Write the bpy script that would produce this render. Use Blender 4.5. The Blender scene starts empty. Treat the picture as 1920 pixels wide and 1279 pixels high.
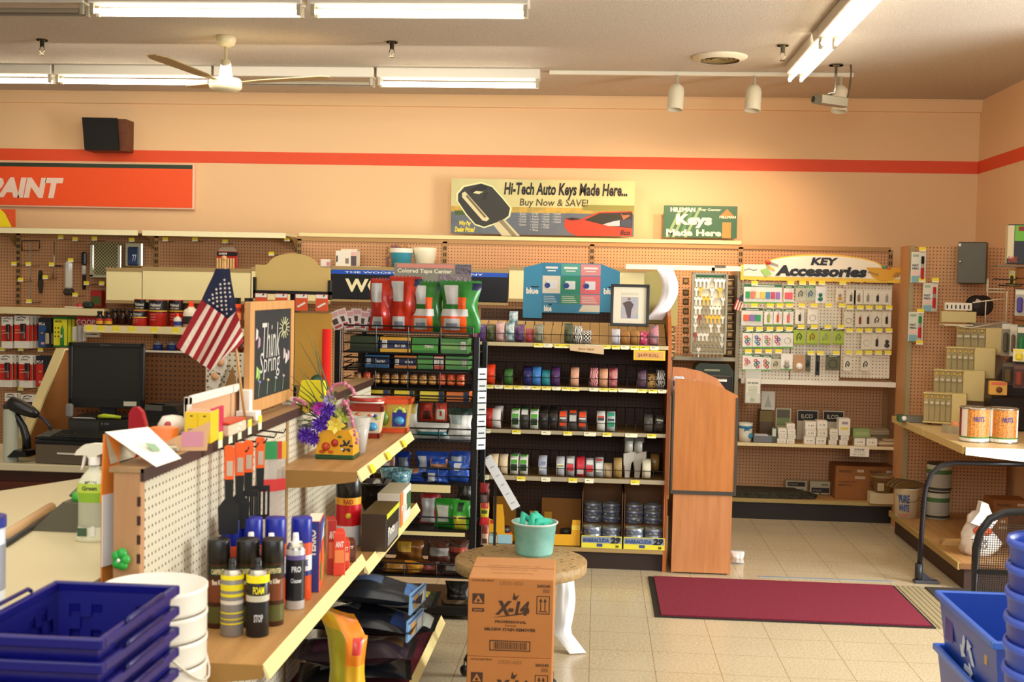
import bpy, math, random
from mathutils import Vector, Matrix
R = math.radians
scene = bpy.context.scene
C = scene.collection
# ---------------------------------------------------------------- camera, world, lights, exposure
FPX = 2236.0; H = 1.76
YAW, PIT, ROL = math.atan(160/FPX), math.atan(100/FPX), math.atan(.0216)
Fv = Vector((-math.sin(YAW)*math.cos(PIT), math.cos(YAW)*math.cos(PIT), -math.sin(PIT)))
R0 = Vector((math.cos(YAW), math.sin(YAW), 0)); U0 = R0.cross(Fv)
# the picture content is turned clockwise, so the camera is turned counter-clockwise
Rv = R0*math.cos(ROL) + U0*math.sin(ROL); Uv = U0*math.cos(ROL) - R0*math.sin(ROL)
EYE = Vector((0, 0, H))
cam = bpy.data.cameras.new('camera'); co = bpy.data.objects.new('camera', cam); C.objects.link(co)
m3 = Matrix((Rv, Uv, -Fv)).transposed(); co.matrix_world = Matrix.Translation(EYE) @ m3.to_4x4()
cam.sensor_width = 36; cam.lens = 36*FPX/1920; cam.clip_end = 60; cam.clip_start = .05
cam.dof.use_dof = True; cam.dof.focus_distance = 8.2; cam.dof.aperture_fstop = 5.6
scene.camera = co
def ray(x, y): return Fv + Rv*((x-960)/FPX) - Uv*((y-639.5)/FPX)
def at(x, y, Y): d = ray(x, y); return EYE + d*(Y/d.y)
def atz(x, y, Z): d = ray(x, y); return EYE + d*((Z-H)/d.z)
def atx(x, y, X): d = ray(x, y); return EYE + d*(X/d.x)
def pm(n, Y): return n*Y/FPX          # n pixels in metres at depth Y

w = bpy.data.worlds.new('world'); scene.world = w; w.use_nodes = True
w.node_tree.nodes['Background'].inputs[0].default_value = (1.0, .93, .82, 1)
w.node_tree.nodes['Background'].inputs[1].default_value = .20
vs = scene.view_settings; vs.view_transform = 'Standard'; vs.look = 'None'; vs.gamma = 1; vs.use_curve_mapping = False
vs.exposure = 0.40
def area(name, loc, to, sx, sy, e, col):
    l = bpy.data.lights.new(name, 'AREA'); l.shape = 'RECTANGLE'; l.size = sx; l.size_y = sy; l.energy = e; l.color = col
    o = bpy.data.objects.new(name, l); C.objects.link(o); o.location = loc
    o.rotation_euler = (Vector(to)-Vector(loc)).to_track_quat('-Z', 'Y').to_euler(); return o
area('shopfront_daylight', (.6, -1.3, 2.75), (.5, 4.6, 0), 5, 1.5, 120, (.88, .93, 1.0))
area('entry_door_daylight', (4.6, 5.3, 1.5), (0, 5.7, .6), 2.0, 2.2, 260, (.95, .98, 1.0))
area('foreground_fill', (-.6, 2.6, 3.3), (-.6, 2.7, 0), 6, 4, 62, (1, .95, .86)).data.spread = R(130)  # unseen overhead fill added to light the floor and foreground
area('back_shelf_fill', (-2.2, 7.8, 3.2), (-2.2, 9.2, 1.2), 3.5, .5, 30, (1, .93, .8))  # added fill brightening the left shelf headers; no fitting hangs here
area('key_corner_fill', (1.35, 7.4, 3.2), (1.4, 9.2, 1.3), .35, 3.0, 10, (1, .90, .72))  # extra fill added beside the real tubes to lift the key corner
# spot heads on the ceiling track, aimed at the back wall
def spot(x, e, tx, tz):
    l = bpy.data.lights.new('track_lamp_light', 'SPOT'); l.energy = e; l.color = (1, .66, .42); l.spot_size = R(95); l.spot_blend = .9; l.shadow_soft_size = .05
    o = bpy.data.objects.new('track_lamp_light', l); C.objects.link(o); o.location = (x, 8.75, 3.02)
    o.rotation_euler = (Vector((tx, 10.1, tz))-o.location).to_track_quat('-Z', 'Y').to_euler()
spot(.60, 62, .15, 1.7); spot(1.17, 62, 1.0, 1.7)

# ---------------------------------------------------------------- materials
def lin(h):
    h = h.lstrip('#'); v = [int(h[i:i+2], 16)/255 for i in (0, 2, 4)]
    return tuple((c/12.92 if c <= .04045 else ((c+.055)/1.055)**2.4) for c in v) + (1,)
MC = {}
def mat(hexc, rough=.55, metal=0, emit=0, kind=None, c2=None, sc=1.0, trans=0, alpha=1, bump=0):
    key = (hexc, rough, metal, emit, kind, c2, sc, trans, alpha, bump)
    if key in MC: return MC[key]
    m = bpy.data.materials.new((kind or 'plain')+'_'+hexc.strip('#')); m.use_nodes = True; MC[key] = m
    nt = m.node_tree; N = nt.nodes; L = nt.links; b = N['Principled BSDF']
    b.inputs['Base Color'].default_value = lin(hexc); b.inputs['Roughness'].default_value = rough; b.inputs['Metallic'].default_value = metal
    m.diffuse_color = lin(hexc)
    if emit: b.inputs['Emission Color'].default_value = lin(hexc); b.inputs['Emission Strength'].default_value = emit
    if trans: b.inputs['Transmission Weight'].default_value = trans; b.inputs['IOR'].default_value = 1.35
    if alpha < 1: b.inputs['Alpha'].default_value = alpha
    if not kind: return m
    tc = N.new('ShaderNodeTexCoord'); ob = tc.outputs['Object']
    def mth(op, a, bb=None, cc=None):
        n = N.new('ShaderNodeMath'); n.operation = op
        for i, v in enumerate((a, bb, cc)):
            if v is None: continue
            if isinstance(v, (int, float)): n.inputs[i].default_value = v
            else: L.new(v, n.inputs[i])
        return n.outputs[0]
    def noise(scale, det=2, vec=None, rgh=.5):
        n = N.new('ShaderNodeTexNoise'); n.inputs['Scale'].default_value = scale; n.inputs['Detail'].default_value = det
        n.inputs['Roughness'].default_value = rgh
        L.new(vec or ob, n.inputs['Vector']); return n.outputs['Fac']
    def mapping(s):
        n = N.new('ShaderNodeMapping'); n.inputs['Scale'].default_value = s; L.new(ob, n.inputs['Vector']); return n.outputs[0]
    def ramp(fac, *st):
        n = N.new('ShaderNodeValToRGB'); L.new(fac, n.inputs[0]); e = n.color_ramp.elements
        while len(e) < len(st): e.new(.5)
        for i, (p, c) in enumerate(st): e[i].position = p; e[i].color = lin(c)
        return n.outputs[0]
    def mix(fac, a, bb):
        n = N.new('ShaderNodeMix'); n.data_type = 'RGBA'
        if isinstance(fac, (int, float)): n.inputs[0].default_value = fac
        else: L.new(fac, n.inputs[0])
        for i, v in ((6, a), (7, bb)):
            if isinstance(v, str): n.inputs[i].default_value = lin(v)
            else: L.new(v, n.inputs[i])
        return n.outputs[2]
    col = None
    if kind in ('pegx', 'pegy'):
        sp = N.new('ShaderNodeSeparateXYZ'); L.new(ob, sp.inputs[0])
        a = sp.outputs[0] if kind == 'pegx' else sp.outputs[1]; z = sp.outputs[2]
        def cell(v): return mth('SUBTRACT', mth('FRACT', mth('MULTIPLY', v, 1/.0254)), .5)
        ca, cz = cell(a), cell(z)
        d2 = mth('ADD', mth('MULTIPLY', ca, ca), mth('MULTIPLY', cz, cz))
        col = mix(mth('LESS_THAN', d2, .030*sc), ramp(noise(7), (.3, hexc), (.7, hexc)), c2)
    elif kind == 'wood':      # long grain along x, y or z given by sc: 1=z, 2=y, 3=x
        v = mapping({1: (9, 9, .8), 2: (9, .8, 9), 3: (.8, 9, 9)}[int(sc)])
        col = ramp(noise(3.0, 5, v, .6), (.25, c2), (.6, hexc), (.9, hexc))
    elif kind == 'speck':
        col = ramp(noise(60*sc, 3), (.38, c2), (.56, hexc))
    elif kind == 'tile':
        sp = N.new('ShaderNodeSeparateXYZ'); L.new(ob, sp.inputs[0])
        def line(v, off): return mth('LESS_THAN', mth('ABSOLUTE', mth('SUBTRACT', mth('FRACT', mth('ADD', mth('MULTIPLY', v, 1/.3048), off)), .5)), .0045)
        ln = mth('MAXIMUM', line(sp.outputs[0], .5), line(sp.outputs[1], .52))
        base = mix(ramp(noise(1.1, 2), (.35, '000000'), (.65, 'ffffff')), ramp(noise(95, 3), (.34, c2), (.52, hexc), (.74, 'dccdae')), ramp(noise(70, 3), (.40, c2), (.6, hexc)))
        col = mix(ln, base, '8a7346')
    elif kind == 'carpet':
        col = ramp(noise(240, 3), (.3, c2), (.65, hexc)); bump = bump or .6
    elif kind == 'zig':       # bold print
        n = N.new('ShaderNodeTexWave'); n.inputs['Scale'].default_value = 28*sc; n.inputs['Distortion'].default_value = 9; n.inputs['Detail'].default_value = 1
        L.new(ob, n.inputs[0]); col = ramp(n.outputs[1], (.45, c2), (.55, hexc))
    elif kind == 'check':
        n = N.new('ShaderNodeTexChecker'); n.inputs['Scale'].default_value = 90*sc; n.inputs[1].default_value = lin(hexc); n.inputs[2].default_value = lin(c2)
        L.new(ob, n.inputs[0]); col = n.outputs[0]
    elif kind == 'spots':
        n = N.new('ShaderNodeTexVoronoi'); n.inputs['Scale'].default_value = 55*sc; L.new(ob, n.inputs['Vector'])
        col = ramp(n.outputs[0], (.32, c2), (.42, hexc))
    elif kind == 'marb':
        col = ramp(noise(22*sc, 4), (.35, c2), (.55, hexc), (.7, c2))
    elif kind == 'cloud':
        col = ramp(noise(3*sc, 3), (.3, c2), (.7, hexc))
    elif kind == 'pop':       # ceiling texture
        col = ramp(noise(160, 2), (.35, c2), (.6, hexc)); bump = bump or .5
    elif kind == 'slat':
        sp = N.new('ShaderNodeSeparateXYZ'); L.new(ob, sp.inputs[0])
        col = mix(mth('LESS_THAN', mth('FRACT', mth('MULTIPLY', sp.outputs[2], 1/.076)), .16), hexc, c2)
    if col: L.new(col, b.inputs['Base Color'])
    if bump:
        bn = N.new('ShaderNodeBump'); bn.inputs['Strength'].default_value = bump; bn.inputs['Distance'].default_value = .004
        L.new(noise(260 if kind == 'carpet' else 120, 3), bn.inputs['Height']); L.new(bn.outputs[0], b.inputs['Normal'])
    return m

# ---------------------------------------------------------------- mesh builder
TX = {}
def text_geo(s, bold):
    k = (s, bold)
    if k not in TX:
        cu = bpy.data.curves.new('t', 'FONT'); cu.body = s; cu.resolution_u = 2; cu.offset = bold; cu.fill_mode = 'FRONT'
        o = bpy.data.objects.new('t', cu); C.objects.link(o)
        dg = bpy.context.evaluated_depsgraph_get(); me = o.evaluated_get(dg).to_mesh()
        vs_ = [tuple(v.co) for v in me.vertices]; fs = [tuple(p.vertices) for p in me.polygons]
        o.evaluated_get(dg).to_mesh_clear(); bpy.data.objects.remove(o); bpy.data.curves.remove(cu)
        xs = [v[0] for v in vs_] or [0, 1]; ys = [v[1] for v in vs_] or [0, 1]
        x0, x1, y0, y1 = min(xs), max(xs), min(ys), max(ys)
        TX[k] = ([((v[0]-x0)/(x1-x0+1e-9), (v[1]-y0)/(y1-y0+1e-9)) for v in vs_], fs)
    return TX[k]
class MB:
    def __init__(s): s.v = []; s.f = []; s.m = []; s.sm = []; s.mats = []; s.X = None
    def mi(s, m):
        if isinstance(m, str): m = mat(m)
        if m not in s.mats: s.mats.append(m)
        return s.mats.index(m)
    def add(s, V, F, m, smooth=False):
        o = len(s.v)
        if s.X is not None: V = [tuple(s.X @ Vector(p)) for p in V]
        s.v += [tuple(p) for p in V]; fl = not isinstance(m, list); k = s.mi(m) if fl else None
        for i, f in enumerate(F):
            s.f.append(tuple(o+j for j in f)); s.m.append(k if fl else s.mi(m[i])); s.sm.append(smooth)
        return s
    def box(s, x0, x1, y0, y1, z0, z1, m, top=None, front=None, b=0, side=None):
        if b > 0:
            b = min(b, (x1-x0)/2.1, (y1-y0)/2.1, (z1-z0)/2.1); V = []; 
            for x, sx in ((x0, 1), (x1, -1)):
                for y, sy in ((y0, 1), (y1, -1)):
                    for z, sz in ((z0, 1), (z1, -1)):
                        V += [(x, y+sy*b, z+sz*b), (x+sx*b, y, z+sz*b), (x+sx*b, y+sy*b, z)]
            def i(a, bb, c, k): return ((a*2+bb)*2+c)*3+k
            F = [(i(0,0,0,0), i(0,0,1,0), i(0,1,1,0), i(0,1,0,0)), (i(1,0,0,0), i(1,1,0,0), i(1,1,1,0), i(1,0,1,0)),
                 (i(0,0,0,1), i(1,0,0,1), i(1,0,1,1), i(0,0,1,1)), (i(0,1,0,1), i(0,1,1,1), i(1,1,1,1), i(1,1,0,1)),
                 (i(0,0,0,2), i(0,1,0,2), i(1,1,0,2), i(1,0,0,2)), (i(0,0,1,2), i(1,0,1,2), i(1,1,1,2), i(0,1,1,2))]
            for a in (0, 1):
                for c in (0, 1):
                    F.append((i(a,c,0,0), i(a,c,1,0), i(a,c,1,1), i(a,c,0,1)))
                    F.append((i(a,0,c,0), i(a,0,c,2), i(a,1,c,2), i(a,1,c,0)))
                    F.append((i(0,a,c,1), i(1,a,c,1), i(1,a,c,2), i(0,a,c,2)))
                    for e in (0, 1): F.append((i(a,c,e,0), i(a,c,e,1), i(a,c,e,2)))
            ms = [side or m, side or m, front or m, m, m, top or m] + [m]*(len(F)-6)
            return s.add(V, F, ms)
        V = [(x0,y0,z0),(x1,y0,z0),(x1,y1,z0),(x0,y1,z0),(x0,y0,z1),(x1,y0,z1),(x1,y1,z1),(x0,y1,z1)]
        F = [(0,3,2,1),(4,5,6,7),(0,1,5,4),(1,2,6,5),(2,3,7,6),(3,0,4,7)]
        return s.add(V, F, [m, top or m, front or m, side or m, m, side or m])
    def lathe(s, prof, m, n=20, cx=0, cy=0, axis='z', smooth=True, close=False):
        """prof: (r, h[, material]) rings; a material on a ring colours the band up to the next"""
        V = []; F = []; ms = []
        for p in prof:
            for k in range(n):
                a = 2*math.pi*k/n; V.append((p[0]*math.cos(a), p[0]*math.sin(a), p[1]))
        np_ = len(prof)
        for i in range(np_ if close else np_-1):
            j = (i+1) % np_; mm = prof[i][2] if len(prof[i]) > 2 else m
            for k in range(n):
                k2 = (k+1) % n; F.append((i*n+k, i*n+k2, j*n+k2, j*n+k)); ms.append(mm)
        if axis == 'x': V = [(z, x, y) for x, y, z in V]
        elif axis == 'y': V = [(y, z, x) for x, y, z in V]
        V = [(x+cx, y+cy, z) for x, y, z in V]
        return s.add(V, F, ms, smooth)
    def cyl(s, r, z0, z1, m, n=16, cx=0, cy=0, r2=None, axis='z', top=None, b=0):
        r2 = r if r2 is None else r2
        if b: prof = [(0, z0), (r-b, z0), (r, z0+b), (r2, z1-b), (r2-b, z1, top or m), (0, z1)]
        else: prof = [(0, z0), (r, z0), (r, z0), (r2, z1), (r2, z1, top or m), (0, z1)]
        return s.lathe(prof, m, n, cx, cy, axis)
    def sph(s, c, r, m, n=10, sz=1.0):
        pr = [(r*math.sin(math.pi*i/6)+1e-5, -r*sz*math.cos(math.pi*i/6)) for i in range(7)]
        X0 = s.X; s.X = (X0 or Matrix()) @ Matrix.Translation(c); s.lathe(pr, m, n); s.X = X0; return s
    def tube(s, pts, r, m, n=6, closed=False):
        pts = [Vector(p) for p in pts]; V = []; F = []; N_ = len(pts); rr = r if isinstance(r, (list, tuple)) else [r]*N_
        up = None
        for i, p in enumerate(pts):
            if closed: t = (pts[(i+1) % N_]-pts[i-1])
            else: t = pts[min(i+1, N_-1)]-pts[max(i-1, 0)]
            t = t.normalized() if t.length > 1e-9 else Vector((0, 0, 1))
            if up is None: up = Vector((0, 0, 1)) if abs(t.z) < .9 else Vector((1, 0, 0))
            a = t.cross(up).normalized(); b_ = a.cross(t).normalized(); up = b_
            for k in range(n):
                an = 2*math.pi*k/n; V.append(p + a*math.cos(an)*rr[i] + b_*math.sin(an)*rr[i])
        for i in range(N_ if closed else N_-1):
            j = (i+1) % N_
            for k in range(n): F.append((i*n+k, i*n+(k+1) % n, j*n+(k+1) % n, j*n+k))
        if not closed: F.append(tuple(range(n))[::-1]); F.append(tuple((N_-1)*n+k for k in range(n)))
        return s.add(V, F, m, n > 4)
    def prism(s, P, a0, a1, m, plane='xz', edge=None):
        """outline P extruded; 'xz' outline in x,z thick along y a0..a1, 'yz' thick along x, 'xy' thick along z"""
        f = {'xz': lambda p, a: (p[0], a, p[1]), 'yz': lambda p, a: (a, p[0], p[1]), 'xy': lambda p, a: (p[0], p[1], a)}[plane]
        n = len(P); V = [f(p, a0) for p in P]+[f(p, a1) for p in P]
        F = [tuple(range(n)), tuple(range(2*n-1, n-1, -1))]+[(i, i+n, (i+1) % n+n, (i+1) % n) for i in range(n)]
        return s.add(V, F, [m, m]+[edge or m]*n)
    def rect(s, x0, x1, z0, z1, y, m):      # thin printed patch facing -Y
        return s.add([(x0,y,z0),(x1,y,z0),(x1,y,z1),(x0,y,z1)], [(0,1,2,3)], m)
    def text(s, t, x0, x1, z0, z1, y, m, bold=.0, shear=0, plane='xz', cyl=None):
        P, F = text_geo(t, bold); V = []
        for u, v in P:
            x = x0+(x1-x0)*u+shear*(z1-z0)*v; z = z0+(z1-z0)*v
            if cyl: a = x/cyl; V.append((cyl*math.sin(a)*1.0, -cyl*math.cos(a), z))
            elif plane == 'xz': V.append((x, y, z))
            elif plane == 'yz': V.append((y, x, z))
            else: V.append((x, z, y))
        return s.add(V, F, m)
    def print(s, W, Hh, items, y=-.0008, x0=None, z0=0):
        """items in unit coordinates of a W x Hh face: (u0,u1,v0,v1,colour) patches or ('text',u0,u1,v0,v1,colour[,bold])"""
        x0 = -W/2 if x0 is None else x0; k = 0
        for it in items:
            k += 1; yy = y-.0004*k
            if isinstance(it[0], str): s.text(it[0], x0+W*it[1], x0+W*it[2], z0+Hh*it[3], z0+Hh*it[4], yy, it[5], it[6] if len(it) > 6 else .01)
            else: s.rect(x0+W*it[0], x0+W*it[1], z0+Hh*it[2], z0+Hh*it[3], yy, it[4])
        return s
    def build(s, name, parent=None):
        me = bpy.data.meshes.new(name); me.from_pydata(s.v, [], s.f)
        for m in s.mats: me.materials.append(m)
        me.polygons.foreach_set('material_index', s.m); me.polygons.foreach_set('use_smooth', s.sm); me.update()
        o = bpy.data.objects.new(name, me); C.objects.link(o)
        if parent: o.parent = parent
        return o
def tagit(o, label=None, cat=None, group=None, kind=None):
    if label: o['label'] = label
    if cat: o['category'] = cat
    if group: o['group'] = group
    if kind: o['kind'] = kind
    return o
def thing(name, label, cat, loc=(0, 0, 0), rz=0, group=None, rot=None):
    o = bpy.data.objects.new(name, None); o.empty_display_size = .05; C.objects.link(o); o.location = loc
    o.rotation_euler = rot or (0, 0, rz); return tagit(o, label, cat, group)
def single(mb, name, label, cat, loc=(0, 0, 0), rz=0, group=None, rot=None):
    o = mb.build(name); o.location = loc; o.rotation_euler = rot or (0, 0, rz); return tagit(o, label, cat, group)
def struct(mb, name): o = mb.build(name); o['kind'] = 'structure'; return o
def clone(o, loc, rz=None, label=None, group=None, scale=None, rot=None):
    c = o.copy(); C.objects.link(c); c.location = loc
    if rz is not None: c.rotation_euler = (0, 0, rz)
    if rot is not None: c.rotation_euler = rot
    if scale: c.scale = scale if isinstance(scale, tuple) else (scale,)*3
    if label: c['label'] = label
    if group: c['group'] = group
    for ch in o.children:
        d = ch.copy(); C.objects.link(d); d.parent = c
        for g in ch.children: e = g.copy(); C.objects.link(e); e.parent = d
    return c
ORD = ['first','second','third','fourth','fifth','sixth','seventh','eighth','ninth','tenth','eleventh','twelfth','thirteenth','fourteenth','fifteenth','sixteenth','seventeenth','eighteenth','nineteenth','twentieth','twenty-first','twenty-second']
def nth(i, n=None):
    if i == 0: return 'leftmost'
    if n is not None and i == n-1: return 'rightmost'
    return ORD[i]+' from the left'
# common materials
BLK = mat('#0f0e0d', .4); BLKM = mat('#141312', .35, .3); CREAM = mat('#e6d7a2', .5); TAN = mat('#c9a878', .6); WHT = mat('#efe9dc', .5)
CHROME = mat('#b8b4a8', .25, .9); TAGY = mat('#f0dc2c', .5); TAGW = mat('#f3eecb', .5); BROWN = mat('#2a160c', .6); KICK = mat('#1d120b', .55)
PEGT = mat('#d09c6c', .65, kind='pegx', c2='#5a3014'); PEGB = mat('#7b4a28', .65, kind='pegx', c2='#2c1508'); PEGD = mat('#543620', .65, kind='pegx', c2='#190c04')
PEGW = mat('#e8dcc0', .55, kind='pegx', c2='#6a5334'); PEGWY = mat('#cfc6ab', .55, kind='pegy', c2='#57472c')
DECK = mat('#b98b52', .5, kind='wood', c2='#a2753f', sc=3); DECKY = mat('#b98b52', .5, kind='wood', c2='#9c6f3c', sc=2)
CARD = mat('#b8834a', .75, kind='cloud', c2='#ad7840'); CLEARP = mat('#e8e8e0', .15, alpha=.35)
def bag_geo(W_, Hh, T, main, prints=(), seed=1, crimp=.05, lean=0, sag=0, nu=12, nv=14, back=None, jag=False):
    """upright pillow bag, bottom at z=0, facing -Y; prints are (u0,u1,v0,v1,colour) on the front"""
    rnd = random.Random(seed); main = mat(main, .28) if isinstance(main, str) else main; b = MB(); V = []; F = []; ms = []
    ph = [rnd.uniform(0, 6.28) for _ in range(6)]
    def P(u, v, s_):
        th = (math.sin(math.pi*min(max(u, 0), 1))**.55)*(max(0, math.sin(math.pi*min(1, max(0, (v-crimp*.4)/(1-crimp*1.4)))))**.5 if crimp < v < 1-crimp else 0)
        wob = 1+.22*math.sin(7*u+ph[0])*math.sin(6*v+ph[1])+.12*math.sin(15*v+ph[2]+4*u)+.08*math.sin(19*u+ph[3])
        sq = 1-.10*math.sin(math.pi*v)**2*(0 if crimp < 0 else 1)
        x = (u-.5)*W_*(sq+.05*math.sin(9*v+ph[4])); y = s_*T/2*th*wob + lean*v + .012*math.sin(5*v+ph[5])*(W_/.15)*.5; z = v*Hh
        if jag and v > .99: z += .006*math.sin(60*u)
        return (x, y - sag*math.sin(math.pi*v), z)
    for s_ in (-1, 1):
        for j in range(nv+1):
            for i in range(nu+1): V.append(P(i/nu, j/nv, s_))
    n = (nu+1)*(nv+1); pm_ = [(a, c, d, e, mat(k, .28) if isinstance(k, str) else k) for a, c, d, e, k in prints]; bk = (mat(back, .28) if isinstance(back, str) else back) or main
    for s_ in (0, 1):
        for j in range(nv):
            for i in range(nu):
                q = s_*n+j*(nu+1)+i; f = (q, q+1, q+nu+2, q+nu+1); F.append(f if s_ == 0 else f[::-1]); u, v = (i+.5)/nu, (j+.5)/nv; m = main if s_ == 0 else bk
                if s_ == 0:
                    for a, c, d, e, k in pm_:
                        if a <= u <= c and d <= v <= e: m = k
                ms.append(m)
    return b.add(V, F, ms, True)
def bag(name, label, cat, x, ybot, Y0, W_, Hh, T, main, prints=(), seed=1, z=None, rz=0, rot=None, group=None, **k):
    p = at(x, ybot, Y0)
    if z is not None: p.z = z
    return single(bag_geo(W_, Hh, T, main, prints, seed, **k), name, label, cat, p, rz, group, rot)
# ---------------------------------------------------------------- room shell
WY = 10.15; ZC = 3.38; WX = 3.10
WALL = mat('#f2c996', .75); ORG = mat('#ec5024', .6)
struct(MB().box(-7.5, 6.5, -4.5, WY+.3, -.1, 0, mat('#cfc0a0', .2, kind='tile', c2='#bba882')), 'floor')
struct(MB().box(-7.5, 6.5, -1.0, WY+.3, ZC, ZC+.12, mat('#cfc4b4', .85, kind='pop', c2='#b3a694')), 'ceiling')
struct(MB().box(-7.5, WX+.15, WY, WY+.15, 0, ZC, WALL), 'wall_back')
struct(MB().box(WX, WX+.15, 7.0, WY, 0, ZC, WALL), 'wall_right')
# crown band along the top of the back wall
struct(MB().prism([(WY-.035, ZC-.10), (WY, ZC-.10), (WY, ZC), (WY-.06, ZC), (WY-.06, ZC-.02)], -7.5, WX, WALL, 'yz'), 'trim_1')
za, zb = at(1040, 315, WY).z, at(1040, 292.4, WY).z
struct(MB().box(-7.5, WX-.004, WY-.004, WY, za, zb, ORG), 'trim_2')
struct(MB().box(WX-.004, WX, 7.0, WY-.004, za, zb, ORG), 'trim_3')

# ---------------------------------------------------------------- ceiling lights
TUBE = mat('#fff3dc', .4, emit=7.0); TUBEO = mat('#b8aa92', .3); HOUS = mat('#cfc6b4', .45)
def light(length=1.22, lit=True):
    hb = MB().box(-length/2, length/2, -.065, .065, -.075, 0, HOUS, b=.006)
    tb = []
    for s_ in (-1, 1):
        tb.append(MB().cyl(.0135, -length/2+.035, length/2-.035, TUBE if lit else TUBEO, 10, axis='x'))
    so = []
    for e in (-1, 1):
        for s_ in (-1, 1): so.append(MB().box(e*(length/2-.02)-.012, e*(length/2-.02)+.012, s_*.04-.011, s_*.04+.011, -.135, -.075, mat('#a59a84', .5), b=.003))
    return hb, tb, so
def ceiling_light(x, y, rz, label, lit=True, z=ZC):
    t = thing('ceiling_light', label, 'ceiling light', (x, y, z), rz, 'fluorescent ceiling lights')
    hb, tb, so = light(lit=lit); hb.build('housing', t)
    for q in so: q.build('lamp_socket', t)
    for i, m_ in enumerate(tb):
        o = m_.build('lamp_tube', t); o.location = (0, (-.04, .04)[i], -.115)
    return t
yn = 6.63; yf = 8.93
xn = at(577, 20, yn).x
ceiling_light(xn-.61-.02, yn, 0, 'lit twin-tube fluorescent light in the nearest ceiling row, left of the pair')
ceiling_light(xn+.61+.02, yn, 0, 'lit twin-tube fluorescent light in the nearest ceiling row, right end of the row')
ceiling_light(xn-1.87, yn, 0, 'unlit fluorescent fitting at the upper left corner, left of the lit pair', lit=False)
xf = at(105, 145, yf).x
ceiling_light(xf-.62, yf, 0, 'lit fluorescent light cut by the left edge, in the row behind the ceiling fan')
ceiling_light(xf+.62, yf, 0, 'lit fluorescent light whose right end meets the ceiling fan hub')
ceiling_light(xf+1.86, yf, 0, 'unlit fluorescent fitting right of the ceiling fan hub', lit=False)
ceiling_light(xf+3.10, yf, 0, 'lit fluorescent light standing alone above the auto keys sign')
for k, l in enumerate(('lit fluorescent light running toward the camera beside the security camera, far end piece', 'lit fluorescent light running toward the camera, middle piece at the top edge', 'lit fluorescent light running toward the camera, nearest piece above the frame edge')):
    ceiling_light(1.345, 8.0-k*1.24, R(90), l)
# ceiling track with three heads
trk = single(MB().box(at(1030, 143, 8.95).x, at(1600, 149, 8.95).x, -.018, .018, -.03, 0, mat('#d8cdb4', .5), b=.003), 'light_track', 'thin cream lighting track running along the ceiling above the auto keys sign', 'light track', (0, 8.95, ZC))
def track_head(px_, label):
    p = at(px_, 180, 8.93); t = thing('track_light', label, 'spotlight', (p.x, 8.93, ZC-.03), 0, 'cream spotlight heads on the ceiling track')
    MB().cyl(.012, -.085, 0, mat('#ddd2b6', .4), 8).build('stem', t)
    M_ = mat('#dcd0b2', .4)
    o = MB().lathe([(.002, 0), (.03, -.008), (.05, -.03), (.058, -.06), (.060, -.19), (.060, -.2), (.054, -.2), (.052, -.12), (.0, -.1)], M_, 24).build('lamp_head', t)
    o.location = (0, 0, -.06); o.rotation_euler = (R(-8), R(4), 0)
    return t
track_head(1269, 'cream bullet spotlight on the track, leftmost, right of the far lit tube')
track_head(1414, 'cream bullet spotlight on the track, close to the end of the diagonal tube light')
track_head(1576, 'cream bullet spotlight on the track, hidden behind the security camera')
# sprinklers
sprl = [(79, 74, 'brass sprinkler head at the upper left, between the two light rows'), (735, 78, 'brass sprinkler head above the middle lit tube'), (1468, 84, 'chrome sprinkler head just left of the diagonal tube light')]
for i, (x, y, l) in enumerate(sprl):
    p = atz(x, y, ZC); M_ = mat('#8d8163' if i < 2 else '#c8c0a8', .3, .7)
    t = thing('sprinkler', l, 'sprinkler', p, 0, 'sprinkler heads on the ceiling')
    MB().cyl(.038, -.008, 0, M_, 16).build('escutcheon', t)
    MB().cyl(.015, -.05, -.008, M_, 10).build('stem', t)
    MB().tube([(-.012, 0, -.05), (-.018, 0, -.075), (0, 0, -.1), (.018, 0, -.075), (.012, 0, -.05)], .003, M_).cyl(.018, -.104, -.1, M_, 12).build('deflector', t)
# round vent
p = atz(1350, 106, ZC); t = thing('ceiling_vent', 'round cream ceiling vent with concentric louvres above the spotlights', 'air vent', p)
b = MB()
for r in (.13, .10, .07, .04): b.lathe([(r, -.004), (r+.014, -.022), (r+.017, -.022), (r+.004, -.002)], mat('#8a7448', .5), 32)
b.build('louvre', t); MB().lathe([(.135, -.03), (.185, -.012), (.19, 0), (.14, 0)], mat('#e0d3b4', .5), 36).build('frame', t)
MB().cyl(.135, -.002, 0, mat('#2b1d10'), 24).build('throat', t)
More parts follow.
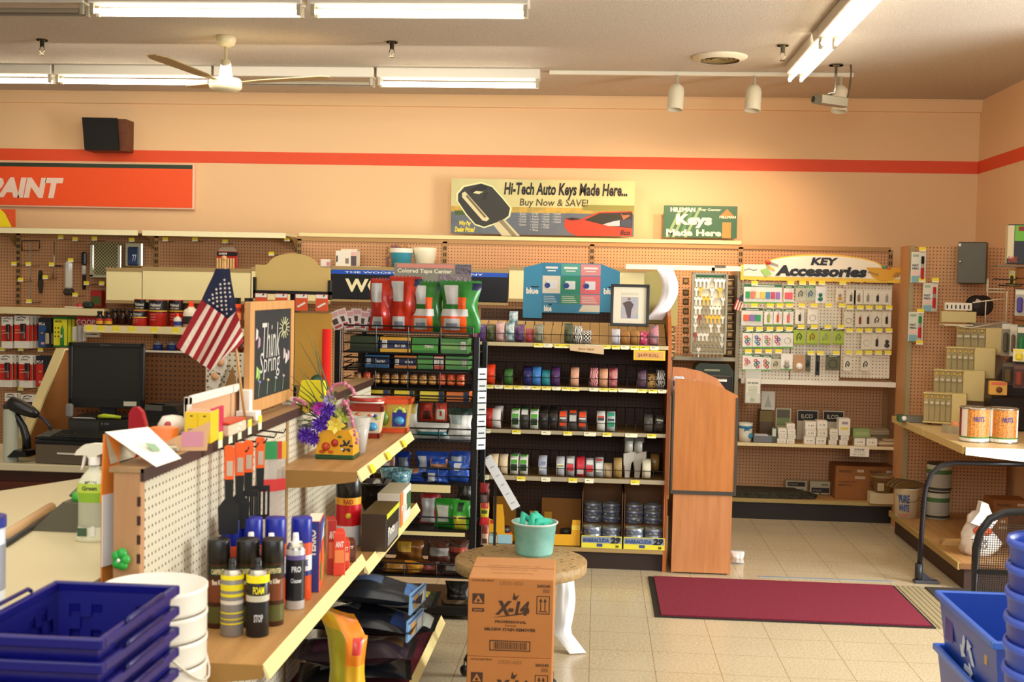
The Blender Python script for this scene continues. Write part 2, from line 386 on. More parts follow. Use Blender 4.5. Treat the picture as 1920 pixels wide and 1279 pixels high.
# ceiling fan
p = atz(424, 68, ZC); FM = mat('#e2d5ae', .4); t = thing('ceiling_fan', 'cream three-blade ceiling fan hanging in front of the second light row', 'ceiling fan', p)
zz = at(424, 153, p.y).z-ZC
MB().lathe([(0, 0), (.065, 0), (.065, -.03), (.055, -.055), (.03, -.07), (0, -.07)], FM, 24).build('canopy', t)
MB().cyl(.011, zz+.12, -.06, FM, 10).build('rod', t)
MB().lathe([(0, zz+.14), (.03, zz+.14), (.045, zz+.03), (.045, zz+.02), (0, zz+.02)], FM, 20).lathe([(0, zz+.02), (.095, zz+.018), (.108, zz), (.108, zz-.018), (.104, zz-.022), (.108, zz-.026), (.106, zz-.042), (.088, zz-.058), (.05, zz-.068), (0, zz-.068)], FM, 28).build('motor', t)
for k in range(3):
    b = MB(); b.X = Matrix.Rotation(R(8+120*k), 4, 'Z') @ Matrix.Rotation(R(-5), 4, 'Y')
    b.prism([(.08, -.02), (.2, -.055), (.6, -.075), (.66, -.04), (.66, .03), (.6, .06), (.2, .045), (.08, .02)], zz-.012, zz-.006, mat('#ab8f62', .5), 'xy'); b.build('blade', t)
# security camera
p = atz(1568, 121, ZC); t = thing('security_camera', 'grey box security camera on a bent ceiling bracket', 'security camera', p)
zc = at(1568, 190, p.y).z-ZC; GM = mat('#8a816c', .4, .4)
MB().cyl(.05, -.008, 0, CHROME, 20).build('mount', t)
MB().tube([(0, 0, 0), (0, 0, zc+.09), (-.01, 0, zc+.06), (-.05, 0, zc+.05)], .01, CHROME, 8).build('bracket', t)
b = MB(); b.X = Matrix.Translation((-.03, 0, zc)) @ Matrix.Rotation(R(18), 4, 'Z') @ Matrix.Rotation(R(4), 4, 'Y')
b.box(-.085, .12, -.035, .035, -.03, .035, GM, b=.004, front=mat('#a89e84', .4, .3)); b.build('housing', t)
b = MB(); b.X = Matrix.Translation((-.03, 0, zc)) @ Matrix.Rotation(R(18), 4, 'Z') @ Matrix.Rotation(R(4), 4, 'Y')
b.cyl(.032, -.135, -.085, mat('#6b634f', .3), 18, axis='x').cyl(.022, -.14, -.134, BLK, 16, axis='x'); b.build('lens', t)
MB().tube([(.10, 0, 0), (.105, 0, -.05), (.1, .01, zc+.1), (.085, .01, zc+.02), (.06, 0, zc)], .006, mat('#4a3a22')).build('cable', t)
# wall speaker
p = at(194, 251, 9.95); t = thing('wall_speaker', 'black-fronted wooden wall speaker above the orange stripe', 'speaker', (p.x, 9.99, p.z-.14), R(0))
wd = pm(84, 9.9)
MB().prism([(-wd/2+.02, 0), (wd/2, 0), (wd/2, .27), (-wd/2, .28)], -.02, .155, mat('#6b3413', .5, kind='wood', c2='#4a200b', sc=3)).build('cabinet', t)
MB().prism([(-wd/2+.025, .002), (wd/2-.05, .004), (wd/2-.07, .274), (-wd/2, .277)], -.05, -.02, mat('#0d0a07', .8)).build('grille', t)
# PAINT sign
p0 = at(363, 393, 10.1); p1 = at(363, 308, 10.1); t = thing('paint_sign', 'large orange wall sign reading PAINT with a dark green top band', 'sign', (p0.x, 10.12, p0.z))
hh = p1.z-p0.z
MB().box(-2.9, 0, -.02, .025, 0, hh, mat('#f6cfae', .5), b=.004).box(-2.885, -.012, -.024, -.0205, .012, hh-.01, mat('#ff5a22', .5)).box(-2.885, -.012, -.026, -.0245, hh-.042, hh-.008, mat('#2c3e2c', .5)).build('sign_panel', t)
xa = at(123, 350, 10.1).x-p0.x; z0 = at(60, 371, 10.1).z-p0.z; z1 = at(60, 333, 10.1).z-p0.z
MB().text('PAINT', xa-.70, xa-.05, z0, z1, -.0275, mat('#ffe2cc'), .06, .2).build('lettering', t)
p = at(14, 409, 9.75); single(MB().box(-.13, .07, -.004, .004, -.075, .075, mat('#e8602c'), front=mat('#e0582a')).prism([(-.13, -.075), (.04, -.075), (-.02, .04), (-.06, .075), (-.13, .075)], -.0055, -.0045, mat('#f7e11c')), 'poster', 'yellow and red poster standing on the top ledge at the left edge', 'poster', p)
# ================================================================ BACK WALL SHELVING
GY = 9.72; ZT = at(1400, 459, GY).z
ux = [at(x, 600, GY).x for x in (-500, -230, 35, 293, 560, 832, 1107, 1385, 1665)]
gl = ['far left end, mostly outside the frame', 'left edge of the frame', 'behind the hanging hand tools', 'behind the cream blank header panel', 'behind the white boxes on the ledge', 'behind the blue masking tape display', 'behind the rotating key rack', 'behind the key accessories display']
for i in range(len(ux)-1):
    x0, x1 = ux[i], ux[i+1]; t = thing('wall_gondola', 'tan pegboard wall shelving section '+gl[i], 'shelving', ((x0+x1)/2, GY, 0), 0, 'wall shelving sections along the back wall')
    h = (x1-x0)/2; MB().box(-h+.015, h-.015, 0, .03, .16, ZT-.03, PEGT).build('back_panel', t)
    MB().box(-h, h, -.012, .04, ZT-.035, ZT, mat('#b58a52', .5)).build('top_rail', t)
    ub = MB().box(h-.018, h+.018, -.012, .04, 0, ZT-.02, mat('#a9834f', .5)) ; k = .02
    for z in [ZT-.06-.052*j for j in range(16)]: ub.box(h-.012, h-.003, -.0135, -.012, z-.03, z, mat('#1a0c05')).box(h+.003, h+.012, -.0135, -.012, z-.03, z, mat('#1a0c05'))
    ub.build('upright', t)
    MB().box(-h, h, -.40, 0, .135, .165, DECK, front=mat('#ab9457', .5)).build('base_deck', t)
    MB().box(-h, h, -.37, -.35, 0, .135, KICK).build('kick_plate', t)
    if 4 <= i <= 6: MB().box(-h, h, -.02, .3, ZT, ZT+.03, mat('#efdc9c', .5)).build('top_cap', t)
    if i <= 3:
        MB().box(-h+.02, h-.02, -.36, 0, ZT-.012, ZT+.008, CREAM).box(-h+.02, h-.02, -.375, -.36, ZT-.032, ZT+.01, mat('#f2e6b6', .5)).build('canopy_shelf', t)
        MB().prism([(-.33, ZT-.012), (0, ZT-.012), (0, ZT-.13), (-.05, ZT-.10), (-.12, ZT-.04)], h-.03, h-.022, mat('#8a6a3a'), 'yz').build('bracket', t)

# ---- headers standing off the pegboard
def header(px0, px1, label, face=None, mk=None):
    Y0 = 9.32; a = at(px0, 540, Y0).x; b_ = at(px1, 540, Y0).x; z0 = at((px0+px1)/2, 569, Y0).z; z1 = at((px0+px1)/2, 502, Y0).z
    t = thing('shelf_header', label, 'shelf header', ((a+b_)/2, Y0, z0)); W_ = b_-a; h_ = z1-z0
    MB().box(-W_/2, W_/2, .0, .38, h_-.03, h_, mat('#a58a58', .5)).build('ledge', t); MB().box(-W_/2, W_/2, 0, .04, 0, .025, mat('#a58a58', .5)).build('rail', t)
    o = MB().box(-W_/2+.004, W_/2-.004, .004, .016, .02, h_-.028, face or mat('#efdfa4', .5))
    if mk: mk(o, W_, h_)
    o.build('face_panel', t); return t, W_, h_
header(198, 266, 'short blank cream header panel left of the hanging flag')
header(266, 470, 'long blank cream header panel behind the flag top')
header(470, 620, 'blank cream header panel behind the arched tan sign board')
def woo(o, W_, h_):
    o.box(-W_/2+.004, W_/2-.004, .0, .004, .02, h_-.028, mat('#0c0c10', .4)); o.box(-W_/2+.004, W_/2-.004, -.003, .0, h_-.062, h_-.028, mat('#1c4fb4', .4))
    o.text('THE WOOSTER BRUSH COMPANY', -W_/2+.11, W_/2-.2, h_-.053, h_-.038, -.004, mat('#e8ecf0'), .01)
    o.text('WOOSTER', -W_/2+.115, -W_/2+.93, h_*.28, h_*.66, -.001, mat('#efe3ad'), .035)
header(620, 953, 'black header with large cream lettering and a blue top band', mat('#0c0c10', .4), woo)
header(953, 1240, 'blank cream header panel behind the blue masking tape display')

# ---- left shelves on the back wall
def wall_shelf(px0, px1, y0, y1, Yf, label, thick=None, tags=(), grp=None):
    a = at(px0, y0, Yf).x; b_ = at(px1, y0, Yf).x; ym = (y0+y1)/2; z1 = at((px0+px1)/2, y0, Yf).z; z0 = at((px0+px1)/2, y1, Yf).z
    t = thing('wall_shelf', label, 'shelf', ((a+b_)/2, Yf, z1), 0, grp); W_ = b_-a
    MB().box(-W_/2, W_/2, 0, GY-Yf-.001, -.02, 0, DECK, side=TAN).build('deck', t)
    MB().box(-W_/2, W_/2, -.006, 0, z0-z1, 0, mat('#e4d3a0', .5), b=.002).build('price_channel', t)
    for x in tags:
        q = at(x, y0, Yf).x-(a+b_)/2; MB().box(q-.025, q+.025, -.0085, -.0065, z0-z1+.006, -.004, TAGY).box(q-.024, q+.024, -.009, -.0085, z0-z1+.008, z0-z1+.016, TAGW).build('price_tag', t)
    return t, z1
t, zs1 = wall_shelf(-200, 195, 575, 588, 9.28, 'tan wall shelf under the hand tools at the left edge')
t, zs2 = wall_shelf(158, 545, 614, 628, 9.12, 'cream-edged wall shelf carrying contact cement cans behind the flag', tags=(168, 190, 218, 248, 290, 330))
t, zs3 = wall_shelf(266, 545, 661, 664, 9.2, 'thin white wall shelf below the contact cement shelf')

# ---- hooks with price tags
def hook_geo(t, L_=.2, tag=TAGY, wtag=True, tw=.045):
    MB().tube([(0, 0, 0), (0, -L_, -.006), (0, -L_-.01, .012)], .0028, mat('#5a4a34', .3, .6)).build('wire', t)
    if wtag: MB().box(-tw/2, tw/2, -L_-.014, -L_-.012, -.006, .026, tag).box(-tw/2, tw/2, -L_-.015, -L_-.0141, -.006, .004, TAGW).build('price_tag', t)
hk = None
def hook(x, y, label, group, Y0=GY-.003, L_=.2):
    global hk
    p = at(x, y, Y0-L_-.012); p.y = Y0
    if hk is None or hk['L'] != L_:
        hk = thing('peg_hook', label, 'peg hook', p, 0, group); hook_geo(hk, L_); hk['L'] = L_; return hk
    return clone(hk, p, label=label, group=group)
TP = [(485,200),(600,215),(755,212),(112,412),(227,415),(413,418),(565,385),(165,540),(362,520),(690,568),(813,570),(600,660),(232,712)]
for x, y in TP: hook(x/4.26, 400+y/4.26, 'wire peg hook with a small price tag among the hand tools at upper left', 'peg hooks among the hand tools')
for x, y in ((1052,222),(1320,217),(1557,217)): hook(x/4.26, 400+y/4.26, 'wire peg hook with price tag under the top canopy shelf left of the arched sign', 'peg hooks under the canopy shelf')
for x, y in ((422, 455), (538, 451), (509, 478)): hook(x, y, 'wire peg hook with price tag beside the red brush pack above the flag', 'peg hooks above the flag')

def placed(mb, name, label, cat, x, ybot, Y0, group=None, rz=0, rot=None, z=None):
    p = at(x, ybot, Y0); 
    if z is not None: p.z = z
    return single(mb, name, label, cat, p, rz, group, rot)
IRON = mat('#4b3a26', .45, .5); FOIL = mat('#d9d4b4', .2, .85)
# hanging hand tools (left), hung on the hooks
P4 = lambda X, Y: (X/4.26, 400+Y/4.26)
def hung(mb, name, label, cat, X, Yb, Y0=GY-.12, **k):
    x, y = P4(X, Yb); return placed(mb, name, label, cat, x, y, Y0, **k)
u = pm(1/4.26, GY-.12)      # metres per crop pixel at that depth
hung(MB().tube([(-75*u, 0, 0), (-75*u, 0, 80*u), (75*u, 0, 85*u), (75*u, 0, 20*u)], .006, IRON).tube([(-75*u, 0, 0), (75*u, 0, 4*u)], .004, IRON), 'coping_saw', 'dark coping saw frame hanging at the far left of the pegboard', 'saw', 245, 300)
hung(MB().box(-4*u, 4*u, -.004, .004, 0, 480*u, CHROME), 'steel_rod', 'long thin steel rod hanging left among the tools', 'rod', 243, 700)
hung(MB().tube([(0, 0, 300*u), (0, 0, 110*u), (-12*u, 0, 0)], .005, CHROME).box(-30*u, 60*u, -.006, .006, 95*u, 110*u, IRON), 'scribe_tool', 'thin steel scribe with a cross bar hanging among the tools', 'hand tool', 432, 520)
hung(MB().prism([(-10*u, 0), (12*u, 0), (20*u, 80*u), (10*u, 190*u), (-14*u, 190*u), (-22*u, 70*u)], -.01, .01, mat('#352a1c', .5)).box(-12*u, 14*u, -.012, .012, 110*u, 160*u, BLK), 'pliers', 'small dark pliers hanging below the steel rods', 'pliers', 325, 640)
hung(MB().box(-32*u, 32*u, -.03, .03, 45*u, 280*u, mat('#d8d3c4', .25), b=.02).box(-36*u, 40*u, -.035, .035, 0, 55*u, mat('#3a342e'), b=.015), 'caulk_tube', 'clear bagged white tube hanging in the middle of the hand tools', 'tube', 548, 655)
hung(MB().box(-16*u, 16*u, -.02, .02, 120*u, 200*u, mat('#b8b4a6', .3), b=.01).box(-20*u, 20*u, -.02, .02, 200*u, 310*u, BLK, b=.012).box(-12*u, 14*u, -.015, .015, 0, 125*u, BLK, b=.008), 'caulking_tool', 'black and grey handled tool hanging left of the foil tray', 'hand tool', 670, 610)
b = MB().box(-132*u, 132*u, -.006, .006, 0, 285*u, mat('#b8b084', .35, .7, kind='check', c2='#5f5433', sc=.8))
for q in (-132, 100): b.box(q*u, (q+32)*u, -.02, .008, 0, 265*u, FOIL, b=.004)
b.box(-132*u, 132*u, -.02, .008, -6*u, 22*u, FOIL, b=.004)
hung(b, 'foil_grate', 'silver foil-edged mesh tray hanging right of the hand tools', 'tray', 847, 512)
b = MB().box(-75*u, 75*u, -.01, .01, 0, 200*u, FOIL, b=.01).box(-50*u, 50*u, -.02, .01, 8*u, 165*u, mat('#23395e', .4), b=.012).text('77', -5*u, 30*u, 45*u, 100*u, -.022, mat('#c4ccd8'), .02)
hung(b, 'blister_pack', 'silver and blue blister pack on the header, right of the foil tray', 'packaged tool', 1068, 428)
hung(MB().box(-48*u, 48*u, -.04, .04, 0, 132*u, mat('#b3201e'), b=.004).rect(-35*u, 42*u, 15*u, 85*u, -.041, mat('#53682e')), 'boxed_tool', 'red and green boxed item at the bottom right of the hand tools', 'box', 782, 745)
hung(MB().lathe([(.002, 0), (.03, .0), (.032, .03), (.02, .04), (0, .04)], mat('#b5322a'), 14), 'tape_measure', 'small red round tape measure lying on the shelf under the tools', 'tape measure', 640, 735, Y0=9.4, z=zs1)
hung(MB().box(-.07, .07, -.03, .03, 0, .012, mat('#e8dcc4'), b=.005), 'packet', 'flat white packet lying on the shelf under the tools', 'packet', 590, 748, Y0=9.36, z=zs1)
hung(MB().box(-.04, .04, -.03, .03, 0, .055, mat('#1f2f26'), b=.015), 'putty_knife_pack', 'small dark green pack beside the red tape measure on the shelf', 'packet', 705, 740, Y0=9.4, z=zs1)
# brush pack hanging above the flag
x0_, u2 = 428, pm(1/4.26, 9.5)
b = MB().box(-85*u2, 85*u2, -.02, 0, 0, 145*u2, mat('#b32318', .35), b=.006).rect(-85*u2, 85*u2, 108*u2, 140*u2, -.021, BLK).text('ALEENE', -70*u2, 0, 118*u2, 134*u2, -.022, WHT, .02)
for k in range(7): b.cyl(.009, 0, .09, mat('#e0b778', .6), 8, cx=-.075+k*.022, cy=-.03)
b.prism([(-80*u2, 145*u2), (80*u2, 145*u2), (50*u2, 180*u2), (-50*u2, 180*u2)], -.012, -.008, mat('#c9b9a0', .2, alpha=.6))
placed(b, 'brush_pack', 'red bagged pack of wooden-handled brushes above the flag', 'brush pack', 427, 505, 9.5)

# ---- glue cards on the lower left pegboard
CY = 9.42
def glue(kind, W_, h_):
    b = MB()
    if kind == 'r':   # white header, red sides, black tube
        b.box(-W_/2, W_/2, 0, .004, 0, h_, mat('#e6dfce')).rect(-W_/2, W_/2, h_*.22, h_*.72, -.0006, mat('#d02c16')).rect(-W_*.1, W_*.32, h_*.25, h_*.76, -.0012, mat('#50170f'))
        b.box(-W_*.02, W_*.26, -.02, -.001, h_*.5, h_*.75, BLK, b=.006).box(-W_*.04, W_*.28, -.02, -.001, h_*.27, h_*.5, mat('#7c2a1e', .35), b=.006).box(-W_*.04, W_*.28, -.022, -.001, h_*.47, h_*.51, CHROME)
        b.text('E-POX', -W_*.36, W_*.15, h_*.84, h_*.89, -.0015, BLK, .03).tube([(-W_*.3, -.001, h_*.93), (0, -.001, h_*.97), (W_*.3, -.001, h_*.93)], .003, BLK, 4).rect(-W_*.46, -W_*.08, h_*.55, h_*.57, -.0015, mat('#f2b090')).rect(-W_*.46, -W_*.08, h_*.46, h_*.48, -.0015, mat('#f2b090'))
    elif kind in ('pc6', 'pc7', 'pc8'):
        c = {'pc6': '#1b4a86', 'pc7': '#c8241c', 'pc8': '#2f6aa0'}[kind]
        b.box(-W_/2, W_/2, 0, .004, 0, h_, mat('#15171c')).rect(-W_/2+.004, W_*.1 if kind != 'pc7' else 0, h_*.02, h_*.72, -.0006, mat(c)).text(kind.upper().replace('PC', 'PC-'), -W_*.44, 0, h_*.74, h_*.84, -.0012, WHT, .03)
        b.sph((-W_*.2, -.002, h_*.48), W_*.11, mat('#c98a2c'), 10, .6).box(W_*.08, W_*.36, -.02, -.001, h_*.12, h_*.5, mat('#b0a07c' if kind == 'pc6' else '#57160f'), b=.006).box(W_*.08, W_*.36, -.02, -.001, h_*.5, h_*.58, BLK, b=.004)
        if kind != 'pc8': b.rect(-W_*.28, -W_*.02, h_*.1, h_*.18, -.0014, mat('#e0b8b0')).rect(-W_*.28, -W_*.02, h_*.11, h_*.125, -.0018, mat('#c03028'))
    elif kind == 'y':
        b.box(-W_/2, W_/2, 0, .004, 0, h_, mat('#1f7a2c')).rect(-W_/2+.002, W_/2-.002, h_*.06, h_*.93, -.0006, mat('#e9df28'))
        b.lathe([(.001, 0), (W_*.13, 0), (W_*.13, h_*.3), (W_*.1, h_*.5), (W_*.12, h_*.58), (.004, h_*.68), (0, h_*.76)], mat('#2c8a3c', .35), 10, cx=W_*.15, cy=-.003)
        b.rect(W_*.06, W_*.24, h_*.32, h_*.42, -.022, mat('#d6d2b0')).text('AMAZING', -W_*.4, W_*.1, h_*.82, h_*.89, -.0012, BLK, .03)
        for q in range(6): b.sph((-W_*.35+(q % 2)*W_*.22, -.002, h_*(.36+.14*(q//2))), .006, mat('#3a3012'), 6)
    return b
def card_at(kind, x0, x1, y0, y1, label, dup=3, group=None):
    """a stack of identical cards hung one behind the other on one hook"""
    p = at((x0+x1)/2, y1, CY-.1); W_ = pm(x1-x0, CY-.1); h_ = pm(y1-y0, CY-.1); first = None
    for k in range(dup):
        q = p + Vector((k*.017, k*.03, .0)); lb = label if k == 0 else 'spare '+label.replace(' hanging on the pegboard,', ' behind the front one,').replace(' hanging on the pegboard', ' behind the front one').replace('white, red and black', 'red and black')
        first = single(glue(kind, W_, h_), 'glue_card', lb, 'glue', q, 0, group) if first is None else clone(first, q, label=lb, group=group)
hh_ = 'hanging on the pegboard'
card_at('r', 2, 24, 592, 653, 'white, red and black epoxy card '+hh_+', top row at the left edge', 2, 'red epoxy cards')
card_at('r', 26, 55, 590, 653, 'white, red and black epoxy card '+hh_+', top row beside the blue card', 4, 'red epoxy cards')
card_at('pc6', 71, 97, 594, 652, 'dark blue epoxy card '+hh_, 2, 'dark blue epoxy cards')
card_at('y', 99, 127, 593, 651, 'yellow and green adhesive card '+hh_+' right of the blue epoxy', 4, 'yellow adhesive cards')
card_at('r', -2, 24, 663, 726, 'white, red and black epoxy card '+hh_+', middle row at the left edge', 3, 'red epoxy cards')
card_at('r', 35, 62, 664, 727, 'white, red and black epoxy card '+hh_+', middle row beside the black card', 3, 'red epoxy cards')
card_at('pc7', 66, 96, 665, 725, 'white lettered epoxy card '+hh_+' in the middle row', 2, 'red and black epoxy cards')
card_at('y', 120, 137, 672, 724, 'narrow yellow adhesive card '+hh_+' behind the monitor edge', 2, 'narrow yellow adhesive cards')
card_at('r', 8, 32, 735, 792, 'white, red and black epoxy card in the bottom row left of the barcode scanner', 2, 'red epoxy cards')
card_at('r', 38, 66, 738, 796, 'white, red and black epoxy card in the bottom row behind the barcode scanner', 3, 'red epoxy cards')
card_at('pc8', 72, 98, 740, 800, 'black and blue epoxy card in the bottom row', 2, 'black and blue epoxy cards')
for row, pts in (('top', ((4,585),(37,585),(73,586),(109,588),(147,584))), ('middle', ((4,657),(39,657),(76,658),(110,659))), ('bottom', ((39,731),(76,731),(108,733)))):
    for x, y in pts: hook(x, y, 'wire peg hook with yellow price tag above the %s row of glue cards' % row, 'peg hooks of the %s glue row' % row, L_=.36)
u3 = pm(1/9.135, 9.3)
placed(MB().box(-180*u3, 200*u3, 0, .01, 0, 200*u3, mat('#c4201a', .3), b=.004).text('GOOP', -160*u3, 180*u3, 60*u3, 160*u3, -.003, mat('#f0e4d8'), .01), 'adhesive_bag', 'red pack with outlined white lettering hanging right of the yellow adhesive cards', 'adhesive', 160, 616, 9.36)
placed(MB().box(-.05, .04, -.03, .03, 0, .115, mat('#d9d2c0'), b=.003).cyl(.022, 0, .13, mat('#84807a', .35), 12, cx=.02, cy=-.05).cyl(.006, .13, .15, BLK, 8, cx=.02, cy=-.05), 'solvent_tin', 'small white box and grey tin left of the cement shelf end', 'tin', 150, 640, 9.2)
for k in range(2): placed(MB().box(-.045, .045, -.02, .02, 0, .05, mat('#ddd8cc'), b=.003).rect(-.03, .03, .02, .027, -.021, mat('#3a4a44')), 'small_carton', ('left' if k == 0 else 'right')+' one of two little white cartons just above the monitor top', 'carton', 162+k*15, 640, 9.3, z=at(165,632,9.3).z)
# ---- contact cement shelf
def cem_can(r, h, tall=False):
    b = MB().cyl(r, 0, h, mat('#b8241a', .35), 20, top=CHROME, b=.003)
    b.lathe([(r+.0012, h*.52), (r+.0012, h*.97)], mat('#141010', .35), 20).lathe([(r+.0018, h*.55), (r+.0018, h*.60)], mat('#e0b02c'), 20)
    b.text('Weldwood', -r*.62, r*.62, h*.74, h*.86, 0, WHT, .02, cyl=r+.003).text('CONTACT CEMENT', -r*.62, r*.62, h*.64, h*.70, 0, mat('#e8d8c8'), .02, cyl=r+.003)
    for q in (.42, .32, .22): b.text('flammable vapors', -r*.6, r*.1, h*q, h*(q+.05), 0, mat('#f0c8b8'), .0, cyl=r+.003)
    return b
YS = 9.24
placed(cem_can(pm(17, YS), pm(51, YS)), 'cement_can', 'large red and black contact cement can, second from the left of the large ones', 'can', 296, 614, YS, z=zs2)
placed(cem_can(pm(15, YS), pm(51, YS)), 'cement_can', 'large contact cement can standing partly behind the small cement can', 'can', 266, 612, YS+.12, z=zs2)
placed(cem_can(pm(13.5, YS), pm(29, YS)), 'cement_can', 'small red contact cement can in front at the left', 'can', 262, 615, YS-.05, z=zs2)
placed(cem_can(pm(15, YS), pm(51, YS)), 'cement_can', 'large cement can between the tallest can and the white glue bottle, turned sideways', 'can', 331, 613, YS+.1, z=zs2)
def glue_bottle(h, body, cap, lab):
    r = h*.3; return MB().lathe([(0, 0), (r, 0), (r, h*.5), (r*.85, h*.66), (r*.4, h*.74), (r*.4, h*.78, cap), (r*.36, h*.78, cap), (r*.22, h, cap), (0, h, cap)], body, 18).lathe([(r+.001, h*.12), (r+.001, h*.42)], lab, 18)
placed(glue_bottle(pm(26, 9.15), mat('#e6ddca'), mat('#ff4416'), mat('#24408a')), 'glue_bottle', 'small white glue bottle with orange cap in front of the cement cans', 'glue bottle', 333, 615, 9.16, z=zs2)
placed(glue_bottle(pm(50, 9.2), mat('#ecdfc6'), mat('#ff4416'), mat('#26201c')), 'glue_bottle', 'large white glue bottle with orange cap beside the flag', 'glue bottle', 358, 615, 9.2, z=zs2)
def dark_bottle(r, h, lab=True):
    b = MB().lathe([(0, 0), (r, 0), (r, h*.62), (r*.55, h*.78), (r*.55, h*.82, BLK), (r*.7, h*.82, BLK), (r*.7, h, BLK), (0, h, BLK)], mat('#2b130b', .25), 16)
    if lab: b.lathe([(r+.001, h*.08), (r+.001, h*.3, mat('#c2351c')), (r+.001, h*.48, mat('#15110f')), (r+.001, h*.62)], mat('#d8a028'), 16)
    return b
for k, x in enumerate((187, 203)): placed(dark_bottle(pm(7, 9.17), pm(27, 9.17)), 'cement_bottle', 'small dark bottle with red and yellow label, %s of the front pair' % ('left' if k == 0 else 'right'), 'bottle', x, 615, 9.17, z=zs2)
db = None
for k in range(3):
    p = at(215+k*15, 612, 9.3); p.z = zs2; lb = 'plain dark brown bottle in the row right of the labelled pair'
    if db is None: db = single(dark_bottle(pm(7, 9.3), pm(30, 9.3), False), 'cement_bottle', lb, 'bottle', p, 0, 'dark brown bottles')
    else: clone(db, p, label=lb, group='dark brown bottles')
def sealer(h):
    r = h*.16; return MB().lathe([(0, 0), (r, 0), (r, h*.8), (r*.9, h*.8, BLK), (r*.9, h, BLK), (0, h, BLK)], mat('#e2481c', .4), 18).lathe([(r+.001, h*.28), (r+.001, h*.5)], mat('#f4a060'), 18).lathe([(r+.0014, h*.55), (r+.0014, h*.68)], mat('#9c2410'), 18)
for k, (x, n) in enumerate(((443, 'left'), (466, 'right'))): placed(sealer(pm(58, 9.2)), 'spray_can', 'orange spray can with black cap between the flag and the chalkboard, %s one' % n, 'spray can', x, 616, 9.22, z=zs2)
for k, x in enumerate((296, 322)): placed(MB().cyl(.04, 0, .045, mat('#23408c', .35), 16, b=.004).cyl(.03, .045, .06, mat('#c8d2dc', .2), 16).cyl(.008, .06, .075, mat('#c8d2dc', .2), 8), 'blue_cap_jar', 'small blue-based jar with clear top, %s of two on the thin shelf' % ('left' if k == 0 else 'right'), 'jar', x, 661, 9.3, z=zs3)
for k, x in enumerate((441, 462)): placed(glue_bottle(pm(26, 9.26), mat('#e6ddca'), mat('#ff4416'), mat('#c23a20')), 'glue_bottle', 'white glue bottle with orange cap under the flag corner, %s one' % ('left' if k == 0 else 'right'), 'glue bottle', x, 661, 9.26, z=zs3)
# ---- things on top of the headers
zh = at(700, 502, 9.32).z; uA = pm(1/4.26, 9.45)
b = MB().box(-85*uA, 85*uA, -.07, .07, 0, 130*uA, mat('#ece2cd'), b=.003).rect(-5*uA, 22*uA, 28*uA, 70*uA, -.072, mat('#8a7a66')).rect(40*uA, 84*uA, 10*uA, 90*uA, -.072, mat('#5a4a4c')).rect(40*uA, 84*uA, 90*uA, 122*uA, -.0725, mat('#e8b4a4')).rect(-78*uA, -68*uA, 40*uA, 90*uA, -.072, BLK)
placed(b, 'white_carton', 'largest white product carton on the ledge above the black header', 'carton', 652, 508, 9.42, z=zh+.001)
placed(MB().box(-68*uA, 68*uA, -.05, .05, 0, 150*uA, mat('#e8dcc6'), b=.003).rect(20*uA, 66*uA, 100*uA, 140*uA, -.052, mat('#e0a092')), 'white_carton', 'white and pink carton just behind the largest one', 'carton', 656, 508, 9.60, z=zh+.001)
placed(MB().box(-40*uA, 40*uA, -.04, .04, 0, 60*uA, mat('#e9dccb'), b=.003).rect(10*uA, 38*uA, 10*uA, 40*uA, -.042, mat('#dd8888')), 'white_carton', 'smallest white carton, right of the arched tan sign', 'carton', 612, 502, 9.42, z=zh)
placed(MB().cyl(.085, 0, .01, mat('#efe6cf'), 24), 'bowl_lid', 'flat white lid lying on the ledge right of the cartons', 'lid', 695, 510, 9.45, z=zh)
bk = MB().lathe([(0, 0), (.07, 0), (.095, .145), (.095, .17), (.088, .17), (.064, .01), (0, .01)], mat('#eee3c2', .4), 24)
placed(bk, 'paint_pail', 'plain cream plastic pail on the ledge behind the Colored Tape Center sign', 'pail', 796, 510, 9.5, z=zh)
placed(MB().lathe([(0, 0), (.07, 0), (.09, .14), (.09, .16), (.083, .16), (.06, .01), (0, .01)], mat('#3d93a4', .4), 24).lathe([(.0915, .125), (.093, .16)], mat('#f1e9d4'), 24), 'paint_pail', 'blue-banded white pail on the ledge left of the cream pail', 'pail', 752, 512, 9.45, z=zh)
placed(MB().box(-.09, .09, -.03, .03, 0, .19, mat('#6b3c62', .4, kind='marb', c2='#d8a838', sc=1), b=.02), 'rag_bag', 'purple and gold printed bag standing behind the two pails', 'bag', 745, 512, 9.6, z=zh)
# ---- wall signs above
def flat_sign(x0, x1, y0, y1, Y0, label, name, th=.008):
    p = at((x0+x1)/2, y1, Y0); W_ = at(x1, y1, Y0).x-at(x0, y1, Y0).x; h_ = at((x0+x1)/2, y0, Y0).z-p.z
    return thing(name, label, 'sign', p), W_, h_
t, W_, h_ = flat_sign(844, 1187, 337, 441, 10.0, 'wide sign with black car key and red car reading Hi-Tech Auto Keys Made Here', 'auto_key_sign')
b = MB().box(-W_/2, W_/2, -.004, .004, 0, h_, mat('#d9cf8e', .4, kind='cloud', c2='#c7bf7c', sc=1))
b.print(W_, h_, [(0, 1, .30, .50, mat('#d6a83c', .4, kind='cloud', c2='#8d8a3c', sc=4)), (0, 1, .0, .40, mat('#66707a', .4, kind='cloud', c2='#5a6068', sc=2)), (.02, .3, .34, .42, '#47602c'), (.72, 1, .46, .56, '#8d8a3c')], y=-.0045)
b.build('sign_panel', t)
def PXF(X, Y): return ((X/5.333-(844-840)) /343-.5)*W_, (1-(Y/5.333-7-(X/1920-.5)*6)/104)*h_
def poly(b, pts, y, m, th=.0015): b.prism([PXF(*q) for q in pts][::-1], y-th, y, mat(m) if isinstance(m, str) else m)
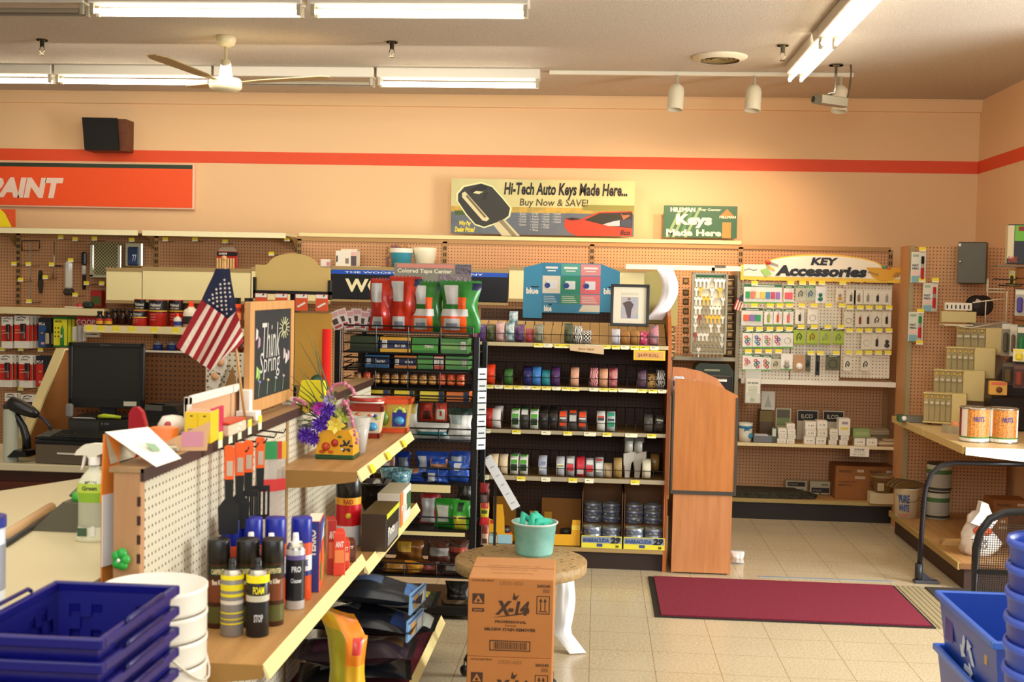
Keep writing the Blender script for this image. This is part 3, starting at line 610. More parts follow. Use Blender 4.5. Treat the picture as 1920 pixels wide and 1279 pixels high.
def edged(pts, s):     # blow an outline up about its middle
    cx = sum(p[0] for p in pts)/len(pts); cy = sum(p[1] for p in pts)/len(pts); return [(cx+(p[0]-cx)*s, cy+(p[1]-cy)*s) for p in pts]
b = MB(); key_o = [(150,110),(320,75),(430,110),(540,230),(615,320),(600,400),(560,430),(470,470),(360,508),(270,480),(180,380),(90,250),(90,180)]
blade = [(450,490),(500,450),(560,430),(720,600),(540,600)]
poly(b, edged(key_o, 1.07), -.0062, '#f1ecb0'); poly(b, key_o, -.008, '#33322c'); poly(b, blade, -.0075, '#cfc7a0'); poly(b, [(500,450),(545,440),(690,600),(640,600)], -.0095, '#8d8566')
poly(b, [(205,140),(300,85),(380,95),(385,130),(300,150),(230,180)], -.0095, '#1b1a17'); poly(b, [(238,170),(270,150),(345,158),(300,180)], -.011, '#e6dfa2')
poly(b, [(130,170),(160,155),(410,430),(380,455),(340,445),(130,210)], -.0095, '#ded3a4'); poly(b, [(165,200),(185,190),(380,410),(360,420)], -.011, '#7a6a48')
for k in range(4): poly(b, [(330+k*8,230-18*k),(380+k*4,215-18*k),(383+k*4,222-18*k),(333+k*8,238-18*k)], -.0095, '#1a1916')
b.build('key_picture', t)
b = MB(); poly(b, [(1165,430),(1300,440),(1500,360),(1830,350),(1835,600),(1290,600),(1200,560),(1160,500)], -.0062, '#c43f1e'); poly(b, [(1360,440),(1510,372),(1835,362),(1835,520),(1600,500)], -.0078, '#2b2a1c')
poly(b, [(1170,425),(1240,415),(1330,430),(1230,445)], -.009, '#3a1a10'); poly(b, [(1540,485),(1640,455),(1720,440),(1710,500),(1600,500)], -.0095, '#b9bcc4'); poly(b, [(1720,380),(1790,365),(1810,400),(1745,440)], -.0095, '#a8643c'); poly(b, [(1730,375),(1800,360),(1820,385),(1735,392)], -.011, '#2a241c'); poly(b, [(1710,445),(1820,430),(1830,515),(1710,500)], -.0095, '#3a4254')
b.build('car_picture', t)
b = MB()
def ptxt(s_, X0, X1, Y0_, Y1, m, bold, sh=.12, y=-.0065):
    a = PXF(X0, Y1); c = PXF(X1, Y0_); b.text(s_, a[0], c[0], a[1], c[1], y, mat(m), bold, sh)
ptxt('Hi-Tech Auto Keys Made Here...', 548, 1775, 82, 222, '#1b1208', .035, .08); ptxt('Buy Now & SAVE!', 708, 1385, 235, 318, '#4d4523', .012, .1)
ptxt('Why Pay', 100, 220, 450, 505, '#f2e03c', .035); ptxt('Dealer Prices?', 62, 262, 508, 560, '#f2e03c', .035); ptxt('ilco', 1715, 1815, 540, 590, '#2a0f10', .04, .2, -.009)
for ci, (cx_, ws) in enumerate(((700, ('Buick','Cadillac','Chevrolet','Chrysler','Daewoo')), (820, ('Dodge','Eagle','Ford','Honda','Infiniti','Jeep','Kia')), (930, ('Lexus','Lincoln','Mazda','Mercury','Nissan','Olds')), (1045, ('Pontiac','Saturn','Subaru','Suzuki')))):
    for k, wd_ in enumerate(ws): ptxt('• '+wd_, cx_, cx_+80, 368+27*k, 388+27*k, '#cfd0c8', .005, 0)
b.build('lettering', t)
t, W_, h_ = flat_sign(1243, 1381, 386, 446, 10.0, 'green sign with cream lettering reading Keys Made Here', 'key_center_sign')
b = MB().box(-W_/2, W_/2, -.004, .004, 0, h_, mat('#2f5f3a', .4), b=.001)
for k in range(4): b.prism([(-W_/2+.02+k*.05, .0), (-W_/2+.045+k*.05, .0), (min(-W_/2+.16+k*.05, W_/2), h_*.95), (-W_/2+.135+k*.05, h_*.95)], -.0052, -.0045, mat('#86a474' if k != 2 else '#4f7f4c'))
b.prism([(W_*.30, 0), (W_*.42, 0), (W_*.42, h_*.5), (W_*.30, h_*.5)], -.0052, -.0045, mat('#a88a44')).prism([(W_*.25, h_*.66), (W_*.47, h_*.66), (W_*.36, h_*.92)], -.0052, -.0045, mat('#b0803c')); b.build('sign_panel', t)
b = MB(); K_ = mat('#f6ead0')
for s_, a_, c_, d_, e_, bo in (('HILLMAN', -.41, -.07, .80, .94, .05), ('Key Center', -.02, .28, .83, .92, .03), ('HILLMAN', .26, .48, .62, .70, .04), ('Keys', -.33, .16, .30, .73, .05), ('Made Here', -.46, .29, .05, .26, .04)):
    b.text(s_, W_*a_, W_*c_, h_*d_, h_*e_, -.0062, K_, bo)
b.build('lettering', t)
# ================================================================ KEY RACK AND KEY ACCESSORIES
KY = 9.32
def bar(x0, x1, y0, y1, Y0, name, label, cat, m, dep=.05):
    a = at(x0, y1, Y0); c = at(x1, y1, Y0).x; z1 = at(x0, y0, Y0).z
    return single(MB().box(0, c-a.x, 0, dep, 0, z1-a.z, m, b=.002), name, label, cat, (a.x, Y0, a.z))
# cabinet frame that carries the rotating key rack
t = thing('key_rack_stand', 'grey metal frame standing on the shelving and carrying the rotating key rack', 'rack', at(1385, 733, KY))
o_ = at(1385, 733, KY); GR = mat('#a29a80', .4, .4)
def fx(x): return at(x, 620, KY).x-o_.x
def fz(y, x=1385): return at(x, y, KY).z-o_.z
MB().box(fx(1170), fx(1384), -.09, -.03, fz(509), fz(500), mat('#efe8d2', .4)).build('top_bar', t)
MB().box(fx(1380), fx(1387), 0, .38, fz(733)-.2, fz(503), GR).build('post', t)
MB().box(fx(1254), fx(1380), 0, .38, fz(678), fz(671), GR).build('shelf', t)
MB().box(fx(1345)-.04, fx(1345)+.04, -.10, -.02, fz(503), fz(498), mat('#6d6450', .4, .5), b=.004).box(fx(1332)-.012, fx(1332)+.012, -.09, -.06, fz(514), fz(503), mat('#6d6450', .4, .5)).build('pivot', t)
MB().box(fx(1254), fx(1262), 0, .38, fz(733)-.2, fz(671), GR).build('post', t); MB().box(fx(1254), fx(1259), 0, .05, fz(671), fz(509), GR).build('post', t)
kx0, kx1, ky0, ky1 = 1294, 1360, 513, 664
pk = at(1327, ky1, KY-.1); KW = pm(kx1-kx0, KY-.1); KHt = pm(ky1-ky0, KY-.1)
t = thing('key_rack', 'tall grey-framed rotating key rack full of key blanks with a green top strip', 'key rack', pk, R(-1))
MB().box(-KW/2+.012, KW/2-.012, 0, .02, .012, KHt-.012, mat('#e9e0c2', .5)).rect(-KW/2+.03, KW/2-.03, KHt-.036, KHt-.018, -.001, mat('#2f7a48')).build('back_panel', t)
b = MB().box(-KW/2, -KW/2+.016, -.03, .06, 0, KHt, GR).box(KW/2-.016, KW/2, -.03, .06, 0, KHt, GR).box(-KW/2, KW/2, -.03, .06, 0, .012, GR).box(-KW/2, KW/2, -.03, .06, KHt-.012, KHt, GR); b.build('frame', t)
for k, y in enumerate((533, 548, 564, 580, 597, 614, 630, 646, 655)): MB().box(-KW/2+.018, KW/2-.018, -.012, -.002, (ky1-y)*KHt/151+.016, (ky1-y)*KHt/151+.02, mat('#c9bd96', .4)).build('hanging_rail', t)
def key_blank(m, bow):
    b = MB(); r = .017
    b.prism([(r*math.cos(a)*(1.15 if bow else 1), -.012+r*math.sin(a)) for a in [R(30*i+15) for i in range(12)]][::-1], -.003, 0, m)
    b.prism([(-.005, -.075), (.005, -.075), (.006, -.02), (-.006, -.02)], -.0028, -.0002, m); b.rect(-.005, .005, -.004, .004, -.0035, mat('#6b5a38')); return b
SIL = mat('#e9e2cc', .25, .35); GOLD = mat('#e2b23c', .3, .5); DKK = mat('#9c8b68', .3, .5); REDK = mat('#a0432a', .4)
protos = {}
rows = ['ssss.sss', 'sg..s.g.', 'ssggs..s', 'ssddsssd', 'srdggggs', 'sdddsdsd', 'rsssddds', 'ddddddds', 'dsdddddd']
rn = ['top', 'second', 'third', 'fourth', 'fifth', 'sixth', 'seventh', 'eighth', 'bottom']; cn = {'s': 'silver', 'g': 'gold', 'd': 'dull brass', 'r': 'red'}
for r_, row in enumerate(rows):
    for c_, ch in enumerate(row):
        if ch == '.': continue
        z = (ky1-(524, 541, 558, 575, 592, 608, 625, 641, 652)[r_])*KHt/151
        p = pk+Vector(((-3.5+c_)*KW*.108+.002, -.014, z)); lb = '%s key blank in the %s row of the rotating key rack' % (cn[ch], rn[r_]); g = '%s key blanks, %s row' % (cn[ch], rn[r_])
        if ch not in protos: protos[ch] = single(key_blank({'s': SIL, 'g': GOLD, 'd': DKK, 'r': REDK}[ch], ch == 'g'), 'key_blank', lb, 'key', p, 0, g)
        else: clone(protos[ch], p, label=lb, group=g)
# side wings of the rack with small peg tags
for side, xs, ys in (('left', 1286, (521, 543, 560, 578, 596, 614, 632, 650)), ('right', 1368, (526, 542, 558, 573, 590, 606, 622, 640, 655))):
    hk2 = None
    for y in ys:
        p = at(xs, y, 9.4); lb = 'small dark carded key pack on the %s side of the key rack' % side
        if hk2 is None:
            b = MB().box(-.022, .022, -.02, .02, -.05, 0, mat('#6b5530', .5), b=.003).rect(-.015, .015, -.035, -.012, -.021, mat('#b59a62')).tube([(-.03, -.02, .006), (.03, -.02, .008)], .003, mat('#e8ddb8', .4), 5)
            hk2 = single(b, 'key_pack', lb, 'key pack', p, 0, 'key packs on the %s side' % side)
        else: clone(hk2, p, label=lb, group='key packs on the %s side' % side)
p = at(1371, 668, 9.5); single(MB().box(-.055, .055, 0, .02, 0, pm(150, 9.5), mat('#3a2a18', .6)), 'rack_wing', 'dark wing panel behind the key packs on the right of the key rack', 'panel', p)
p = at(1265, 540, 9.3)
for k in range(6):
    q = at(1259, 580+k*16, 9.295); clone(hk2, q, label='small carded key pack hanging right of the white cloth', group='key packs beside the white cloth')
# small flag on the post
b = MB()
for k in range(6): b.rect(-.03+.01*k, -.02+.01*k, -.05, .04-.006*k, -.001*k, mat('#b23028' if k % 2 == 0 else '#efe2cf'))
b.prism([(-.02, .03), (.035, .02), (.03, .08), (.0, .085)], -.012, -.008, mat('#22284a'))
single(b, 'small_flag', 'tiny American flag hung on the grey post beside the key accessories', 'flag', at(1386, 570, KY-.06), 0, None, (0, R(18), 0))
# green key cutting machine
p = at(1334, 733, 9.2); t = thing('key_machine', 'dark green key cutting machine below the key rack', 'key machine', p); un = pm(1/4.126, 9.2)
MG = mat('#2a3322', .35); 
MB().prism([(-160*un, -20*un), (160*un, -20*un), (165*un, 150*un), (130*un, 205*un), (-90*un, 210*un), (-120*un, 190*un), (-135*un, 130*un), (-160*un, 100*un)], 0, .25, MG).box(-60*un, 60*un, -.01, 0, 150*un, 165*un, mat('#8d9478', .3), b=.003).build('body', t)
MB().box(-130*un, 150*un, -.02, 0, -20*un, 120*un, mat('#15140f', .4), b=.006).build('work_recess', t)
MB().cyl(14*un, -.02*0, 90*un, CHROME, 12, axis='x').build('vise', t).location = (20*un, -.03, 90*un)
MB().cyl(28*un, 0, 12*un, BLK, 16, axis='x').build('cutter_wheel', t).location = (40*un, -.035, 50*un)
# ---------------- key accessories display
def K(X, Y): return (1240+X/4.126, 430+Y/4.126)
AY = 9.33; uk = pm(1/4.126, AY)
a = at(1388, 717, AY); zt = at(1388, 528, AY).z
t = thing('key_display_board', 'white pegboard display with a bottom ledge holding key accessories', 'display board', (a.x, AY, a.z)); WD = at(1677, 714, AY).x-a.x
PWK = mat('#eee5cf', .5, kind='pegx', c2='#8a7450')
for x0, x1, yb in ((1388, 1483, 710), (1485, 1577, 712), (1579, 1671, 708)):
    MB().box(at(x0, 600, AY).x-a.x, at(x1, 600, AY).x-a.x, 0, .02, at(x0, yb, AY).z-a.z, zt-a.z, PWK).build('peg_panel', t)
MB().box(0, WD, -.05, .3, -.004, at(1388, 709, AY).z-a.z, mat('#efe8d4', .45)).build('ledge', t)
pc = at(1542, 528, AY-.05); WH = pm(299, AY-.05); t = thing('key_accessories_sign', 'arched white and yellow header sign reading KEY Accessories', 'sign', pc)
HH = pm(50, AY-.05)
arch = [(-WH/2, 0), (WH/2, 0), (WH/2, HH*.5), (WH*.36, HH*.56)]+[(WH*.36*math.cos(x_), HH*.56+HH*.44*math.sin(x_)) for x_ in [R(10*i) for i in range(1, 18)]]+[(-WH*.36, HH*.56), (-WH/2, HH*.56)]
YEL = mat('#f4c63a', .45)
MB().prism(arch, 0, .01, YEL).build('sign_board', t)
MB().prism([(x*.965, HH*.14+(z-HH*.02)*.82 if z > .01 else HH*.14) for x, z in arch], -.002, 0, mat('#f6ead2', .45)).build('sign_face', t)
b = MB(); b.text('KEY', -WH*.075, WH*.08, HH*.60, HH*.88, -.005, BLK, .05, .25); b.text('Accessories', -WH*.29, WH*.26, HH*.17, HH*.58, -.005, BLK, .055, .2)
for k in range(3): b.text('Key Accessories', -WH*.48+k*WH*.325, -WH*.22+k*WH*.325, -HH*.07, HH*.02, -.0015, BLK, .04, .2)
b.build('lettering', t)
b = MB().prism([(WH*.26, HH*.55), (WH*.5, HH*.56), (WH*.47, HH*.3), (WH*.42, HH*.12), (WH*.36, HH*.06), (WH*.30, HH*.2)], -.0065, -.003, mat('#e2a41c', .4)).sph((WH*.37, -.008, HH*.58), .02, mat('#58a088'), 8, .7).sph((WH*.395, -.01, HH*.54), .016, mat('#e87a4a'), 8, .7)
b.prism([(WH*.28, HH*.42), (WH*.34, HH*.3), (WH*.33, HH*.24), (WH*.27, HH*.36)], -.008, -.0066, mat('#a8843c')).prism([(WH*.44, HH*.4), (WH*.47, HH*.38), (WH*.46, HH*.22), (WH*.42, HH*.22)], -.008, -.0066, mat('#b08030'))
b.prism([(-WH*.38, HH*.38), (-WH*.34, HH*.46), (-WH*.31, HH*.24), (-WH*.35, HH*.14)], -.008, -.006, mat('#9cc86a')).sph((-WH*.335, -.008, HH*.66), .022, mat('#d8402a'), 10, .8).prism([(-WH*.32, HH*.7), (-WH*.27, HH*.58), (-WH*.275, HH*.52), (-WH*.33, HH*.62)], -.008, -.006, mat('#9a9284')).prism([(-WH*.35, HH*.6), (-WH*.30, HH*.45), (-WH*.29, HH*.35), (-WH*.33, HH*.42)], -.007, -.005, mat('#f0c04a'))
b.tube([(-WH*.48, -.004, HH*.36), (-WH*.45, -.004, HH*.42), (-WH*.42, -.004, HH*.36), (-WH*.40, -.004, HH*.4)], .0022, BLK, 4).build('key_picture', t)
# hooks with yellow tags
rowsT = {'top': [(X, 418) for X in (720, 1000, 1090, 1165, 1240, 1400)], 'second': [(X, 592) for X in (718, 840, 915, 990, 1085, 1180, 1290, 1395)]+[(X, 607) for X in (1458, 1535, 1605, 1680, 1758)],
 'third': [(X, 773) for X in (682, 758, 838, 913, 988)]+[(X, 757) for X in (1080, 1180, 1285, 1385)]+[(X, 785) for X in (1455, 1530, 1600, 1680, 1758)],
 'bottom': [(X, 946) for X in (672, 748, 828, 905)]+[(X, 960) for X in (1155, 1228, 1350)]+[(X, 957) for X in (1450, 1528, 1600, 1675, 1750)]}
kh = None
for rn_, pts in rowsT.items():
    for X, Y in pts:
        x, y = K(X, Y+8); p = at(x, y, AY-.1); p.y = AY; lb = 'peg hook with yellow price tag, %s row of the key accessories board' % rn_; g = 'key accessory hooks, %s row' % rn_
        if kh is None: kh = thing('peg_hook', lb, 'peg hook', p, 0, g); hook_geo(kh, .1, TAGY, True, .05)
        else: clone(kh, p, label=lb, group=g)
def kcard(X0, X1, Y0, Y1, label, top='#2e6b3c', body='#e9e4d6', foot='#5aa03c', deco=None, rz=0):
    W_ = (X1-X0)*uk; h_ = (Y1-Y0)*uk; x, y = K((X0+X1)/2, Y1); p = at(x, y, AY-.085)
    t = thing('key_accessory', label, 'key accessory', p, rz)
    b = MB().box(-W_/2, W_/2, 0, .003, 0, h_, mat(body, .35), b=0)
    if top: b.rect(-W_/2, W_/2, h_*.86, h_, -.0006, mat(top)).rect(-W_*.3, W_*.3, h_*.9, h_*.95, -.001, mat('#d8e0c8'))
    if foot: b.rect(-W_/2, W_/2, 0, h_*.08, -.0006, mat(foot))
    b.build('card', t); d = MB(); M_ = lambda c: mat(c, .3)
    if deco:
        k_, cs = deco[0], deco[1:]
        if k_ == 'tags':
            n = len(cs)
            for i, c in enumerate(cs): cx = -W_/2+W_*(i+.8)/(n+.6); d.box(cx-W_*.38/n, cx+W_*.38/n, -.01, -.001, h_*.26, h_*.62, M_(c), b=.002)
        elif k_ == 'rings':
            for i, c in enumerate(cs):
                cx, cz = ((-.12, .62), (.14, .5), (-.1, .38), (.1, .26))[i]; X0_ = d.X; d.X = Matrix.Translation((cx*W_, -.004, cz*h_))
                d.tube([(.011*math.cos(R(45*j)), 0, .011*math.sin(R(45*j))) for j in range(8)], .0035, M_(c), 5, True); d.X = X0_
        elif k_ == 'tool': d.box(-W_*.13, W_*.13, -.012, -.001, h_*.2, h_*.66, M_(cs[0]), b=.004).tube([(0, -.004, h_*.66), (W_*.12, -.004, h_*.75), (0, -.004, h_*.8)], .002, CHROME, 4)
        elif k_ == 'ring': d.tube([(W_*.3*math.cos(R(30*j)), -.004, h_*.42+W_*.3*math.sin(R(30*j))) for j in range(12)], .0018, M_(cs[0]), 4, True)
        elif k_ == 'clip': d.tube([(-W_*.2, -.004, h_*.25), (-W_*.22, -.004, h_*.5), (0, -.004, h_*.68), (W_*.2, -.004, h_*.5), (W_*.1, -.004, h_*.3), (-W_*.05, -.004, h_*.45)], .004, M_(cs[0]), 5)
        elif k_ == 'fig': d.sph((0, -.006, h_*.5), W_*.2, M_(cs[0]), 10).sph((0, -.006, h_*.25), W_*.26, M_(cs[-1]), 10, .8)
        elif k_ == 'eye': d.sph((0, -.004, h_*.3), W_*.34, M_('#efeae0'), 14).sph((0, -.014, h_*.3), W_*.2, M_('#202060'), 12).sph((0, -.02, h_*.3), W_*.12, M_('#ffffff'), 8)
        d.build('accessory', t)
    return t
on = 'on the key accessories board'
kcard(640, 925, 430, 575, 'wide card of seven coloured key tags, top left '+on, deco=('tags', '#2c9c50', '#e07a50', '#e6d9a0', '#e8c83c', '#3a8cc0', '#c84454', '#9c6cc0'))
kcard(945, 1020, 440, 575, 'narrow card with one pink key tag, top row '+on, deco=('tags', '#e8585c'))
kcard(1040, 1115, 440, 552, 'clear pack of grey clips, top row middle panel '+on, '#4f8c5a', '#c3bfa4', None, ('clip', '#6b6a58'))
kcard(1122, 1185, 440, 552, 'green and blue backed key clip, top row '+on, '#4f9c5a', '#b4bca0', None, ('clip', '#385a8c'))
kcard(1192, 1265, 446, 572, 'white card with round green key light, top row '+on, None, '#eceae0', None, ('fig', '#1e6b58', '#20806a'))
kcard(1350, 1408, 460, 560, 'card with small golden figure charm, top row '+on, None, '#ddd3b8', None, ('fig', '#9a9488', '#d8a02c'))
for i, (X, c, n) in enumerate(((1430, '#6b6448', 'bottle opener'), (1490, '#8a6f50', 'brown tag'), (1560, '#8e8a80', 'silver carabiner'), (1635, '#1d2a24', 'black wallet'), (1706, '#8f8c84', 'grey whistle'))):
    kcard(X, X+70, 472+i*2, 580+i, 'white card with %s, top row of the right panel %s' % (n, on), None, '#e2dac4', None, ('tool', c))
kcard(620, 780, 612, 745, 'wide card of orange, purple and green key tags, second row '+on, '#26502e', '#ddd8c8', None, ('tags', '#e8643c', '#8d6cae', '#2f9c60'), R(2))
kcard(795, 860, 620, 745, 'card with green and yellow key tag, second row '+on, deco=('tool', '#9cae3c'))
kcard(868, 930, 620, 745, 'card with one orange key tag, second row '+on, deco=('tool', '#dc5a30'))
kcard(942, 1018, 620, 748, 'card with one pink oval key tag, second row '+on, deco=('tool', '#e0685c'))
kcard(1035, 1102, 625, 732, 'white card with thin black whistle, second row '+on, None, '#e9e2cf', None, ('tool', '#2b1812'))
kcard(1130, 1206, 622, 732, 'white card with one large wire ring, second row '+on, None, '#eae4d2', None, ('ring', '#b8b09c'))
for i, (X, c, n, kd) in enumerate(((1412, '#8c8a5c', 'brass clasp', 'ring'), (1500, '#8c2c28', 'red strap', 'tool'), (1562, '#4a3c34', 'brown leather fob', 'tool'), (1632, '#30241c', 'black snap hook', 'clip'), (1706, '#2a1f1c', 'dark pouch', 'tool'))):
    kcard(X, X+68, 640, 756, 'white card with %s, second row of the right panel on the board' % n, None, '#e2dac4', None, (kd, c), R(2))
rc = (('#e8703c', '#3c9c50', '#3c70b0', '#d04050'), ('#3c50a0', '#c04050', '#40a0b0', '#304a90'), ('#e07080', '#e89040', '#50a860', '#d05868'), ('#d04050', '#404a90', '#c04858', '#e07888'))
for i, X in enumerate((628, 706, 782, 860)): kcard(X, X+72, 785, 920, 'card of coloured key rings in the third row, %s' % ('at the left end', 'second from the left', 'third from the left', 'fourth from the left')[i], deco=('rings',)+rc[i])
kcard(936, 1015, 785, 920, 'card of pale clear rings, third row of the left panel', deco=('ring', '#c8bda8'), rz=R(-2))
for i, (X, c, n) in enumerate(((1025, '#23281c', 'black clip'), (1126, '#b04a34', 'red clip'), (1226, '#a8a890', 'silver clip'), (1328, '#7c8070', 'grey clip'))):
    kcard(X, X+82, 762+i*3, 892, 'lime green card with a %s, third row of the middle panel' % n, '#2f3a1c', '#a6bc2c', '#7d9420', ('clip', c))
for i, (X, c, n, kd) in enumerate(((1546, '#c9c2b0', 'round pale charm', 'ring'), (1626, '#3a2c28', 'dark brown fob', 'tool'), (1704, '#3a342c', 'small black dog charm', 'fig'))):
    kcard(X, X+76, 812, 930, 'white card with %s, third row of the right panel on the board' % n, None, '#e4dcc8', None, (kd, c), R(3))
kcard(628, 698, 958, 1095, 'card of pink rings, bottom row of the left panel', '#48a04c', deco=('rings', '#e0707c', '#d85a6c', '#e88a5c'))
kcard(701, 770, 970, 1095, 'card of red, green and blue key caps, bottom row', deco=('rings', '#d03838', '#2c50a0', '#2c9050', '#c83040'))
kcard(774, 846, 975, 1095, 'card of red and green key caps, bottom row', deco=('rings', '#d03838', '#3c9c50', '#e05040', '#c83040'))
kcard(850, 920, 990, 1085, 'clear pack of small clips, bottom row', '#4a5a3c', '#c9c2a4', None, ('clip', '#7c7660'))
kcard(925, 1012, 965, 1090, 'silver foil pack at the bottom right of the left panel', None, '#efeadc', '#5aa03c', ('fig', '#c8c4b8', '#9c9a8c'))
kcard(1025, 1105, 975, 1098, 'dark card with an eyeball key chain, bottom row', None, '#b88a5c', None, ('eye',))
kcard(1112, 1152, 970, 1100, 'dark grey carabiner hanging in the bottom row of the middle panel', None, '#55543c', None, ('clip', '#2b2c22'))
kcard(1190, 1222, 970, 1130, 'black strap key chain hanging lowest in the middle panel', None, '#1a1715', None, ('tool', '#14110f'))
kcard(1272, 1378, 975, 1090, 'wide dark green card with a coil, bottom right of the middle panel', '#3b4a30', '#5d5b3c', None, ('ring', '#2c2a20'))
kcard(1408, 1470, 985, 1095, 'white card with thin black loop, bottom row of the right panel', None, '#e4dcc8', None, ('clip', '#2a241e'))
kcard(1545, 1612, 985, 1095, 'white card with black hook, bottom row of the right panel', None, '#e4dcc8', None, ('clip', '#191614'))
# brochure holder
t = thing('brochure_holder', 'clear holder with green and white price brochures under the key board', 'brochure holder', at(1411, 755, 9.22)); bw = pm(26, 9.22); bh = pm(45, 9.22)
MB().box(-bw/2, bw/2, 0, .008, 0, bh, mat('#e3decb', .4)).print(bw, bh, [('KEY BLANK', .12, .88, .78, .86, mat('#2c5a34'), .03)]+[(.15, .8, .3+.06*k, .32+.06*k, mat('#a9b48c')) for k in range(7)]+[(.35, .65, .05, .2, mat('#7fae58'))]).build('brochure', t)
MB().box(-bw/2-.006, bw/2+.006, -.012, .02, -.004, bh*.4, CLEARP).box(-bw/2-.006, bw/2+.006, .01, .016, bh*.4, bh*1.35, CLEARP).build('holder', t)
# ---------------- shelf below
t, zk = wall_shelf(1380, 1687, 834, 840, 9.3, 'dark brown wall shelf holding stacks of little key boxes')
def Q(X, Y): return (1240+X/4.174, 700+Y/4.174)
uq = pm(1/4.174, 9.36)
def onshelf(mb, name, label, cat, X, Y0=9.36, z=None, group=None, rz=0):
    x, y = Q(X, 560); p = at(x, y, Y0); p.z = zk if z is None else z; return single(mb, name, label, cat, p, rz, group)
t = thing('paper_cup', 'white and blue patterned paper cup on the key box shelf', 'cup', tuple(at(1397, 833, 9.36).xy)+(zk,)); r_ = 55*uq
MB().lathe([(0, 0), (r_*.85, 0), (r_*.9, 60*uq), (r_*.95, 105*uq, mat('#2f86a8')), (r_*.97, 125*uq), (r_, 148*uq), (r_*.95, 148*uq), (r_*.8, .01), (0, .01)], mat('#e4e2cc', .4), 24).text('Jaz', -.02, .03, 85*uq, 120*uq, 0, mat('#1f5f84'), .05, cyl=r_+.001).sph((r_*.6, -r_*.6, 50*uq), r_*.4, mat('#2f86a8'), 10).build('cup', t)
onshelf(MB().box(-72*uq, 72*uq, -.05, .06, 0, 55*uq, mat('#6f7278', .4), b=.004).box(-60*uq, 40*uq, -.04, .05, 55*uq, 60*uq, mat('#d8d4cc')), 'cash_tray', 'grey lidded tray with white paper on top beside the cup', 'tray', 787)
onshelf(MB().box(-55*uq, 55*uq, .0, .1, 0, 245*uq, mat('#553c1c', .5), b=.01).rect(-50*uq, 50*uq, 150*uq, 235*uq, -.001, mat('#6d5a22')), 'brown_pitcher', 'tall brown container behind the grey tray', 'container', 815, Y0=9.45)
onshelf(MB().box(-52*uq, 52*uq, 0, .004, 0, 145*uq, mat('#c9c5b2', .5)).prism([(-30*uq, 20*uq), (30*uq, 20*uq), (12*uq, 70*uq), (0, 120*uq), (-12*uq, 70*uq)], -.001, -.0005, mat('#a8a594')), 'leaflet', 'white leaflet with a faint drawing, standing on the brown container', 'leaflet', 825, Y0=9.44, z=zk+245*uq)
onshelf(MB().box(-60*uq, 60*uq, 0, .02, 0, 255*uq, mat('#b9b08c', .5)).rect(-50*uq, 50*uq, 180*uq, 245*uq, -.001, mat('#5c5440')).rect(-50*uq, 50*uq, 120*uq, 180*uq, -.001, mat('#7a8a54')), 'catalogue', 'grey green catalogue standing behind the first stack of key boxes', 'book', 948, Y0=9.5)
onshelf(MB().box(-20*uq, 20*uq, -.02, .02, 0, 120*uq, mat('#4d5a48')).rect(-14*uq, 14*uq, 50*uq, 110*uq, -.021, mat('#ccd0b8')), 'small_carton', 'narrow dark green carton left of the first key box stack', 'carton', 878)
def kbox(W_, h_, m='#e8e0cc', lab='#b8a890'):
    return MB().box(-W_/2, W_/2, -.05, .05, 0, h_, mat(m, .5), b=.002).rect(-W_*.36, W_*.36, h_*.3, h_*.7, -.0515, mat('#f4eedd')).text('K-'+str(int(W_*1000)), -W_*.26, W_*.26, h_*.38, h_*.62, -.052, mat('#5d5448'), .01)
def kstack(X, W_, levels, where, names=None):
    z = zk
    for i, hh in enumerate(levels):
        m = ('#e8e0cc', '#e2dac6', '#ece4d0')[i % 3]; lv = ('bottom', 'second', 'third', 'fourth')[i] if i < len(levels)-1 or len(levels) < 2 else 'topmost'
        onshelf(kbox(W_*uq, hh*uq, m), 'key_box', 'little white key box, %s of the stack %s' % (lv, where), 'box', X+(-3, 2, 0, -4)[i % 4], z=z, rz=R((-2, 3, 1, -3)[i % 4])); z += hh*uq+.0006
kstack(937, 66, (36, 36, 42), 'left of the first pair'); kstack(1007, 62, (36, 36, 42, 38), 'right of the first pair')
kstack(1155, 84, (58, 56, 60), 'left in the middle pair'); kstack(1244, 78, (58, 60, 66), 'right in the middle pair')
kstack(1336, 62, (36, 38, 46), 'under the tall white carton, left'); kstack(1420, 62, (38, 36), 'that carries the tall white carton')
onshelf(MB().box(-42*uq, 42*uq, -.05, .05, 0, 130*uq, mat('#e9e3d2')).rect(-30*uq, 30*uq, 45*uq, 62*uq, -.051, mat('#e0cf3c')).rect(-20*uq, 25*uq, 85*uq, 105*uq, -.051, mat('#a08a8c')), 'tall_carton', 'tall white carton with yellow mark on top of the little boxes', 'carton', 1418, z=zk+74.5*uq+.002)
kstack(1547, 84, (58,), 'under the green box'); kstack(1640, 82, (58,), 'right of it by the bag')
onshelf(MB().box(-66*uq, 66*uq, -.05, .05, 0, 72*uq, mat('#87985c', .5), b=.003).rect(-50*uq, 50*uq, 20*uq, 50*uq, -.0515, mat('#9aa96c')), 'green_carton', 'moss green carton on top of the right key boxes', 'carton', 1555, z=zk+59*uq)
for X, n in ((1138, 'left'), (1340, 'right')):
    onshelf(MB().box(-82*uq, 82*uq, 0, .01, 0, 235*uq, mat('#d9d0b4')).rect(-76*uq, 76*uq, 150*uq, 228*uq, -.001, mat('#231b16')).text('ILCO', -50*uq, 40*uq, 170*uq, 205*uq, -.002, mat('#c8bfa4'), .03), 'display_card', 'black and white display card standing behind the key boxes, %s one' % n, 'card', X, Y0=9.6)
b = MB()
for k in range(5): b.box(-.08, .07, -.03, .03, k*.008, k*.008+.006, mat(('#b59a72', '#d8cbb0')[k % 2]))
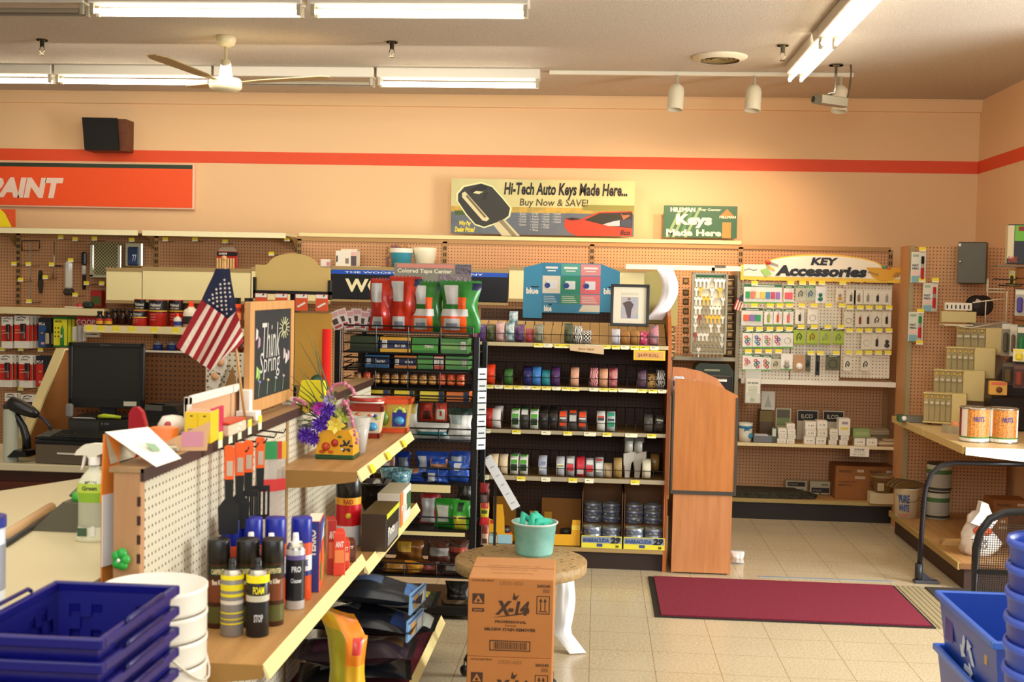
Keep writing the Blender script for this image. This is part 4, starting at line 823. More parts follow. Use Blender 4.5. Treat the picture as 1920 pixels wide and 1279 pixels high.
onshelf(b, 'booklet_pile', 'leaning pile of brown booklets right of the green carton', 'booklets', 1700, z=zk+.06+.012, Y0=9.5, rz=R(12))
onshelf(MB().box(-.09, .09, -.05, .05, 0, .035, mat('#c2ad8a', .4), b=.015).box(-.05, .08, -.04, .04, .03, .055, mat('#ad9570', .4), b=.012), 'plastic_bag', 'crumpled beige plastic bag at the right end of the key box shelf', 'bag', 1778, Y0=9.36)
onshelf(MB().box(-62*uq, 52*uq, 0, .01, 0, 110*uq, mat('#a99d78')), 'cardboard_piece', 'pale board standing behind the booklets at the shelf end', 'board', 1715, Y0=9.62)
single(MB().box(-72*uq, 72*uq, 0, .002, -75*uq, 0, mat('#efe6d4')).text('SCHLAGE', -40*uq, 35*uq, -28*uq, -14*uq, -.001, BLK, .03).text('Reload Key', -40*uq, 45*uq, -46*uq, -34*uq, -.001, mat('#5a5048')).text('Set to Save', -50*uq, 40*uq, -64*uq, -52*uq, -.001, mat('#5a5048')), 'paper_note', 'white paper note taped to the edge of the key box shelf', 'note', at(1612, 838, 9.285))
# ---------------- base deck things
zd = .166
def ondeck(mb, name, label, cat, X, Y0=9.5, z=zd, rz=0, group=None):
    x, y = Q(X, 880); p = at(x, y, Y0); p.z = z; return single(mb, name, label, cat, p, rz, group)
b = MB(); mt = mat('#3b3824', .8, kind='speck', c2='#24200f', sc=.6)
b.prism([(-.6, -.19), (-.52, -.2), (.1, -.19), (.32, -.16), (.36, -.05), (.3, .1), (-.1, .16), (-.6, .15)], 0, .022, mt, 'xy').prism([(-.6, -.195), (.05, -.185), (.28, -.13), (.2, .1), (-.6, .13)], .0225, .045, mt, 'xy')
ondeck(b, 'folded_mat', 'dark folded floor mat lying on the base deck right of the wood tower', 'mat', 850, 9.52)
for X, n, inv in ((1056, 'left', 0), (1245, 'right', 1)):
    b = MB().box(-82*uq, 82*uq, 0, .06, 0, 100*uq, mat('#b9ad8a')); z0, z1 = (.55, .9) if not inv else (.1, .5)
    b.rect(-70*uq, 70*uq, z0*100*uq, z1*100*uq, -.001, mat('#2a1a14')).text('KEY-BLANKS', -60*uq, 10*uq, (z0+.1)*100*uq, (z0+.25)*100*uq, -.002, mat('#8a7c64'), .02).box(10*uq, 60*uq, -.003, 0, (.25 if not inv else .7)*100*uq, (.33 if not inv else .78)*100*uq, mat('#3f5a4a')).cyl(10*uq, -.002, 0, mat('#3f5a4a'), 10, axis='y')
    ondeck(b, 'sign_board', 'small key blank board leaning on the lower deck, %s one' % n, 'board', X, 9.62)
def carton(W_, D_, h_, tape=True):
    b = MB().box(-W_/2, W_/2, 0, D_, 0, h_, mat('#9a5f24', .7, kind='cloud', c2='#8d551e'), b=.002)
    b.print(W_, h_, [('FRAGILE', .12, .5, .80, .88, mat('#4a260c'), .03), (.68, .9, .82, .90, mat('#c9ad86')), (.62, .95, .62, .70, mat('#c2a47c')), ('KEY BLANK STOCK', .12, .7, .50, .55, mat('#4a260c'), .01), ('MADE IN USA', .12, .55, .40, .45, mat('#4a260c'), .02)]); return b
ondeck(carton(pm(57, 9.4), .25, pm(62, 9.4)), 'cardboard_box', 'brown cardboard box on the base deck, left of the pair', 'box', 1483, 9.42)
ondeck(carton(pm(53, 9.4), .25, pm(62, 9.4)), 'cardboard_box', 'brown cardboard box on the base deck, right one behind the pot', 'box', 1715, 9.42)
ondeck(MB().box(-.11, .11, 0, .012, 0, .2, mat('#2a1b14')).rect(-.105, .105, .165, .195, -.001, mat('#4a4238')).text('KEYS AND MORE', -.08, .08, .14, .16, -.001, mat('#b7ab90'), .02), 'sign_board', 'black framed board standing behind the pot in the corner', 'board', 1775, 9.38, z=zd)
ondeck(MB().box(-.09, .09, -.06, .05, 0, 84*uq, mat('#cbb98f'), b=.003), 'white_box', 'plain cream box at the deck edge under the clay-coloured pot', 'box', 1718, 9.30)
ondeck(MB().lathe([(0, 0), (.062, 0), (.075, .11), (.092, .115), (.094, .13), (.085, .13), (.068, .01), (0, .01)], mat('#8b6c42', .5), 24).rect(-.06, -.01, .02, .08, -.078, mat('#c0ad88')), 'flower_pot', 'brownish clear plastic tub standing on the cream box', 'tub', 1735, 9.30, z=zd+84*uq+.001)
# ================================================================ RIGHT CORNER
NY = 9.0; ZD = .87
a = at(1708, 460, NY); xr = WX-.06
t = thing('wing_gondola', 'tan pegboard wing shelving in the right corner', 'shelving', (a.x, NY, 0)); WW = xr-a.x; zt = a.z
MB().box(.02, WW, .0, .03, 0, zt, PEGT).build('back_panel', t)
MB().box(0, .02, .03, .30, 0, zt, mat('#c98f5c', .55)).build('side_panel', t)
MB().box(-.004, .028, -.012, .03, 0, zt, mat('#a9966a', .5)).build('upright', t)
# low deck along the right wall
pd0 = atz(1665, 940, .165)
t = thing('corner_deck', 'low wooden display deck running along the right wall', 'display deck', (2.2, 7.27, 0))
MB().box(0, WX-2.2-.03, 0, NY-7.27-.02, .13, .165, DECKY, front=mat('#7a4e22', .5)).build('deck', t)
for y0, y1 in ((.0, .9), (.91, 1.7)): MB().box(-.012, .006, y0, y1, .125, .17, mat('#a8894c', .5), b=.003).build('edge_trim', t)
MB().box(.04, WX-2.2-.03, .03, NY-7.27-.02, 0, .13, mat('#3a2012', .55)).build('plinth', t)
# counter
t = thing('corner_counter', 'tan counter with two cream edges wrapping the right corner', 'counter', (2.2, 7.24, ZD))
MB().prism([(0, 0), (WX-2.2-.01, 0), (WX-2.2-.01, 1.74), (0, 1.74)], -.03, 0, mat('#d8b983', .35), 'xy').build('worktop', t)
for y0, y1 in ((.02, .86), (.88, 1.74)): MB().box(-.012, 0, y0, y1, -.045, .004, mat('#cdb26e', .45), b=.003).build('edge_trim', t)
MB().prism([(0, -.045), (.32, -.075), (.9, -.085), (.9, .0), (0, .0)], -.012, 0, mat('#efe3c4', .4)).build('front_fascia', t)
# slat wall on the right wall
t = thing('slatwall', 'tan slatted wall panel on the right wall above the counter', 'wall panel', (WX-.02, 7.3, 0))
MB().box(-.03, 0, 0, NY-7.3-.01, ZD, zt+.0, mat('#c99162', .6, kind='slat', c2='#8a5a34')).build('slatted_panel', t)
# grey box
t = thing('key_cabinet', 'dark grey metal key cabinet hung on the corner pegboard', 'cabinet', at(1819, 532, NY-.16), R(-22)); uc = pm(1, NY-.16)
MB().box(-22*uc, 26*uc, 0, .13, 0, 76*uc, mat('#4a473a', .45), b=.004).build('body', t)
MB().box(-23*uc, 26*uc, -.012, -.001, 1*uc, 75*uc, mat('#545142', .45), b=.003).build('door', t)
MB().cyl(.009, -.03, -.012, CHROME, 10, cx=-18*uc, axis='y').build('lock', t).location = (0, 0, 40*uc); 
MB().box(-22*uc, -18*uc, -.014, -.0125, 68*uc, 73*uc, WHT).build('sticker', t)
# marker pen packs
def marker(x, y0, y1, capc, label):
    W_ = pm(27, NY-.1); h_ = pm(y1-y0, NY-.1); t = thing('marker_pack', label, 'marker', at(x, y1, NY-.1), R(4))
    MB().box(-W_/2, W_/2, 0, .003, 0, h_, mat('#e2e0d0', .35)).print(W_, h_, [(.1, .5, .84, .92, mat('#9cb89c')), ('PAINT', .08, .5, .52, .60, mat('#2a2a30'), .03), ('PEN', .08, .5, .42, .49, mat('#2a2a30'), .03), (.05, .6, .0, .22, mat('#86b4bc')), (.1, .5, .26, .38, mat('#f0cabc'))]).build('card', t)
    b = MB(); b.cyl(.011, h_*.62, h_*.86, mat(capc, .35), 10, cx=W_*.24, cy=-.012).cyl(.009, h_*.48, h_*.62, mat('#a8a49a', .3), 10, cx=W_*.24, cy=-.012).cyl(.012, h_*.12, h_*.48, mat('#c92c28', .35), 10, cx=W_*.24, cy=-.012).cyl(.007, h_*.06, h_*.12, WHT, 8, cx=W_*.24, cy=-.012); b.build('marker', t)
marker(1721, 474, 530, '#16140f', 'carded paint marker with black cap at the top of the corner pegboard')
marker(1743, 532, 584, '#c82a26', 'carded paint marker with red cap on the corner pegboard')
marker(1716, 586, 640, '#2c8c3a', 'carded paint marker with green cap, lowest on the corner pegboard')
for x, y in ((1731, 470), (1730, 528), (1755, 528), (1727, 586), (1725, 645)):
    p = at(x, y, NY-.13); p.y = NY-.001; clone(kh, p, label='peg hook with yellow price tag beside the paint markers', group='hooks beside the paint markers')
# stepped cream parts drawers
def drawers(x0, x1, xs, y0, y1, Y0, label, n=5):
    """x0..xs clear front, xs..x1 plain end panel"""
    a = at(x0, y1, Y0); W_ = pm(x1-x0, Y0); h_ = pm(y1-y0, Y0); s_ = pm(xs-x0, Y0); t = thing('parts_cabinet', label, 'parts cabinet', a, R(-20))
    MC_ = mat('#d9c480', .45)
    MB().box(0, s_, .012, .085, 0, h_, MC_, b=.002).box(s_, W_*1.06, -.01, .085, 0, h_, MC_, b=.003).box(-.004, s_, -.015, .012, -.006, .004, MC_).box(-.004, s_, -.02, .02, h_-.008, h_, MC_).build('body', t)
    for k in range(n):
        xa = s_*k/n; MB().box(xa+.002, xa+s_/n-.002, -.012, .011, .006, h_*.8, mat('#c9b886', .15, alpha=.55), b=.003).box(xa+.006, xa+s_/n-.008, -.03, -.012, h_*.62, h_*.70, mat('#e8e0c4', .2, alpha=.7)).box(xa+s_/n*.3, xa+s_/n*.7, -.01, .011, h_*.82, h_*.92, mat('#d8b040', .3), b=.002).build('drawer', t)
drawers(1731, 1800, 1779, 736, 790, 8.45, 'lowest cream parts cabinet standing on the corner counter')
drawers(1750, 1832, 1800, 693, 748, 8.55, 'cream parts cabinet, second step up from the counter')
drawers(1773, 1852, 1821, 651, 706, 8.65, 'cream parts cabinet, third step up from the counter')
drawers(1792, 1877, 1842, 614, 663, 8.75, 'topmost full-size cream parts cabinet under the wire basket', 4)
t = thing('cabinet_stand', 'sloping grey board carrying the stepped parts cabinets', 'stand', at(1832, 775, 8.62))
us = pm(1, 8.62); MB().prism([(-60*us, 0), (20*us, 0), (56*us, 85*us), (58*us, 165*us), (-10*us, 165*us), (-60*us, 30*us)], .17, .18, mat('#b5a792', .5)).build('board', t)
# wire basket shelf with tray and black discs
t = thing('wire_basket', 'white wire basket shelf on the corner pegboard', 'wire basket', at(1768, 607, 8.72)); ub = pm(1, 8.72); WB = mat('#e8dfc0', .4)
b = MB()
for q in (((0, 0, 0), (44*ub, -.08, -6*ub), (112*ub, 0, 6*ub), (96*ub, .2, 8*ub)), ((112*ub, 0, 6*ub), (112*ub, 0, 62*ub)), ((72*ub, -.04, 2*ub), (72*ub, -.04, 44*ub)), ((46*ub, -.08, 40*ub), (90*ub, -.03, 46*ub), (112*ub, .0, 48*ub)), ((86*ub, .1, 10*ub), (86*ub, .1, 84*ub)), ((84*ub, .1, 84*ub), (84*ub, .1, 60*ub)), ((88*ub, .1, 66*ub), (112*ub, .05, 66*ub)), ((88*ub, .1, 60*ub), (112*ub, .05, 60*ub))): b.tube(q, .0045, WB, 5)
b.build('wire', t); MB().box(0, 50*ub, -.05, .1, -3*ub, 0, mat('#e2d5ae', .4)).build('tray', t)
t = thing('key_tag_box', 'cream box with a row of black key slots in the wire basket', 'box', at(1765, 604, 8.68), R(-8))
MB().box(0, 60*ub, 0, .08, 0, 20*ub, mat('#c7b572', .4), b=.003).build('body', t)
b = MB().box(6*ub, 52*ub, 0, .06, 22*ub, 36*ub, mat('#ece4cc'), b=.002)
for k in range(6): b.box((8+k*7.4)*ub, (10.5+k*7.4)*ub, -.002, 0, 25*ub, 32*ub, BLK)
b.build('slotted_card', t)
for k, (x, y) in enumerate(((1830, 592), (1842, 592))):
    single(MB().cyl(pm(19, 8.75), -.01, .012, mat('#17151a', .35), 28, axis='y').cyl(pm(7, 8.75), -.012, -.009, mat('#302c34', .4), 20, axis='y').add([(-.01, -.0125, .03), (.02, -.0125, .02), (.03, -.0125, .035), (0, -.0125, .05)], [(0, 1, 2, 3)], mat('#c9c4b4')), 'black_disc', 'black round disc in the wire basket, %s one' % ('left' if k == 0 else 'right'), 'disc', at(x, y-19, 8.72+.03*k)+Vector((0, 0, 0)))
# products at the right edge
t = thing('boxed_product', 'tall black and green product box high at the right edge', 'box', at(1903, 495, 8.1), R(-10)); ue = pm(1, 8.1)
MB().box(-14*ue, 26*ue, 0, .1, 0, 72*ue, mat('#15140f', .4), side=mat('#cbb98e'), b=.002).rect(-2*ue, 26*ue, 42*ue, 70*ue, -.001, mat('#6fb83c')).rect(4*ue, 22*ue, 60*ue, 68*ue, -.002, mat('#8c2420')).rect(-14*ue, -3*ue, 10*ue, 70*ue, -.001, mat('#dccfae')).text('SHARK', -12*ue, 4*ue, 2*ue, 14*ue, -.002, mat('#a8452c'), .03).build('carton', t)
b = MB().box(-30*ue, 30*ue, 0, .12, -5*ue, -2*ue, mat('#6f6247', .4)); b.build('metal_shelf', t)
for k, (x, y) in enumerate(((1862, 523), (1872, 535), (1885, 532))):
    single(MB().tube([(0, 0, 0), (pm(34, 8.2), -.05, -.004), (pm(38, 8.2), -.05, .01)], .005, mat('#3c2f1e', .4, .5), 6), 'slat_hook', 'long dark wire hook on the slat wall near the right edge', 'peg hook', at(x, y, 8.2), 0, 'slat wall hooks')
def blister(x, y0, y1, w_, Y0, label, c1, c2, c3='#d8d4c0'):
    W_ = pm(w_, Y0); h_ = pm(y1-y0, Y0); t = thing('blister_pack', label, 'packaged product', at(x, y1, Y0), R(-25))
    MB().box(-W_/2, W_/2, 0, .004, 0, h_, mat(c1, .4)).rect(-W_*.45, W_*.45, h_*.8, h_*.95, -.001, mat(c3)).build('card', t); MB().box(-W_*.28, W_*.28, -.03, -.001, h_*.12, h_*.7, mat(c2, .25), b=.01).build('blister', t)
blister(1912, 544, 592, 18, 8.0, 'blue and silver blister pack hanging at the right edge', '#aaa69c', '#4a3f8c')
blister(1897, 508, 536, 10, 8.2, 'small yellow-topped tag hanging on the slat wall', '#e8dc5c', '#3a3020')
blister(1885, 606, 668, 16, 8.3, 'grey comb-like blade pack at the top of the dark rack', '#8d8470', '#55503c')
blister(1899, 610, 668, 12, 8.2, 'white edged blade pack beside the grey one', '#c9c2b0', '#6b6450')
blister(1914, 612, 680, 16, 8.0, 'green and white pack at the right edge', '#3a5a38', '#2c7c48')
blister(1911, 655, 678, 22, 7.9, 'white and yellow price card at the right edge', '#efe6b8', '#e8d838', '#f0e03c')
blister(1890, 680, 722, 22, 8.0, 'dark pack hanging below the price card', '#3a2c20', '#5c4a28', '#6a5a3c')
blister(1910, 684, 728, 20, 7.9, 'brown and red pack hanging at the right edge', '#4a2c20', '#8c4030', '#6a4a3c')
single(MB().box(-.06, .05, 0, .06, 0, .09, mat('#e0a83c', .4), b=.004).rect(-.05, .04, .065, .085, -.001, mat('#e06a4a')).sph((.0, -.004, .035), .02, mat('#6a3c1c'), 8), 'spice_carton', 'orange and yellow carton above the nut cans', 'carton', at(1873, 741, 8.0), R(-10))
t = thing('black_product_rack', 'black sloping product rack behind the nut cans', 'rack', tuple(at(1880, 790, 8.2).xy)+(ZD+.001,)); 
ur = pm(1, 8.2); MB().prism([(-32*ur, 0), (60*ur, 0), (60*ur, 190*ur), (5*ur, 110*ur)], .12, .16, mat('#1d1612', .5)).build('back_board', t); MB().box(-25*ur, 50*ur, -.02, .12, 0, 62*ur, mat('#16110e', .4), b=.01).build('bin', t)
# nut cans
def nutcan(x, label, turn, c):
    p = at(x, 826, 7.55); p.z = ZD+.002; r = pm(26, 7.55); h = pm(63, 7.55); t = thing('nut_can', label, 'can', p, 0)
    NUT = mat('#c98236', .5, kind='spots', c2='#8d4f18', sc=2.2); b = MB()
    for k in range(24):
        a0, a1 = 2*math.pi*k/24, 2*math.pi*(k+1)/24; d = math.degrees((a0+a1)/2+math.pi/2) % 360; d = (d+turn) % 360
        m = NUT if (d < 50 or d > 310) else (mat('#efe7dc', .35) if 50 <= d < 95 or 270 < d <= 310 else mat(c, .35))
        for (z0, z1, mm) in ((.03, .12, mat('#e6e2d4', .35)), (.12, .95, m)):
            b.add([(r*math.cos(a0), r*math.sin(a0), h*z0), (r*math.cos(a1), r*math.sin(a1), h*z0), (r*math.cos(a1), r*math.sin(a1), h*z1), (r*math.cos(a0), r*math.sin(a0), h*z1)], [(0, 1, 2, 3)], mm, True)
    b.lathe([(r, h*.12-.001), (r+.001, h*.12), (r+.001, h*.16), (r, h*.16)], mat('#4c7c2c'), 24); b.build('label_wrap', t)
    MB().lathe([(0, 0), (r+.003, 0), (r+.003, h*.03), (r-.001, h*.035)], CHROME, 28).lathe([(r-.001, h*.95), (r+.003, h*.955), (r+.003, h), (r-.002, h), (r-.003, h*.98), (0, h*.98)], CHROME, 28).build('rim', t)
    MB().text('NUTS', -.03, .035, h*.6, h*.75, 0, mat('#3a3a78'), .03, cyl=r+.002).build('lettering', t)
nutcan(1826, 'large can of mixed nuts with red label on the counter, left one', -12, '#8c1f1c'); nutcan(1879, 'large can of mixed nuts with yellow label on the counter, right one', 12, '#e6c83c')
MBt = MB().box(-.10, .08, -.06, .06, 0, .045, mat('#6d6a5c', .4), b=.003).box(-.14, -.10, -.06, .06, 0, .05, mat('#2f5a34', .4), b=.003); MBt.sph((-.105, -.065, .03), .018, WHT, 10)
single(MBt, 'grey_book', 'grey and green boxed book lying on the corner counter', 'box', tuple(at(1722, 775, 8.6).xy)+(ZD,), R(-6))
single(MB().cyl(.075, 0, .05, mat('#c7b38c', .2, alpha=.6), 20).cyl(.07, .002, .02, mat('#3a4a58'), 16).cyl(.068, .02, .035, mat('#6f8c3c'), 16).sph((0, -.02, .05), .03, mat('#e0905c'), 10), 'small_bowl', 'small clear bowl of colourful bits left of the nut cans', 'bowl', tuple(at(1789, 792, 8.0).xy)+(ZD,))
# under the counter
zd2 = .166
def paintcan(x, z, label):
    p = at(x, 940, 8.75); p.z = z; r = pm(22, 8.75); h = pm(51, 8.75); t = thing('paint_can', label, 'paint can', p)
    MB().cyl(r, 0, h*.96, mat('#b9b59c', .4), 28, b=.002).lathe([(r+.001, h*.62), (r+.001, h*.78)], mat('#47703c'), 28).lathe([(r+.001, h*.05), (r+.001, h*.14)], mat('#3c3a30'), 28).lathe([(r+.0008, h*.2), (r+.0008, h*.6)], mat('#a9a594'), 28).build('body', t)
    MB().cyl(r+.003, h*.96, h, mat('#2b2620', .4), 28).build('lid', t); return h
h_ = paintcan(1757, zd2, 'lower of two stacked paint cans under the corner counter'); paintcan(1759, zd2+h_+.001, 'upper of two stacked paint cans with green band under the corner counter')
t = thing('plastic_pail', 'white pail with blue label topped by dark gloves at the corner deck', 'pail', tuple(at(1699, 948, 8.75).xy)+(zd2,)); r = pm(22, 8.75)
MB().lathe([(0, 0), (r*.92, 0), (r, .2), (r+.004, .205), (r+.004, .215), (r-.005, .215), (r*.85, .01), (0, .01)], mat('#d8c6a0', .45), 28).build('body', t)
MB().text('PURE', -.075, .0, .11, .17, 0, mat('#2c4a86'), .04, cyl=r+.002).text('WHITE', -.075, .0, .05, .10, 0, mat('#2c4a86'), .04, cyl=r+.001).text('1 gal', -.07, -.01, .01, .035, 0, mat('#c85a4a'), .04, cyl=r+.001).build('lettering', t)
MB().tube([(r*math.cos(R(200+20*k)), r*math.sin(R(200+20*k))-.004, .17-.05*math.sin(R(22*k))) for k in range(8)], .002, mat('#5a4a30', .4, .6), 5).build('handle', t)
b = MB()
for k in range(5): b.prism([(-.13, 0), (.12, .01), (.1, .035), (-.05, .055), (-.11, .03)], -.07+.028*k, -.045+.028*k, mat('#4a3314' if k % 2 else '#6b4f20', .8))
single(b, 'work_gloves', 'dark brown gloves folded over the pail rim', 'gloves', tuple(at(1699, 948, 8.75).xy)+(zd2+.217,), R(15))
# white plastic bag with bottle
t = thing('shopping_bag', 'white plastic shopping bag with red print on the low corner deck', 'bag', tuple(at(1832, 1015, 7.55).xy)+(zd2,))
random.seed(4); pr = [(.0, 0), (.085, .0), (.11, .03), (.115, .08), (.10, .13), (.075, .16), (.05, .2), (.045, .24), (.02, .27), (0, .27)]
b = MB().lathe(pr, mat('#e9dfd0', .3), 20); b.v = [(x*(1.0+.14*math.sin(5*math.atan2(y, x)+z*40))+.02*math.sin(z*20), y*(1+.12*math.cos(4*math.atan2(y, x)+z*30)), z) for x, y, z in b.v]; b.build('bag_body', t)
MB().prism([(-.07, .21), (.05, .17), (.09, .23), (.05, .28), (.03, .33), (-.01, .34), (-.02, .28)], -.09, -.02, mat('#efe9e0', .4)).build('handle', t)
MB().box(-.05, .06, -.115, -.05, .135, .185, mat('#d8552c', .4), b=.02).text('THANK', -.08, .03, .09, .12, -.13, mat('#4a4a44'), .03).text('YOU', -.07, .02, .06, .085, -.13, mat('#4a4a44'), .03).build('print', t)
single(MB().prism([(-.1, 0), (-.06, .0), (.1, .0), (.12, .02), (.03, .035), (-.08, .025)], -.05, .05, mat('#c09a5c', .6)), 'paper_scrap', 'crumpled tan paper left of the shopping bag', 'paper', tuple(at(1797, 1000, 7.8).xy)+(zd2,), R(-20))
for k, (x, w_, c, l) in enumerate(((1895, 46, '#7a4a22', 'dark cardboard box at the right edge under the counter'), (1868, 30, '#55301a', 'brown box deeper under the counter behind the shopping bag'))):
    p = at(x, 960, 8.3-.5*k); p.z = zd2; single(carton(pm(w_*1.4, 8.2), .2, .22-.03*k), 'cardboard_box', l, 'box', p)
single(MB().lathe([(0, 0), (.03, 0), (.03, .12), (.012, .16), (.012, .2), (0, .2)], mat('#1a120c', .3), 14), 'dark_bottle', 'small dark bottle behind the shopping bag', 'bottle', tuple(at(1848, 935, 8.3).xy)+(zd2,))
# ---------------- black loop barrier
f = atz(1722, 1093, 0); Yb = f.y
t = thing('floor_barrier', 'black tubular loop barrier on a flat foot beside the red mat', 'barrier', (f.x, Yb, 0))
pts = [(at(x, y, Yb)-f) for x, y in ((1722, 1092), (1728, 1000), (1733, 935), (1736, 915), (1746, 888), (1764, 873), (1790, 868), (1850, 869), (1960, 871))]
MB().tube([(p.x, 0, max(p.z, .01)) for p in pts], .016, mat('#201e22', .35, .3), 8).build('tube', t)
MB().tube([(0, 0, 0), (0, 0, .12)], .024, mat('#2c2c30', .4, .3), 8).box(-.03, .12, -.03, .03, 0, .02, mat('#4a4a50', .4, .3), b=.005).prism([(0, .02), (.09, .02), (0, .09)], -.008, .008, mat('#3a3a40', .4)).build('foot', t)
# ---------------- mats on the floor
c = [atz(1217, 1082, 0), atz(1683, 1101, 0), atz(1750, 1180, 0), atz(1225, 1157, 0)]
xa, xb = (c[0].x+c[3].x)/2, (c[1].x+c[2].x)/2; ya, yb = (c[2].y+c[3].y)/2, (c[0].y+c[1].y)/2
t = thing('floor_mat', 'dark red carpet mat with black rubber edge on the floor', 'mat', ((xa+xb)/2, (ya+yb)/2, 0)); w2, d2 = (xb-xa)/2, (yb-ya)/2
MB().box(-w2, w2, -d2, d2, 0, .006, mat('#1f1a18', .6)).build('rubber_edge', t); MB().box(-w2+.035, w2-.02, -d2+.02, d2-.012, .006, .013, mat('#8e1834', .95, kind='carpet', c2='#5c0c20')).build('pile', t)
p1, p2 = xb+.02, xb+.17
t = thing('threshold_strip', 'ribbed tan threshold strip right of the red mat', 'threshold', (p1, ya, 0)); 
for k in range(5): MB().box(.03*k, .03*k+.024, 0, yb-ya+.02, 0, .005, mat('#a39674', .45)).build('rib', t)
single(MB().box(0, .65, 0, yb-ya, 0, .008, mat('#38342c', .9, kind='carpet', c2='#26221c')), 'floor_mat', 'dark grey mat right of the ribbed threshold strip', 'mat', (p2+.01, ya, 0))
a1 = atz(1422, 1081, .0); a2 = atz(1675, 1091, 0)
single(MB().box(0, a2.x-a1.x, -.012, .012, 0, .002, mat('#8695a0', .4)), 'floor_tape', 'thin blue-grey tape line on the floor behind the red mat', 'tape line', (a1.x, (a1.y+a2.y)/2, 0))
# ================================================================ TAPE SHELVING
TY = 7.45; TB = 7.92
tx0 = at(884, 800, TY).x; tx1 = at(1249, 800, TY).x
zl = [at(1080, y, TY).z for y in (645, 726, 809, 896, 1027)]; zu = [at(1080, y, TY).z for y in (652, 732, 816, 904, 1034)]
t = thing('tape_gondola', 'dark brown shelving unit full of tape rolls in the middle of the shop', 'shelving', (0, TY, 0))
MB().box(tx0, tx1, TB-TY, TB-TY+.03, .14, 1.62, PEGD).build('back_panel', t)
MB().box(tx0, tx1, .03, .06, 0, .15, mat('#2a170d', .5)).build('kick_plate', t)
MB().box(tx0-.02, tx0, .0, TB-TY+.03, 0, 1.5, BROWN).build('side_panel', t)
MB().prism([(.0, 0), (TB-TY+.03, 0), (TB-TY+.03, 1.66), (.30, 1.66), (.16, 1.60), (.05, 1.50), (.0, 1.38)], tx1, tx1+.022, mat('#b8672c', .4, kind='wood', c2='#a5561f', sc=1), 'yz').build('side_panel', t)
MB().box(tx0, tx1, .02, TB-TY, zl[4]-.02, zl[4], mat('#8a5a2c', .5, kind='wood', c2='#5a3414', sc=3)).box(tx0, tx1, .0, .02, zu[4], zl[4]+.002, mat('#a98a54', .5)).build('base_deck', t)
sag_ = (.02, 0, 0, 0)
tagpx = [[(548,628),(630,705),(722,798),(800,878),(985,1125),(1130,1200),(1215,1283),(1290,1362),(1375,1450),(1455,1535),(1540,1615)],
 [(150,210),(220,290),(300,375),(385,460),(460,530),(535,610),(625,700),(712,785),(795,870),(872,945),(1030,1110),(1115,1190),(1197,1270),(1278,1440),(1443,1518),(1538,1612),(1620,1690)],
 [(125,168),(330,395),(550,620),(715,780),(870,960),(1010,1078),(1180,1272),(1345,1412)], [(117,165),(372,438),(557,625),(762,828),(885,952),(1230,1297)]]
for i in range(4):
    s_ = MB().box(tx0, tx1, .01, TB-TY, zl[i]-.014, zl[i]-.004, mat('#8f6b36', .5)); s_.build('shelf', t)
    MB().box(tx0, tx1, -.004, .01, zu[i], zl[i], mat('#c9b98c' if i < 2 else '#a5977a', .5), b=.001).build('price_channel', t)
    for k, (a_, c_) in enumerate(tagpx[i]):
        sc_ = 4.567 if i < 2 else 3.998; xa, xb = at(880+a_/sc_, 700, TY).x, at(880+c_/sc_, 700, TY).x; yl = k % 3 != 1 if i < 2 else k % 2 == 1
        MB().box(xa, xb, -.007, -.0045, zu[i]-(.004 if yl else 0), zl[i]-.003, TAGY if yl else TAGW).box(xa+.002, xb-.002, -.0075, -.007, zu[i]-.003, zu[i]+.006, TAGW).box(xa+.01, xa+.03, -.008, -.0075, zu[i]+.011, zu[i]+.014, mat('#5a4a20')).build('price_tag', t)
    w_ = MB(); zt_ = zl[i]+.055
    w_.tube([(tx0+.01, .0, zt_), (tx1-.01, .0, zt_)], .002, BLKM, 4).tube([(tx0+.01, .3, zl[i]+.13), (tx1-.01, .3, zl[i]+.13)], .002, BLKM, 4)
    for k in range(21):
        x = tx0+.01+(tx1-tx0-.02)*k/20; w_.tube([(x, .0, zl[i]), (x, .0, zt_), (x, .3, zl[i]+.13), (x, .3, zl[i])], .0016, BLKM, 4)
    w_.build('wire_divider', t)
for z0_, z1_, i in ((zl[0], zl[0]+.13, 0),): MB().prism([(.06, z0_), (.36, z0_), (.36, z1_)], tx0+.01, tx1-.01, mat('#c39a5c', .5), 'yz').build('sloping_insert', t)
def troll(m, r=.055, w_=.052, label=None):
    b = MB(); ri = .038; b.lathe([(ri, -w_/2), (r-.001, -w_/2), (r, -w_/2+.001), (r, w_/2-.001), (r-.001, w_/2), (ri, w_/2)], m, 28, axis='x')
    return b
